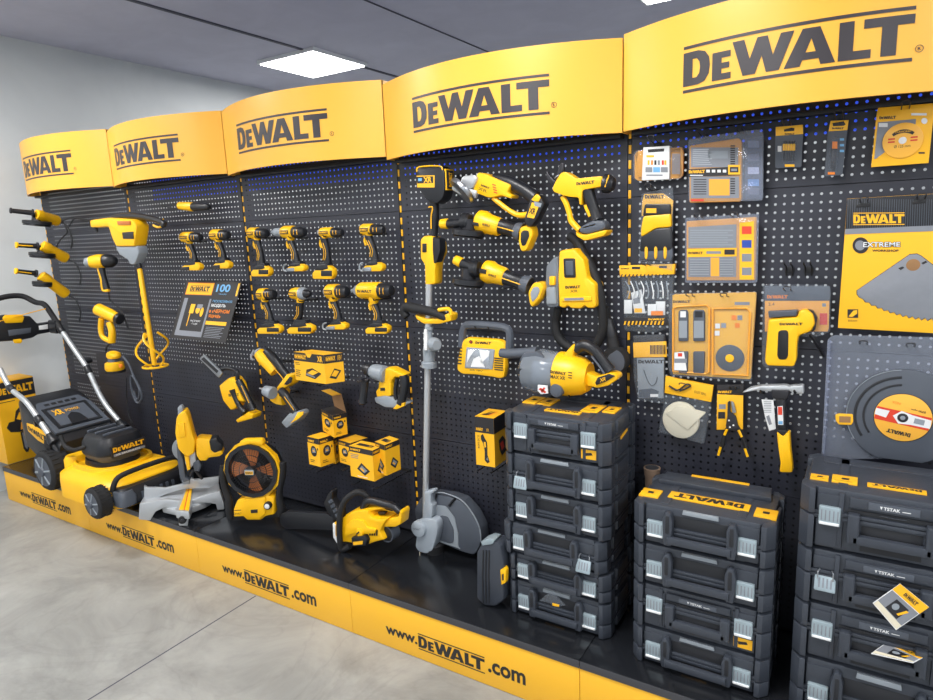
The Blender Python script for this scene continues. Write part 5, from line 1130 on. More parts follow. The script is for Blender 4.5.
G = MB(); tubeq(G, fr, cH, ((705,240),(735,222),(775,240),(810,285),(840,325)), [.018,.021,.02,.019,.022], 'black_plastic', -.04, 12); tubeq(G, fr, cH, ((775,262),(805,300),(825,330)), .004, 'grey_plastic', -.02)
F = MB(); F.ext(fr, q((780,368),(800,340),(850,325),(878,335),(880,350),(845,375),(800,385),(785,380)), -.07, -.01, 'yellow_plastic', .006, .006); F.ext(fr, q((795,362),(805,342),(848,328),(872,336),(840,356),(800,372)), -.012, -.004, 'black_plastic', .002); F.text(fr, 'XR', q((815,345),(838,338),(838,352),(815,360)), -.003, 'yellow_print', .02)
thing('hand_vacuum', 'cordless hand vacuum with clear canister, nozzle pointing at the work light', 'vacuum cleaner', [('nozzle', N), ('canister', C, [('canister_label', W2, 'white label with red print')]), ('housing', B), ('wheel_knob', W1), ('handle', G), ('battery_foot', F)])
under(cH, 690, 385, -.12, .22, 'prongs under the hand vacuum', .05)
under(cG, 400, 230, -.08, .12, 'prongs carrying the cutoff tool with silver guard', .02)
under(cG, 440, 370, -.08, .12, 'prongs carrying the middle cordless grinder', .02)
under(cG, 470, 575, -.08, .12, 'prongs carrying the grinder above the work light', .02)
under(cS, 330, 325, -.05, .11, 'prongs carrying the pruning shear', .02)
under(cY, 600, 50, -.08, .11, 'prongs carrying the work light by its bail', .03)
# ================================================================ fifth bay: packages on hooks
HK = 'double wire hooks of the fifth bay'
def hook(c, x, yb, label, ln=.085, w=.018, mt='dark_metal'):
    p = P3(c, x, yb, -.005); m = MB(); a = V((-w/2,0,0)); b_ = V((w/2,0,0)); t_ = V((0,-ln,.012))
    m.tube([p+a+V((0,0,0)), p+a+t_*.92, p+a+t_+V((0,0,.008)), p+b_+t_+V((0,0,.008)), p+b_+t_*.92, p+b_], .0017, 'steel' if mt == 'steel' else 'dark_metal', 6, sub=2)
    m.box(p.x-w/2-.004, -.008, p.z-.008, p.x+w/2+.004, -.001, p.z+.004, 'post_black', .001)
    m.box(p.x-w/2, -.014, p.z-.003, p.x+w/2, -.006, p.z+.005, 'post_black', .001)
    return thing('peg_hook', label, 'hook', m, HK)
def W0(y): return W(y)
def thick(m, fr, c, pts, mt, c0=-.002, c1=.0, bev=.0004, rad=0): m.ext(fr, fr.q(c, pts), c0, c1, mt, bev, rad)
def PP(m, fr, c, pts, d, mt): m.poly(fr, fr.q(c, pts), d, mt)
def RC(x0, y0, x1, y1): return [(x0,y0),(x1,y0),(x1,y1),(x0,y1)]
def LG(m, fr, c, x0, y0, x1, y1, d, mt, bars=False, sk=0): m.logo(fr, fr.q(c, [(x0,y0),(x1,y0+sk),(x1,y1+sk),(x0,y1)]), d, mt, bars)
def TX(m, fr, c, s_, x0, y0, x1, y1, d, mt, b=0, sk=0): m.text(fr, s_, fr.q(c, [(x0,y0),(x1,y0+sk),(x1,y1+sk),(x0,y1)]), d, mt, b)
# 1 screwdriver bit case with white paper sleeve
y = -.05; fr = W(y); m = MB(); thick(m, fr, cJ, [(118,200),(135,178),(395,155),(405,180),(402,320),(380,340),(140,355),(118,340)], 'amber', -.028, -.012, .003, .006)
cl = MB(); thick(cl, fr, cJ, [(112,205),(130,175),(392,150),(408,178),(405,322),(385,345),(140,352),(112,340)], 'clear_plastic', -.012, -.002, .003, .008)
for x in range(10):
    cl.tube([fr.pt(*fr.px(*cJ(345+6*x, 195+0*x)), -.006), fr.pt(*fr.px(*cJ(343+6*x, 315)), -.006)], .0012, 'steel', 5, sub=1) if x < 8 else None
sl = MB(); thick(sl, fr, cJ, [(178,160),(330,150),(328,345),(168,352)], 'white_print', -.030, .001, .001)
PP(sl, fr, cJ, [(203,172),(300,166),(298,184),(206,190)], .0016, 'print_black'); PP(sl, fr, cJ, RC(195,205,240,218), .0016, 'yellow_print')
for i, x in enumerate((202,222,242,262,285,300)): PP(sl, fr, cJ, RC(x,235,x+12,262), .0016, ('yellow_print','orange_print','print_black','grey_print','red_print','yellow_print')[i])
for i in range(3): PP(sl, fr, cJ, RC(190+45*i,275,230+45*i,305), .0016, 'sky_print' if i == 1 else 'grey_print')
PP(sl, fr, cJ, RC(195,318,290,326), .0016, 'grey_print')
thing('bit_case', 'orange-edged screwdriver bit case with a white paper sleeve, top left of the bay', 'tool accessory', [('case_tray', m), ('clear_lid', cl), ('paper_sleeve', sl)])
hook(cJ, 262, 142, 'wire hook holding the white-sleeved bit case')
# 2 big drill bit set
y = -.055; fr = W(y); m = MB(); thick(m, fr, cJ, [(440,110),(868,50),(878,90),(875,470),(440,478)], 'clear_blue', -.003, .0, .0005, .01)
b = MB(); thick(b, fr, cJ, [(445,150),(735,105),(750,130),(748,465),(735,475),(445,482)], 'amber', -.03, -.001, .002, .006)
PP(b, fr, cJ, RC(455,160,730,275), .0004, 'grey_print'); PP(b, fr, cJ, RC(455,330,735,455), .0004, 'grey_print'); PP(b, fr, cJ, RC(560,345,680,440), .0008, 'amber')
for i in range(9): PP(b, fr, cJ, [(465,172+11*i),(560+8*(i%3),168+11*i),(560+8*(i%3),173+11*i),(465,177+11*i)], .001, 'steel'); PP(b, fr, cJ, RC(685,148+13*i,712,155+13*i), .001, 'print_black')
for i in range(7): PP(b, fr, cJ, RC(470,345+14*i,545,350+14*i), .001, 'dark_metal'); PP(b, fr, cJ, RC(685,340+14*i,712,347+14*i), .001, 'print_black')
PP(b, fr, cJ, RC(555,180,670,225), .001, 'light_grey_plastic')
PP(b, fr, cJ, [(440,288),(740,270),(740,322),(440,332)], .0012, 'print_black'); LG(b, fr, cJ, 443,290,537,315, .0016, 'yellow_print', False, -3); PP(b, fr, cJ, RC(450,320,525,326), .0016, 'white_print'); PP(b, fr, cJ, RC(672,262,742,318), .0016, 'yellow_print'); PP(b, fr, cJ, RC(682,274,732,306), .002, 'print_black'); PP(b, fr, cJ, RC(690,284,724,298), .0024, 'grey_print')
for i in range(4): PP(b, fr, cJ, RC(545+32*i,290,565+32*i,306), .0016, 'white_print')
PP(b, fr, cJ, RC(455,462,530,474), .0012, 'red_print')
cd_ = MB(); PP(cd_, fr, cJ, [(770,105),(866,92),(866,455),(770,462)], -.0045, 'grey_plastic'); thick(cd_, fr, cJ, [(768,105),(868,92),(868,456),(768,463)], 'grey_plastic', -.008, -.005, .0002)
for y0, mt in ((120,'yellow_print'),(200,'grey_print'),(275,'white_print'),(345,'sky_print'),(395,'grey_print')): PP(cd_, fr, cJ, RC(785,y0,850,y0+40), -.0038, mt if y0 != 120 else 'light_grey_plastic')
thing('drill_bit_set', 'large orange drill bit set in clear blister on two hooks, top of the bay', 'tool accessory', [('blister', m), ('bit_case', b), ('back_card', cd_)])
hook(cJ, 545, 105, 'left wire hook of the large drill bit set'); hook(cJ, 755, 78, 'right wire hook of the large drill bit set')
# 3 second bit set (cK continues)
y = -.055; fr = W(y); m = MB(); thick(m, fr, cJ, [(420,570),(852,545),(842,1440-600+90),(425,1440-600+100)] if False else [(420,570),(852,545),(842,950),(420,950)], 'clear_blue', -.003, .0, .0005, .008)
b = MB(); thick(b, fr, cJ, [(428,590),(835,565),(828,935),(428,935)], 'amber', -.028, -.001, .002, .004)
PP(b, fr, cJ, [(440,625),(720,608),(718,745),(440,745)], .0004, 'grey_print'); PP(b, fr, cJ, [(440,800),(718,795),(718,915),(440,915)], .0004, 'grey_print')
for i in range(7): PP(b, fr, cJ, RC(450,640+14*i,700-30*(i%2),647+14*i), .001, 'light_grey_plastic'); PP(b, fr, cJ, RC(450,812+14*i,560,818+14*i), .001, 'steel'); PP(b, fr, cJ, RC(625,812+14*i,700,818+14*i), .001, 'steel')
PP(b, fr, cJ, RC(570,802,620,912), .0008, 'amber')
PP(b, fr, cJ, [(432,752),(722,745),(722,795),(432,800)], .0012, 'yellow_print'); LG(b, fr, cJ, 440,765,525,785, .0016, 'print_black'); PP(b, fr, cJ, RC(650,755,710,785), .0016, 'print_black'); PP(b, fr, cJ, RC(545,765,630,780), .0016, 'grey_print')
PP(b, fr, cJ, [(738,600),(822,590),(820,930),(738,930)], .0006, 'yellow_print')
for i, mt in enumerate(('red_print','blue_print','grey_print','grey_print')): PP(b, fr, cJ, RC(752,620+80*i,808,665+80*i), .001, mt)
thing('drill_bit_set', 'shorter drill bit set with yellow middle band, under the large one', 'tool accessory', [('blister', m), ('bit_case', b)])
hook(cJ, 525, 582, 'left wire hook of the shorter drill bit set'); hook(cJ, 730, 575, 'right wire hook of the shorter drill bit set')
# 4 gloves
y = -.05; fr = W(y); m = MB(); thick(m, fr, cJ, [(165,430),(350,390),(352,470),(345,880),(150,830)], 'clear_plastic', -.002, .0, .0005)
g = MB(); thick(g, fr, cJ, [(180,432),(290,428),(350,470),(342,560),(165,560),(168,480)], 'yellow_print', -.008, -.003, .001); LG(g, fr, cJ, 185,432,297,462, -.0024, 'print_black')
thick(g, fr, cJ, [(188,490),(338,490),(338,552),(175,560)], 'black_plastic', -.006, .006, .003, .006); PP(g, fr, cJ, RC(196,515,256,542), .0066, 'yellow_print')
gl = MB(); thick(gl, fr, cJ, [(180,560),(342,545),(345,625),(255,630),(165,685),(168,620)], 'yellow_plastic', -.012, .010, .006, .01)
thick(gl, fr, cJ, [(165,680),(255,632),(345,628),(352,700),(345,760),(155,770)], 'black_plastic', -.012, .006, .005, .01)
thick(gl, fr, cJ, [(150,760),(348,735),(352,800),(330,830),(160,810)], 'grey_plastic', -.010, .004, .004, .008)
for x in (195,250,305): thick(gl, fr, cJ, [(x-8,745),(x,735),(x+12,745),(x+10,800),(x,815),(x-8,800)], 'yellow_print', -.002, .008, .003, .004)
thing('work_gloves', 'yellow and black work gloves on a card under the white-sleeved bit case', 'gloves', [('clear_sleeve', m), ('header_card', g), ('gloves', gl)])
hook(cJ, 245, 412, 'wire hook holding the work gloves')
# 5 bag of accessories
y = -.045; fr = W(y); m = MB()
thick(m, fr, cK, [(35,150),(362,140),(355,215),(345,300),(350,450),(330,470),(325,520),(240,545),(60,530),(62,450),(50,330),(42,220)], 'thin_film', -.025, -.002, .008, .01)
b = MB(); thick(b, fr, cK, [(35,150),(362,140),(355,200),(40,215)], 'yellow_print', -.02, .0, .001); 
for i in range(14): PP(b, fr, cK, [(50+22*i,200),(58+22*i,200),(52+22*i,214),(44+22*i,214)], .0006, 'print_black')
PP(b, fr, cK, RC(110,156,158,170), .0006, 'print_black'); PP(b, fr, cK, RC(268,150,315,164), .0006, 'print_black'); LG(b, fr, cK, 48,162,95,172, .0006, 'print_black')
bb = MB(); thick(bb, fr, cK, [(62,455),(310,450),(320,500),(60,495)], 'print_black', -.02, -.001, .001)
for i in range(11): PP(bb, fr, cK, [(68+22*i,474),(78+22*i,472),(72+22*i,494),(62+22*i,495)], -.0002, 'yellow_print')
LG(bb, fr, cK, 205,455,300,470, -.0002, 'yellow_print')
it = MB(); thick(it, fr, cK, RC(62,350,108,430), 'white_print', -.008, -.004, .001); thick(it, fr, cK, [(100,310),(160,290),(185,430),(120,430)], 'white_print', -.014, -.009, .001); PP(it, fr, cK, [(112,345),(150,335),(155,370),(115,375)], -.0084, 'grey_print'); PP(it, fr, cK, RC(120,400,165,425), -.0084, 'yellow_print')
thick(it, fr, cK, RC(200,375,250,440), 'white_print', -.008, -.004, .001); thick(it, fr, cK, RC(245,360,300,440), 'white_print', -.012, -.008, .001); PP(it, fr, cK, RC(220,415,290,440), -.0036, 'orange_print')
for k in range(9): it.tube([fr.pt(*fr.px(*cK(70+30*k, 240)), -.004), fr.pt(*fr.px(*cK(95+28*k, 285+12*(k%3))), -.002), fr.pt(*fr.px(*cK(80+30*k, 340)), -.004)], .0022, 'white_print' if k % 2 else 'light_grey_plastic', 5)
thing('accessory_bag', 'clear bag of small parts with yellow striped header under the gloves', 'tool accessory', [('clear_bag', m), ('header_card', b), ('lower_band', bb), ('contents', it)])
hook(cK, 225, 152, 'wire hook holding the striped bag of small parts')
# 6 second bag
c6 = K(610,240,3.5); y = -.045; fr = W(y); m = MB()
thick(m, fr, c6, [(78,335),(190,330),(192,560),(185,575),(95,560),(80,480)], 'thin_film', -.02, -.001, .006, .006)
b = MB(); thick(b, fr, c6, [(80,338),(190,334),(196,352),(80,358)], 'print_black', -.006, -.002, .0005); thick(b, fr, c6, [(80,360),(196,355),(198,410),(82,412)], 'yellow_print', -.006, -.002, .0005)
for i in range(14): PP(b, fr, c6, RC(140+4*i,368,140+4*i+(2 if i%3 else 3),400), -.0012, 'print_black')
w_ = MB(); thick(w_, fr, c6, [(92,414),(188,412),(186,555),(98,555)], 'light_grey_plastic', -.012, -.004, .002); LG(w_, fr, c6, 98,418,187,435, -.0034, 'print_black')
PP(w_, fr, c6, [(100,525),(145,520),(170,530),(165,555),(100,552)], -.0034, 'grey_plastic'); PP(w_, fr, c6, RC(140,540,168,550), -.003, 'white_print'); w_.tube([fr.pt(*fr.px(*c6(*t_)), -.002) for t_ in ((118,455),(130,490),(145,510),(160,500),(165,480))], .0014, 'grey_plastic', 5)
thing('accessory_bag', 'clear bag with black and yellow barcode header, under the striped bag', 'tool accessory', [('clear_bag', m), ('header_card', b), ('contents', w_)])
# 7 combo kit with oscillating blades (cK 330-835, 300-..)
y = -.055; fr = W(y); cK2 = cK; m = MB()
thick(m, fr, cK, [(330,308),(838,300),(812,690),(808,825),(335,792),(320,740)] , 'clear_plastic', -.004, .0, .001, .008)
b = MB(); thick(b, fr, cK, [(345,320),(832,308),(800,815),(345,785)], 'yellow_print', -.03, -.005, .002, .006)
PP(b, fr, cK, [(345,322),(832,310),(828,395),(345,400)], -.0042, 'orange_print' if False else 'yellow_print'); LG(b, fr, cK, 348,350,450,370, -.0036, 'print_black'); PP(b, fr, cK, RC(708,362,795,380), -.0036, 'grey_print')
w1_ = MB()
for x0, x1 in ((382,438),(468,535)):
    thick(w1_, fr, cK, [(x0,420),(x0+8,408),(x1-8,408),(x1,420),(x1,590),(x0,590)], 'grey_plastic', -.012, .003, .002, .004); PP(w1_, fr, cK, RC(x0+5,470,x1-5,570), .0036, 'light_grey_plastic'); PP(w1_, fr, cK, RC(x0+12,415,x1-12,450), .0036, 'white_print' if x0 < 400 else 'dark_metal')
    thick(w1_, fr, cK, [(x0,650),(x1,650),(x1-4,780),(x0,775)], 'grey_plastic', -.012, .003, .002, .004)
PP(w1_, fr, cK, [(360,655),(415,650),(432,760),(358,758)], .004, 'white_print'); PP(w1_, fr, cK, RC(380,658,405,678), .0044, 'red_print'); PP(w1_, fr, cK, RC(360,690,432,715), .0044, 'grey_print')
fm = MB(); 
for pts in ([(350,400),(375,388),(545,380),(562,400),(560,770),(540,780),(350,765)], [(582,400),(780,398),(800,420),(785,790),(582,782)]):
    n = len(pts); 
    fm.tube([fr.pt(*fr.px(*cK(*t_)), .0) for t_ in pts], .0032, 'amber', 6, closed=True, sub=1)
ds = MB(); dc_ = fr.px(*cK(680,690)); rr = abs(fr.px(*cK(765,690))[0]-dc_[0]); ds.ext(fr, circ(dc_[0], dc_[1], rr, n=36), -.008, -.002, 'grey_plastic', .0006); ds.ext(fr, circ(dc_[0], dc_[1], rr*.3, n=24), -.003, .001, 'yellow_print', .0004)
for i, (x, yy) in enumerate(((595,488),(630,485),(592,530),(690,440),(725,440),(710,485))): PP(ds, fr, cK, RC(x,yy,x+28,yy+28), -.003, ('white_print','light_grey_plastic','white_print','orange_print','grey_print','orange_print')[i])
thing('multitool_blade_kit', 'wide yellow blade kit in blister with grey round blade, centre of the bay', 'tool accessory', [('blister', m), ('tray', b), ('blades', w1_), ('compartment_rims', fm), ('round_blade', ds)])
hook(cK, 478, 330, 'left wire hook of the wide yellow blade kit'); hook(cK, 672, 332, 'right wire hook of the wide yellow blade kit')
# 8 twist drill pack
y = -.04; fr = W(y); m = MB(); thick(m, fr, cM, [(115,190),(258,178),(262,195),(250,400),(115,405)], 'grey_plastic', -.004, -.001, .0005, .006); PP(m, fr, cM, [(118,192),(258,180),(260,228),(118,238)], .0, 'yellow_print'); thick(m, fr, cM, [(160,205),(200,195),(215,198),(214,212),(162,216)], 'print_black', -.002, .001, .0004)
LG(m, fr, cM, 165,222,215,234, .0006, 'print_black'); PP(m, fr, cM, RC(165,385,215,398), .0, 'yellow_print'); PP(m, fr, cM, RC(128,290,148,320), .0, 'white_print')
b = MB(); thick(b, fr, cM, [(148,275),(165,262),(220,258),(228,275),(222,375),(150,385)], 'clear_plastic', -.001, .012, .003, .004); bits = MB()
for i in range(5):
    x = 162+13*i; a_ = fr.pt(*fr.px(*cM(x,280)), .005); c_ = fr.pt(*fr.px(*cM(x-1,315)), .005); d_ = fr.pt(*fr.px(*cM(x-2,370)), .005)
    bits.lathe(a_, c_, [(0,.0028),(.2,.0035),(1,.0035)], 'yellow_plastic', 8); bits.lathe(c_, d_, [(0,.0026),(1,.0022)], 'dark_metal', 8); bits.lathe(fr.pt(*fr.px(*cM(x+1,265)), .005), a_, [(0,.002),(1,.003)], 'black_plastic', 8)
thing('drill_pack', 'small card with five short yellow-shanked bits, right of the large bit set', 'tool accessory', [('card', m), ('blister', b), ('bits', bits)])
hook(cM, 185, 196, 'wire hook holding the five-bit card')
# 9 long blade pack
m = MB(); thick(m, fr, cM, [(402,158),(496,155),(488,220),(463,440),(370,448),(388,215)], 'grey_plastic', -.004, -.001, .0005, .006); PP(m, fr, cM, [(402,160),(496,156),(489,208),(392,214)], .0, 'yellow_print'); thick(m, fr, cM, [(412,172),(470,162),(480,178),(470,185),(415,188)], 'print_black', -.002, .001, .0004); LG(m, fr, cM, 410,192,470,205, .0006, 'print_black')
for i in range(3): PP(m, fr, cM, RC(450,250+30*i,472,262+30*i), .0, 'sky_print')
b = MB(); thick(b, fr, cM, [(408,250),(415,240),(445,240),(445,290),(435,430),(392,430),(398,300)], 'clear_plastic', -.001, .012, .003, .004); bits = MB()
thick(bits, fr, cM, [(412,268),(438,268),(438,305),(410,305)], 'orange_print', .002, .008, .001); thick(bits, fr, cM, [(410,305),(436,305),(428,410),(400,410)], 'dark_metal', .002, .007, .001); PP(m, fr, cM, RC(388,425,425,438), .001, 'orange_print')
thing('blade_pack', 'narrow slanted card with a long dark blade, between five-bit card and round disc', 'tool accessory', [('card', m), ('blister', b), ('blade', bits)])
hook(cM, 450, 165, 'wire hook holding the narrow blade card')
# 10 diamond disc
y = -.045; fr = W(y); m = MB(); thick(m, fr, cM, [(648,92),(932,68),(940,100),(910,378),(612,400),(640,130)], 'yellow_print', -.012, .0, .001); LG(m, fr, cM, 655,135,742,155, .0008, 'print_black', False, -4); PP(m, fr, cM, [(648,168),(845,150),(840,200),(640,355),(628,358)], .0006, 'grey_print'); PP(m, fr, cM, RC(652,172,698,192), .001, 'white_print'); PP(m, fr, cM, RC(820,120,900,132), .001, 'white_print'); PP(m, fr, cM, circ(888,160,16,16,14), .001, 'white_print')
PP(m, fr, cM, RC(858,322,890,330), .001, 'print_black')
d = MB(); c_ = fr.px(*cM(775,262)); r_ = abs(fr.px(*cM(882,262))[0]-c_[0]); d.ext(fr, circ(*c_, r_, n=44), .0005, .004, 'yellow_sign', .001); d.ext(fr, circ(*c_, r_*.2, n=20), .003, .0048, 'white_print', .0003)
aa = [(c_[0]+r_*.72*math.cos(math.radians(t_)), c_[1]+r_*.62*math.sin(math.radians(t_))) for t_ in range(40,141,10)]+[(c_[0]+r_*.6*math.cos(math.radians(t_)), c_[1]+r_*.42*math.sin(math.radians(t_))) for t_ in range(140,39,-10)]
d.poly(fr, aa, .0045, 'print_black'); d.text(fr, 'DIAMOND', rect(c_[0]-r_*.38, c_[1]+r_*.44, c_[0]+r_*.38, c_[1]+r_*.55), .005, 'yellow_print'); d.text(fr, 'Ø 125 mm', rect(c_[0]-r_*.4, c_[1]-r_*.4, c_[0]+r_*.4, c_[1]-r_*.25), .0045, 'print_black')
for sx in (-1, 1):
    for k in range(2): d.poly(fr, [(c_[0]+sx*r_*.55-.008, c_[1]+.008*k-.004), (c_[0]+sx*r_*.55+.008, c_[1]+.008*k-.004), (c_[0]+sx*r_*.55+.008, c_[1]+.008*k), (c_[0]+sx*r_*.55-.008, c_[1]+.008*k)], .0045, 'red_print')
thing('cutting_disc_pack', 'round yellow cutting disc on a yellow card, top right corner of the bay', 'tool accessory', [('card', m), ('disc', d)])
hook(cM, 785, 118, 'wire hook holding the round disc card')
# 11 stapler / heat tool pack
y = -.05; fr = W(y); m = MB(); thick(m, fr, cN, [(50,495),(70,488),(395,492),(405,520),(400,735),(340,760),(240,760),(240,810),(215,925),(60,920),(45,900)], 'clear_plastic', -.004, .0, .001, .008)
card = MB(); thick(card, fr, cN, [(60,575),(395,575),(392,720),(385,735),(60,735)], 'amber', -.010, -.006, .0005); thick(card, fr, cN, [(60,500),(398,500),(396,575),(60,575)], 'grey_plastic', -.010, -.005, .0005); LG(card, fr, cN, 72,542,180,566, -.0044, 'orange_print'); PP(card, fr, cN, RC(355,585,380,610), -.0054, 'yellow_plastic'); PP(card, fr, cN, RC(358,588,378,606), -.005, 'grey_print'); PP(card, fr, cN, RC(345,640,385,700), -.0054, 'red_print'); TX(card, fr, cN, '2.4', 78,585,110,600, -.0054, 'print_black')
g = MB(); thick(g, fr, cN, [(85,665),(235,655),(240,622),(280,612),(315,640),(325,690),(300,730),(240,750),(232,800),(230,870),(215,910),(75,905),(65,880),(75,760),(80,700)], 'yellow_plastic', -.006, .022, .008, .008) 
thick(g, fr, cO, [(135,55),(150,47),(180,47),(188,60),(186,180),(175,198),(140,198),(130,180)], 'post_black', .018, .0245, .002, .008); LG(g, fr, cN, 142,680,262,698, .0226, 'print_black')
k_ = MB(); thick(k_, fr, cN, [(80,625),(236,618),(228,650),(85,660)], 'grey_plastic', -.004, .016, .004, .004); thick(k_, fr, cN, [(285,615),(315,625),(335,660),(325,720),(305,735),(318,690),(312,645)], 'dark_metal', -.004, .012, .002, .003)
thing('staple_gun_pack', 'yellow staple gun with a loop handle in clear blister under the empty hooks', 'tool accessory', [('blister', m), ('card', card), ('staple_gun', g, [('steel_parts', k_)])])
hook(cN, 190, 522, 'wire hook holding the staple gun pack')
# empty hooks
for (x, lb) in ((190,'left'),(288,'right')):
    p = P3(cN, x, 425, -.003); h = MB()
    for s_ in (-.009, .009): h.tube([p+V((s_,0,-.012)), p+V((s_,-.012,.016)), p+V((s_,-.07,.028)), p+V((s_,-.078,.036))], .0022, 'post_black', 6)
    h.box(p.x-.013, -.006, p.z-.004, p.x+.013, -.001, p.z+.016, 'post_black', .001)
    thing('peg_hook', 'empty black hook above the staple gun pack, %s one of two' % lb, 'hook', h, 'empty hooks')
# diagonal prong beside the staple gun
h = MB(); h.tube([P3(cO, 290,70,-.09), P3(cO, 345,150,-.02), P3(cO, 368,188,-.003)], .0042, 'dark_metal', 6, sub=1); thing('peg_hook', 'dark diagonal hook prong between the staple gun and the clear blade shell', 'hook', h)
# 12 saw blade package
y = -.06; fr = W(y); m = MB(); thick(m, fr, cN, [(488,45),(960,18),(985,690),(985,745),(440,715),(475,225)], 'yellow_print', -.010, .0, .001)
m2 = MB(); thick(m, fr, cN, [(488,46),(960,19),(963,185),(478,202)], 'black_plastic', -.001, .0006, .0002); PP(m, fr, cN, [(478,202),(963,183),(964,212),(476,230)], .001, 'grey_print')
for i in range(38): 
    x = 492+12*i; PP(m, fr, cN, [(x,48),(x+3,48),(x-2,198),(x-5,198)], .0009, 'grey_plastic')
LG(m, fr, cN, 520,118,785,182, .0016, 'yellow_print', True, -2); thick(m, fr, cN, [(532,80),(560,68),(612,70),(610,88),(535,92)], 'post_black', -.001, .0012, .0002); thick(m, fr, cN, [(826,62),(850,45),(900,48),(898,68),(828,76)], 'post_black', -.001, .0012, .0002)
PP(m, fr, cN, circ(558,287,42,42,24), .0012, 'print_black'); PP(m, fr, cN, circ(555,287,26,26,20), .0016, 'grey_print'); m.text(fr, 'EXTREME', fr.q(cN, [(570,268),(765,268),(765,295),(568,298)]), .002, 'print_black', .06); m.text(fr, 'EXTREME', fr.q(cN, [(572,270),(763,270),(763,293),(570,296)]), .0026, 'white_print', .015); TX(m, fr, cN, 'WORKSHOP', 618,308,755,320, .0012, 'print_black', .03)
PP(m, fr, cN, RC(490,618,545,662), .0012, 'print_black'); PP(m, fr, cN, [(495,655),(520,625),(540,622),(540,640),(515,658)], .0016, 'yellow_print'); TX(m, fr, cN, '305mm', 492,672,540,682, .0012, 'print_black')
bl = MB()
arcp = [(812,335),(850,333),(868,342),(985,430),(985,640),(955,665)]
edge = []
for i in range(14):
    t = i/13; x = 540+(955-540)*t; yy = 548+(672-548)*math.sin(t*math.pi*.5)**.75
    edge += [(x, yy-8), (x+12, yy+8)]
wn = [(540,520),(812,335),(850,332),(870,342),(1000,440),(1000,640)]+[p for p in reversed(edge)]
thick(bl, fr, cN, wn, 'grey_print', .0006, .0022, .0003); ow = [(p[0]+(p[0]-790)*.014, p[1]+(p[1]-520)*.018) for p in wn]; thick(m, fr, cN, ow, 'print_black', .0002, .001, .0001)
c_ = fr.px(*cN(830,388)); bl.ext(fr, circ(c_[0], c_[1], .0165, n=22), .0018, .0026, 'kraft', .0001); PP(bl, fr, cN, [(752,405),(775,396),(785,402),(765,415)], .0026, 'print_black'); PP(bl, fr, cN, [(872,378),(895,366),(905,374),(880,386)], .0026, 'print_black')
thing('saw_blade_pack', 'large yellow and black saw blade package at the right edge', 'tool accessory', [('card', m), ('saw_blade', bl)])
hook(cN, 575, 78, 'left wire hook of the large saw blade package'); hook(cN, 862, 62, 'right wire hook of the large saw blade package')
# 13 clear clamshell with disc
y = -.07; fr = W(y); m = MB(); thick(m, fr, cO, [(385,100),(415,78),(960,90),(990,720),(360,720),(372,400)], 'clear_blue', -.004, .0, .001, .01)
thick(m, fr, cO, [(355,690),(372,690),(405,100),(388,100)], 'clear_blue', .0, .012, .003)
dm = MB(); c_ = fr.px(*cO(775,500)); R0 = abs(fr.px(*cO(1110,500))[0]-c_[0])*.98
def arcring(mm, ra, rb, d, mt, a0, a1):
    o = [(c_[0]+ra*math.cos(math.radians(a)), c_[1]+ra*math.sin(math.radians(a))) for a in range(a0, a1+1, 5)]+[(c_[0]+rb*math.cos(math.radians(a)), c_[1]+rb*math.sin(math.radians(a))) for a in range(a1, a0-1, -5)]
    mm.poly(fr, o, d, mt)
R1 = R0*.98
cut_ = fr.px(*cO(985,500))[0]
def clipx(p): return [(min(a, cut_), b) for a, b in p]
zlo = fr.px(*cO(700,715))[1]
pts = [(min(a, cut_), max(b, zlo)) for a, b in circ(c_[0], c_[1], R1, n=64)]
dm.ext(fr, pts, .001, .012, 'grey_plastic', .004) ; 
dk_ = MB()
for ra, w_2 in ((.99,.012),(.86,.05),(.70,.04)):
    o = []
    for a in range(95, 216, 5): o.append((c_[0]+R1*(ra)*math.cos(math.radians(a)), c_[1]+R1*ra*math.sin(math.radians(a))))
    o2 = [(c_[0]+R1*(ra-w_2)*math.cos(math.radians(a)), c_[1]+R1*(ra-w_2)*math.sin(math.radians(a))) for a in range(215, 94, -5)]
    o = [p for p in o if p[1] > zlo]; o2 = [p for p in o2 if p[1] > zlo]; dk_.ext(fr, o+o2, .011, .014, 'light_grey_plastic' if ra > .9 else 'case_dark', .001)
lb = MB(); c2_ = fr.px(*cO(775,500)); rl = abs(fr.px(*cO(930,500))[0]-c2_[0]); cl_ = circ(*c2_, rl, n=48)
lb.ext(fr, circ(*c2_, rl*1.025, n=48), .012, .0135, 'print_black', .0003); lb.ext(fr, cl_, .013, .0145, 'yellow_sign', .0003)
a8 = math.radians(-9)
def rt(x, z): return (c2_[0]+rl*(x*math.cos(a8)-z*math.sin(a8)), c2_[1]+rl*(x*math.sin(a8)+z*math.cos(a8)))
lb.poly(fr, [rt(-.96,.26),rt(.95,.26),rt(.95,-.3),rt(-.96,-.3)][::-1], .0149, 'red_print'); lb.poly(fr, [rt(-.98,.17),rt(-.5,.17),rt(-.56,-.15),rt(-.98,-.1)], .0153, 'white_print'); lb.poly(fr, [rt(-.35,.0),rt(-.1,.28),rt(.3,.2),rt(.96,.15),rt(.98,-.2),rt(.3,-.22),rt(-.1,-.28)][::-1], .0153, 'white_print'); lb.poly(fr, [rt(.4,.1),rt(.75,.1),rt(.75,-.12),rt(.4,-.12)], .0156, 'light_grey_plastic')
lb.ext(fr, circ(*c2_, rl*.19, n=20), .014, .016, 'dark_metal', .0003); lb.ext(fr, circ(*c2_, rl*.09, n=16), .0155, .017, 'light_grey_plastic', .0002)
a9 = math.radians(171)
def rq(x, z): return (c2_[0]+rl*(x*math.cos(a9)-z*math.sin(a9)), c2_[1]+rl*(x*math.sin(a9)+z*math.cos(a9)))
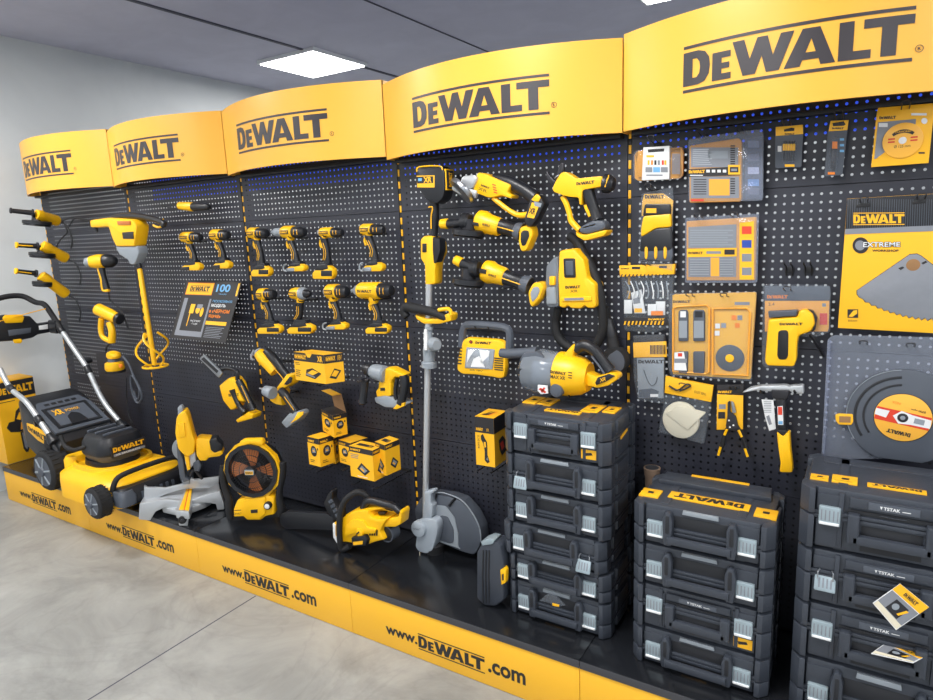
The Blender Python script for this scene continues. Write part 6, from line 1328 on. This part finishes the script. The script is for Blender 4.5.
lb.logo(fr, [rq(-.42,.78),rq(.42,.78),rq(.42,.55),rq(-.42,.55)], .0152, 'print_black', False)
lb.text(fr, '8700 rpm', [rq(-.7,-.38),rq(-.2,-.38),rq(-.2,-.5),rq(-.7,-.5)], .0152, 'print_black'); lb.text(fr, 'INOX', [rq(.2,-.5),rq(.5,-.5),rq(.5,-.62),rq(.2,-.62)], .0152, 'orange_print')
tg = MB(); tg.ext(fr, fr.q(cO, [(428,485),(445,478),(518,482),(520,520),(510,538),(445,535),(430,515)]), .012, .014, 'yellow_print', .0004, .003)
tg.poly(fr, fr.q(cO, [(448,492),(508,494),(506,526),(448,524)]), .0144, 'kraft')
thing('grinding_disc_pack', 'big clear shell holding a grey disc with round yellow and red label', 'tool accessory', [('clear_shell', m), ('disc', dm, [('disc_grooves', dk_)]), ('round_label', lb, None, 'yellow and red label'), ('side_tag', tg)])
hook(cO, 572, 118, 'left wire hook of the big clear disc shell', .09); hook(cO, 808, 130, 'right wire hook of the big clear disc shell', .09)
# 14 dust bag
y = -.045; fr = W(y); m = MB(); thick(m, fr, cL, [(60,280),(300,318),(262,545),(22,480)], 'thin_film', -.028, -.001, .008, .008)
b = MB(); thick(b, fr, cL, [(65,188),(312,238),(300,322),(60,275)], 'yellow_print', -.014, .0, .001); TX(b, fr, cL, 'DUST BAG', 215,262,275,275, .0006, 'print_black', 0, 12); b.tube([fr.pt(*fr.px(*cL(*t_)), .006) for t_ in ((85,235),(130,258),(175,228),(195,238),(140,262))], .0032, 'print_black', 6)
f_ = MB(); c_ = fr.px(*cL(140,420)); f_.ext(fr, circ(c_[0], c_[1], abs(fr.px(*cL(45,420))[0]-c_[0]), abs(fr.px(*cL(140,325))[1]-c_[1]), 36), -.024, -.006, 'cream_cloth', .006); thick(f_, fr, cL, [(130,340),(272,375),(268,385),(178,468),(60,380)], 'cream_cloth', -.008, -.0015, .002, .006)
thing('dust_bag_pack', 'cream cloth filter in clear bag with yellow header, left of the stripper', 'tool accessory', [('clear_bag', m), ('header_card', b), ('cloth_filter', f_)])
hook(cL, 165, 240, 'wire hook holding the cream cloth filter', .04)
# 15 wire stripper on card
m = MB(); thick(m, fr, cL, [(330,235),(468,232),(468,285),(332,282)], 'print_black', -.01, -.006, .0005); thick(m, fr, cL, [(330,284),(466,290),(464,465),(328,468)], 'yellow_print', -.01, -.006, .0005); LG(m, fr, cL, 335,262,408,280, -.0054, 'yellow_print', False); PP(m, fr, cL, RC(336,375,372,410), -.0054, 'print_black'); PP(m, fr, cL, RC(340,335,375,360), -.0054, 'grey_print'); thick(m, fr, cL, [(390,248),(420,238),(448,242),(446,258),(395,262)], 'post_black', -.008, -.004, .0005)
pl = MB(); thick(pl, fr, cL, [(388,320),(400,315),(400,372),(412,380),(430,395),(440,440),(455,462),(430,475),(380,460),(378,440),(385,400)], 'dark_metal', -.006, .004, .002, .003); thick(pl, fr, cL, [(404,315),(418,322),(432,375),(412,380)], 'steel', -.004, .003, .001, .002)
for x, yy in ((395,415),(418,440),(400,450)): pl.ext(fr, circ(*fr.px(*cL(x,yy)), .003, n=10), .003, .0055, 'white_print', .0003)
hs_a, hs_b = MB(), MB()
for H_, pts, yp in ((hs_a, ((385,460),(372,490),(358,545),(342,595)), ((352,552),(340,595))), (hs_b, ((445,465),(462,500),(480,550),(500,600)), ((478,560),(492,602)))):
    tubeq(H_, fr, cL, pts, [.006,.0065,.007,.006], 'rubber', .0, 8); tubeq(H_, fr, cL, yp, .0045, 'yellow_plastic', .005, 6); tubeq(H_, fr, cL, pts[:2], .0045, 'yellow_plastic', .005, 6)
thing('wire_stripper', 'wire stripper pliers with black and yellow handles on yellow card', 'hand tool', [('card', m), ('jaws', pl), ('handle', hs_a), ('handle', hs_b)])
hook(cL, 425, 250, 'wire hook holding the wire stripper', .05)
# 16 hammer
y = -.07; fr = W(y); h = MB(); thick(h, fr, cL, [(460,275),(500,250),(560,238),(690,235),(705,242),(725,238),(780,235),(782,280),(730,280),(700,262),(600,268),(540,262)], 'aluminium', -.03, .0, .004, .004)
h.ext(fr, fr.q(cL, [(612,255),(710,258),(700,300),(690,310),(630,308),(615,290)]), -.034, .002, 'dark_metal', .004, .004)
hd_ = MB(); thick(hd_, fr, cL, [(632,305),(688,305),(690,470),(640,470)], 'black_plastic', -.028, -.002, .006, .006)
gp = MB(); thick(gp, fr, cL, [(642,478),(652,480),(675,500),(695,478),(708,480),(712,560),(725,680),(715,686),(655,684),(662,640),(650,560)], 'yellow_plastic', -.034, .004, .01, .008); thick(gp, fr, cL, [(638,465),(692,465),(700,485),(675,505),(648,485)], 'rubber', -.032, .002, .006, .004)
lbw = MB(); thick(lbw, fr, cL, [(560,312),(622,315),(635,465),(600,475),(578,400)], 'white_print', -.012, -.009, .0003); 
for i in range(7): PP(lbw, fr, cL, RC(572,322+9*i,612,325+9*i), -.0084, 'grey_print')
PP(lbw, fr, cL, [(585,400),(600,392),(615,440),(600,445)], -.0084, 'grey_print')
sk = MB(); thick(sk, fr, cL, [(645,345),(672,342),(676,440),(648,440)], 'white_print', -.004, .0006, .0003); PP(sk, fr, cL, RC(648,346,670,388), .001, 'red_print'); PP(sk, fr, cL, RC(650,420,672,436), .001, 'sky_print')
hk_ = MB(); 
for x in (560, 735): hk_.tube([P3(cL, x+15, 275,-.005), P3(cL, x, 272,-.10), P3(cL, x-3, 262,-.105)], .0035, 'post_black', 6, sub=1)
thing('claw_hammer', 'hammer with silver head and yellow grip hanging on two black prongs', 'hand tool', [('head', h), ('shaft', hd_, [('sticker', sk, 'red and white sticker')]), ('grip', gp), ('hang_tag', lbw, None, 'white paper tag')])
thing('peg_hook', 'pair of black prongs carrying the hammer head', 'hook', hk_)
# ================================================================ stacked tool cases
def case(name, loc, w, d, h, kind, label, group, opened=None, top=None, extra=None, yaw=0):
    """local frame: x across, front at y=-d/2, z up"""
    A = math.radians(yaw); o = V(loc)
    X = V((math.cos(A), math.sin(A), 0)); Y_ = V((-math.sin(A), math.cos(A), 0))
    F = Fr(o, X, V((0, 0, 1)))                 # a=x, b=z, c = toward front
    Z = Fr(o, X, Y_)                           # a=x, b=y, c=z
    hw, hd = w/2, d/2; fz = h*(.40 if kind == 'arch' else .555)
    B = MB(); Lm = MB()
    ch = .03
    def oct_(x, yv, c=ch): return [(-x+c, -yv), (x-c, -yv), (x, -yv+c), (x, yv-c), (x-c, yv), (-x+c, yv), (-x, yv-c), (-x, -yv+c)]
    B.ext(Z, oct_(hw-.012, hd-.014), .004, fz-.001, 'case_plastic', .004); Lm.ext(Z, oct_(hw-.012, hd-.014), fz+.001, h-.004, 'case_plastic', .008)
    # corner columns with steps
    for sx in (-1, 1):
        for (m_, z0, z1, ins) in ((B, .001, fz-.002, .0), (Lm, fz+.002, h-.006, .0)):
            xa, xb = sorted((sx*(hw-.062), sx*hw))
            c_ = [(xa, -hd+.004), (xb if sx < 0 else xb, -hd+.004)]
            if sx > 0: pts = [(xa, -hd), (xb-.022, -hd), (xb, -hd+.025), (xb, -hd+.06), (xa, -hd+.06)]
            else: pts = [(xa, -hd+.06), (xa, -hd+.025), (xa+.022, -hd), (xb, -hd), (xb, -hd+.06)]
            pts2 = [(a*1, b) for a, b in pts]
            narrow = [(a if abs(a) > hw-.05 else sx*(hw-.036), b) for a, b in pts2]
            m_.ext(Z, narrow, z0, z1, 'case_plastic', .004)
            bk_ = [(a, -b) for a, b in narrow]; m_.ext(Z, bk_, z0, z1, 'case_plastic', .004)
            # side ribs
            m_.ext(Z, [(sx*(hw-.02), -hd+.09), (sx*(hw-.002), -hd+.095), (sx*(hw-.002), hd-.095), (sx*(hw-.02), hd-.09)], z0+.006, z1-.01, 'case_plastic', .003)
    # belt at the seam
    B.ext(Z, oct_(hw-.004, hd-.008), fz-.012, fz-.001, 'case_plastic', .002); Lm.ext(Z, oct_(hw-.004, hd-.008), fz+.001, fz+.011, 'case_plastic', .002)
    fy = hd-.014                               # body front distance
    Fr0 = Fr(o-Y_*fy, X, V((0, 0, 1)))          # front face frame, c outward
    parts = [('case_base', B), ('case_lid', Lm)]
    # latches
    for i, sx in enumerate((-1, 1)):
        m_ = MB(); cx = sx*(hw-.072); lw = .026
        op = opened == i
        z0, z1 = (fz-.027, fz+.027)
        Bx = MB(); 
        if op:
            fo = Fr(o-Y_*(fy+.004)+V((0, 0, 0)), X, (V((0, 0, 1))+Y_*.32).normalized())
            m_.ext(fo, [(cx-lw, -.002+fz-.050), (cx+lw, -.002+fz-.050), (cx+lw, fz-.008), (cx-lw, fz-.008)], .02, .028, 'latch_metal', .003, .004)
            for k in range(4): m_.ext(fo, [(cx-.016+.0095*k, fz-.042), (cx-.012+.0095*k, fz-.042), (cx-.012+.0095*k, fz-.016), (cx-.016+.0095*k, fz-.016)], .027, .0285, 'grey_print', .0002)
            for t_ in (-1, 1): m_.tube([Fr0.pt(cx+t_*lw*.7, fz-.012, .016), Fr0.pt(cx+t_*lw*.7, fz+.008, .014), Fr0.pt(cx+t_*lw*.55, fz+.014, .006)], .0018, 'steel', 5)
        else:
            m_.ext(Fr0, [(cx-lw, z0), (cx+lw, z0), (cx+lw, z1), (cx-lw, z1)], .0, .014, 'latch_metal', .004, .004)
            for k in range(5): m_.ext(Fr0, [(cx-.0205+.0095*k, z0+.014), (cx-.0175+.0095*k, z0+.014), (cx-.0175+.0095*k, z1-.010), (cx-.0205+.0095*k, z1-.010)], .012, .0143, 'grey_print', .0003)
            m_.ext(Fr0, [(cx-lw+.003, z0+.003), (cx+lw-.003, z0+.003), (cx+lw-.003, z0+.010), (cx-lw+.003, z0+.010)], .012, .018, 'white_print', .002)
        parts.append(('latch', m_, None, 'silver latch'))
        B.ext(Fr0, [(cx-lw-.006, .01), (cx+lw+.006, .01), (cx+lw+.006, fz-.014), (cx-lw-.006, fz-.014)], -.004, .005, 'case_plastic', .003)
        Lm.ext(Fr0, [(cx-lw-.006, fz+.014), (cx+lw+.006, fz+.014), (cx+lw+.006, h-.02), (cx-lw-.006, h-.02)], -.004, .005, 'case_plastic', .003)
    Hn = MB()
    if kind == 'arch':
        bx = w*.225
        for sx in (-1, 1):
            x = sx*bx; pts = [(x-.012, .012), (x+.012, .012), (x+.014, fz-.01), (x+.016, h*.7), (x+.008, h-.015), (x-.008, h-.015), (x-.016, h*.7), (x-.014, fz-.01)]
            Lm_ = Hn; Hn.ext(Fr0, pts, -.002, .026, 'case_plastic', .006, .006)
            Hn.ext(Fr0, [(x-.006, fz), (x+.006, fz), (x+.005, h*.82), (x-.005, h*.82)], .024, .0275, 'case_dark', .001, .004)
        Hn.box(-bx, -.012, -.010, bx, .012, .010, 'case_plastic', .006, Fr(o-Y_*(fy+.024)+V((0, 0, fz*.62)), X, V((0, 0, 1)))) 
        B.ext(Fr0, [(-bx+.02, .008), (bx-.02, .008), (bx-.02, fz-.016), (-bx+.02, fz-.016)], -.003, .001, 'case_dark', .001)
        lb = MB(); lb.ext(Fr0, [(-.052, h*.86), (.052, h*.86), (.05, h*.95), (-.05, h*.95)], -.002, .008, 'light_grey_plastic', .001)
        parts.append(('label_strip', lb))
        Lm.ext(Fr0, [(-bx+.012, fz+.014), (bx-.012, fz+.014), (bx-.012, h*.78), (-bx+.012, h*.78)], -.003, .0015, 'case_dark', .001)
        yb = MB(); 
        if extra != 'nobadge': yb.ext(Fr0, [(-.045, h*.07), (.03, h*.07), (.03, h*.14), (-.045, h*.14)], -.001, .004, 'yellow_print', .0004); yb.logo(Fr0, rect(-.043, h*.08, .0, h*.13), .0045, 'print_black', False); parts.append(('badge', yb))
    else:
        bx = w*.2
        Lm.ext(Fr0, [(-bx-.012, h*.74), (bx+.012, h*.74), (bx+.012, h*.90), (-bx-.012, h*.90)], -.003, .010, 'case_plastic', .004)
        lb = MB(); lb.ext(Fr0, [(-.055, h*.76), (.055, h*.76), (.055, h*.87), (-.055, h*.87)], .006, .0125, 'grey_plastic', .001); lb.text(Fr0, 'TSTAK', rect(-.022, h*.79, .014, h*.84), .013, 'white_print', .03); lb.poly(Fr0, [(.018, h*.80), (.036, h*.80), (.036, h*.812), (.018, h*.812)], .013, 'white_print'); lb.poly(Fr0, [(-.03, h*.84), (-.024, h*.84), (-.027, h*.79)], .013, 'white_print')
        parts.append(('label_plate', lb, None, 'grey plate with white lettering'))
        for sx in (-1, 1): Hn.ext(Fr0, [(sx*bx-.014, h*.20), (sx*bx+.014, h*.20), (sx*bx+.014, h*.66), (sx*bx-.014, h*.66)], .0, .024, 'case_plastic', .005, .004)
        Hn.box(-bx-.004, -.013, -.012, bx+.004, .013, .010, 'case_plastic', .006, Fr(o-Y_*(fy+.014)+V((0, 0, h*.27)), X, V((0, 0, 1))))
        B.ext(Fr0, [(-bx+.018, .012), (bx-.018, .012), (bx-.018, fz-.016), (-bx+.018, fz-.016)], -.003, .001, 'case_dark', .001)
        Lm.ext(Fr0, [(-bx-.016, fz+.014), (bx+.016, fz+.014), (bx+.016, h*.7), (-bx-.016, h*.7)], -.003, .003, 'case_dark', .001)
        Lm.ext(Fr0, [(-.03, fz+.02), (.03, fz+.02), (.026, h*.68), (-.026, h*.68)], .0, .006, 'case_plastic', .002)
        for sx in (-1, 1): Lm.ext(Fr0, [(sx*(bx+.03)-.006, h*.1), (sx*(bx+.03)+.006, h*.1), (sx*(bx+.03)+.006, h*.94), (sx*(bx+.03)-.006, h*.94)], -.003, .008, 'case_plastic', .003)
    parts.append(('handle', Hn))
    # top ridges
    for sx in (-1, 1):
        Lm.ext(Z, [(sx*w*.27-.012, -hd+.03), (sx*w*.27+.012, -hd+.03), (sx*w*.27+.012, hd-.04), (sx*w*.27-.012, hd-.04)], h-.006, h-.0012, 'case_plastic', .002)
    Lm.ext(Z, [(-w*.4, hd-.085), (w*.4, hd-.085), (w*.4, hd-.04), (-w*.4, hd-.04)], h-.006, h-.0012, 'case_plastic', .002)
    if top == 'low':
        Lm.ext(Z, [(-w*.42, hd-.10), (w*.42, hd-.10), (w*.40, hd-.02), (-w*.40, hd-.02)], h-.006, h+.012, 'case_plastic', .004)
        t_ = MB(); t_.ext(Z, [(-w*.28, -.015), (w*.30, -.015), (w*.30, -.065), (-w*.28, -.065)], h-.004, h+.001, 'yellow_print', .0006)
        t_.logo(Z, [(w*.26, -.062), (-w*.24, -.062), (-w*.24, -.018), (w*.26, -.018)], h+.0016, 'print_black', False); parts.append(('logo_plate', t_, None, 'yellow plate with cut-out lettering'))
        t_ = MB(); t_.ext(Z, [(-w*.2, hd-.018), (w*.24, hd-.018), (w*.24, hd-.034), (-w*.2, hd-.034)], h+.011, h+.0135, 'yellow_print', .0004); parts.append(('rear_label', t_))
        for sx, yy in ((-1, -.055), (1, -.055)):
            t_ = MB(); t_.ext(Z, [(sx*w*.415-.03, yy-.03), (sx*w*.415+.03, yy-.03), (sx*w*.415+.03, yy+.03), (sx*w*.415-.03, yy+.03)], h-.006, h+.001, 'yellow_print', .0006); t_.poly(Z, [(sx*w*.415-.009, yy-.008), (sx*w*.415+.009, yy-.008), (sx*w*.415+.009, yy+.008), (sx*w*.415-.009, yy+.008)], h+.0015, 'print_black'); parts.append(('top_sticker', t_))
    if top in ('tall', 'right'):
        t_ = MB(); yy = -hd+.075; t_.ext(Z, [(-.06, yy-.012), (.07, yy-.012), (.07, yy+.012), (-.06, yy+.012)], h-.005, h+.0008, 'yellow_print', .0005); t_.logo(Z, [(.06, yy-.010), (-.05, yy-.010), (-.05, yy+.010), (.06, yy+.010)], h+.0013, 'print_black', False); parts.append(('logo_plate', t_, None, 'yellow plate with dark lettering'))
        sp_ = [(-hw+.045, -hd+.17, .026, .075), (-hw+.103, -hd+.17, .026, .075), (hw-.108, -hd+.15, .030, .08), (hw-.046, -hd+.16, .022, .06)] if top == 'tall' else [(-hw+.04, -hd+.075, .022, .03), (-hw+.10, -hd+.085, .03, .045)]
        for (x, yv, a, b) in sp_:
            t_ = MB(); t_.ext(Z, [(x-a, yv-b*.6), (x+a, yv-b*.6), (x+a, yv+b*.6), (x-a, yv+b*.6)], h-.006, h+.001, 'yellow_print', .0006)
            t_.poly(Z, [(x-a*.3, yv-b*.15), (x+a*.3, yv-b*.15), (x+a*.4, yv+b*.15), (x-a*.2, yv+b*.15)], h+.0016, 'print_black'); t_.poly(Z, [(x-a*.8, yv-b*.42), (x+a*.6, yv-b*.42), (x+a*.6, yv-b*.38), (x-a*.8, yv-b*.38)], h+.0016, 'print_black'); parts.append(('top_sticker', t_))
    if extra in ('sticker', 'both'):
        t_ = MB(); cx = hw-.072; t_.ext(Fr0, [(cx-.026, fz-.066 if fz > .075 else .008), (cx+.026, fz-.066 if fz > .075 else .008), (cx+.026, fz-.034), (cx-.026, fz-.034)], .004, .0062, 'yellow_print', .0004)
        t_.poly(Fr0, [(cx-.012, fz-.056), (cx+.014, fz-.050), (cx+.010, fz-.042), (cx-.014, fz-.046)], .0067, 'print_black'); parts.append(('front_sticker', t_, None, 'yellow warning sticker'))
    if extra == 'side' or top == 'tall':
        S_ = Fr(o+X*(hw-.002), Y_, V((0, 0, 1))); t_ = MB(); t_.ext(S_, [(-.03, fz-.022), (.04, fz-.012), (.04, fz-.002), (-.03, fz-.012)], -.001, .0015, 'yellow_print', .0003); parts.append(('side_label', t_))
    return thing(name, label, 'tool case', parts, group, loc=tuple(loc))
Z0 = .2296
def stack(x, y, w, d, rows, group, z=Z0):
    n = len(rows)
    for i, (h, kind, label, kw) in enumerate(rows):     # bottom first
        case('tool_case', (x+kw.pop('dx', 0), y+kw.pop('dy', 0), z), w, d, h-.001, kind, label, group, **kw); z += h
S1 = 'black tool cases in the tall left stack'; S2 = 'black tool cases in the low middle stack'; S3 = 'black tool cases in the stack at the right edge'
stack(3.857, -.205, .39, .30, [
 (.134, 'arch', 'black tool case at the bottom of the tall left stack', dict(extra='badge')),
 (.106, 'arch', 'black tool case, second from the bottom of the tall left stack', dict(extra='nobadge')),
 (.121, 'arch', 'black tool case with its right latch hanging open, left stack', dict(opened=1, extra='nobadge', dx=-.012, dy=-.006)),
 (.128, 'arch', 'black tool case, third from the top of the left stack', dict(extra='nobadge')),
 (.133, 'arch', 'black tool case with its left latch hanging open, under top case', dict(opened=0)),
 (.151, 'tall', 'deep black tool case with yellow lid stickers on top of left stack', dict(top='tall', extra='both'))], S1)
stack(4.345, -.26, .405, .28, [
 (.128, 'arch', 'black tool case at the bottom of the low middle stack', dict(extra='badge')),
 (.150, 'tall', 'black tool case with swing handle and yellow warning sticker, middle stack', dict(extra='sticker')),
 (.137, 'arch', 'black tool case directly under the top one of the low middle stack', dict(extra='badge')),
 (.135, 'arch', 'black tool case with large yellow lid plate on top of middle stack', dict(top='low', extra='badge'))], S2)
stack(4.815, -.24, .425, .30, [
 (.172, 'arch', 'black tool case lowest in view of the right edge stack', dict(extra='badge')),
 (.170, 'tall', 'black tool case behind the lower tilted card, right edge stack', dict()),
 (.163, 'tall', 'black tool case with open left latch behind the upper tilted card', dict(opened=0)),
 (.180, 'tall', 'black tool case with yellow lid stickers on top of right edge stack', dict(top='right'))], S3)
# upright small case leaning beside the tall stack
m = MB(); cc = K(400,400,S4); x0 = P3(cI, 300,600,-.30)
c7 = K(463,500,4.665)
fr = W(-.372); m.ext(fr, fr.q(c7, [(62,245),(85,205),(150,195),(175,215),(190,300),(190,470),(150,498),(100,495),(62,460)]), -.07, .0, 'case_plastic', .010, .01)
rg = MB()
for dx in (0, 14, 28): rg.tube([fr.pt(*fr.px(*c7(95+dx, 235)), .001), fr.pt(*fr.px(*c7(92+dx, 350)), .001), fr.pt(*fr.px(*c7(95+dx, 480)), .001)], .003, 'case_dark', 6, sub=1)
lt_ = MB(); lt_.ext(fr, fr.q(c7, [(85,192),(120,178),(150,185),(140,205),(90,212)]), -.05, .004, 'latch_metal', .003, .004)
ye = MB(); ye.ext(fr, fr.q(c7, [(175,325),(195,315),(202,330),(200,385),(180,395)]), -.02, .003, 'yellow_plastic', .002, .003); ye.ext(fr, fr.q(c7, [(183,345),(192,342),(192,372),(184,374)]), .002, .004, 'print_black', .0005)
pz = P3(c7, 100, 497, -.30).z
dz = Z0-pz
for q_ in (m, rg, lt_, ye): q_.v = [(a, b, c+0*dz) for a, b, c in q_.v]
thing('drill_case', 'small black plastic case standing on end left of the tall case stack', 'tool case', [('shell', m), ('grooves', rg), ('latch', lt_), ('badge', ye)])
# tilted cards on the right stack
c9 = K(753,560,5.0)
def tcard(tl, tr, br, bl, y0, y1, label):
    p = [P3(c9, *bl, y0), P3(c9, *br, y0+.0), P3(c9, *tr, y1)]
    n_ = (p[1]-p[0]).cross(p[2]-p[0]); r_ = ray(*c9(*tl)); e = CAM+r_*((p[0]-CAM).dot(n_)/r_.dot(n_))
    Q = Qd(p[0], p[1], p[2], e); s_ = 1 if Q.N.y < 0 else -1
    m = MB(); m.ext(Q, R4(0, 0, 1, 1), -.001, .001, 'white_print', 0); m.poly(Q, R4(0,.72,1,1), .0016*s_, 'yellow_print'); m.logo(Q, rect(.3,.8,.75,.92), .002*s_, 'print_black')
    m.poly(Q, R4(.02,.02,.98,.70), .0014*s_, 'grey_print'); m.poly(Q, R4(.3,.2,.75,.6), .0018*s_, 'dark_metal'); m.poly(Q, R4(.02,.02,.98,.18), .0018*s_, 'cream_cloth'); m.poly(Q, circ(.45,.42,.1,.1,12), .0022*s_, 'light_grey_plastic'); m.poly(Q, [(.62,.3),(.7,.3),(.8,.55),(.72,.55)], .0022*s_, 'yellow_print')
    thing('promo_card', label, 'card', m, None)
tcard((735,118), (880,235), (715,350), (598,215), -.435, -.425, 'diamond-tilted square card with yellow band, higher of two on right stack')
tcard((690,398), (848,490), (800,515), (590,468), -.432, -.40, 'flattened tilted card with yellow band, lower of two on right stack')
# clear crumpled tag on the bottom case handle of the left stack, brown cup behind
m = MB(); fr = W(-.375); m.ext(fr, fr.q(c7, [(355,470),(395,438),(430,442),(478,490),(440,500),(400,480)]), -.002, .0, 'clear_plastic', .0004); m.ext(fr, fr.q(c7, [(418,480),(450,488),(448,498),(418,492)]), .0, .0015, 'yellow_print', .0002)
thing('clear_tag', 'crumpled clear plastic tag on the handle of the bottom left case', 'tag', m)
p = P3(K(613,460,4.665), 182, 60, -.045); m = MB(); m.lathe((p.x, -.045, Z0), (p.x, -.045, p.z+.02), [(0,.024),(.93,.024),(.95,.027),(1,.030)], 'brown_cup', 20)
m.lathe((p.x, -.045, p.z+.012), (p.x, -.045, p.z+.021), [(0,.02),(1,.024)], 'case_dark', 20)
thing('cardboard_tube', 'brown tube with flared rim standing behind the top of the low middle stack', 'tube', m)
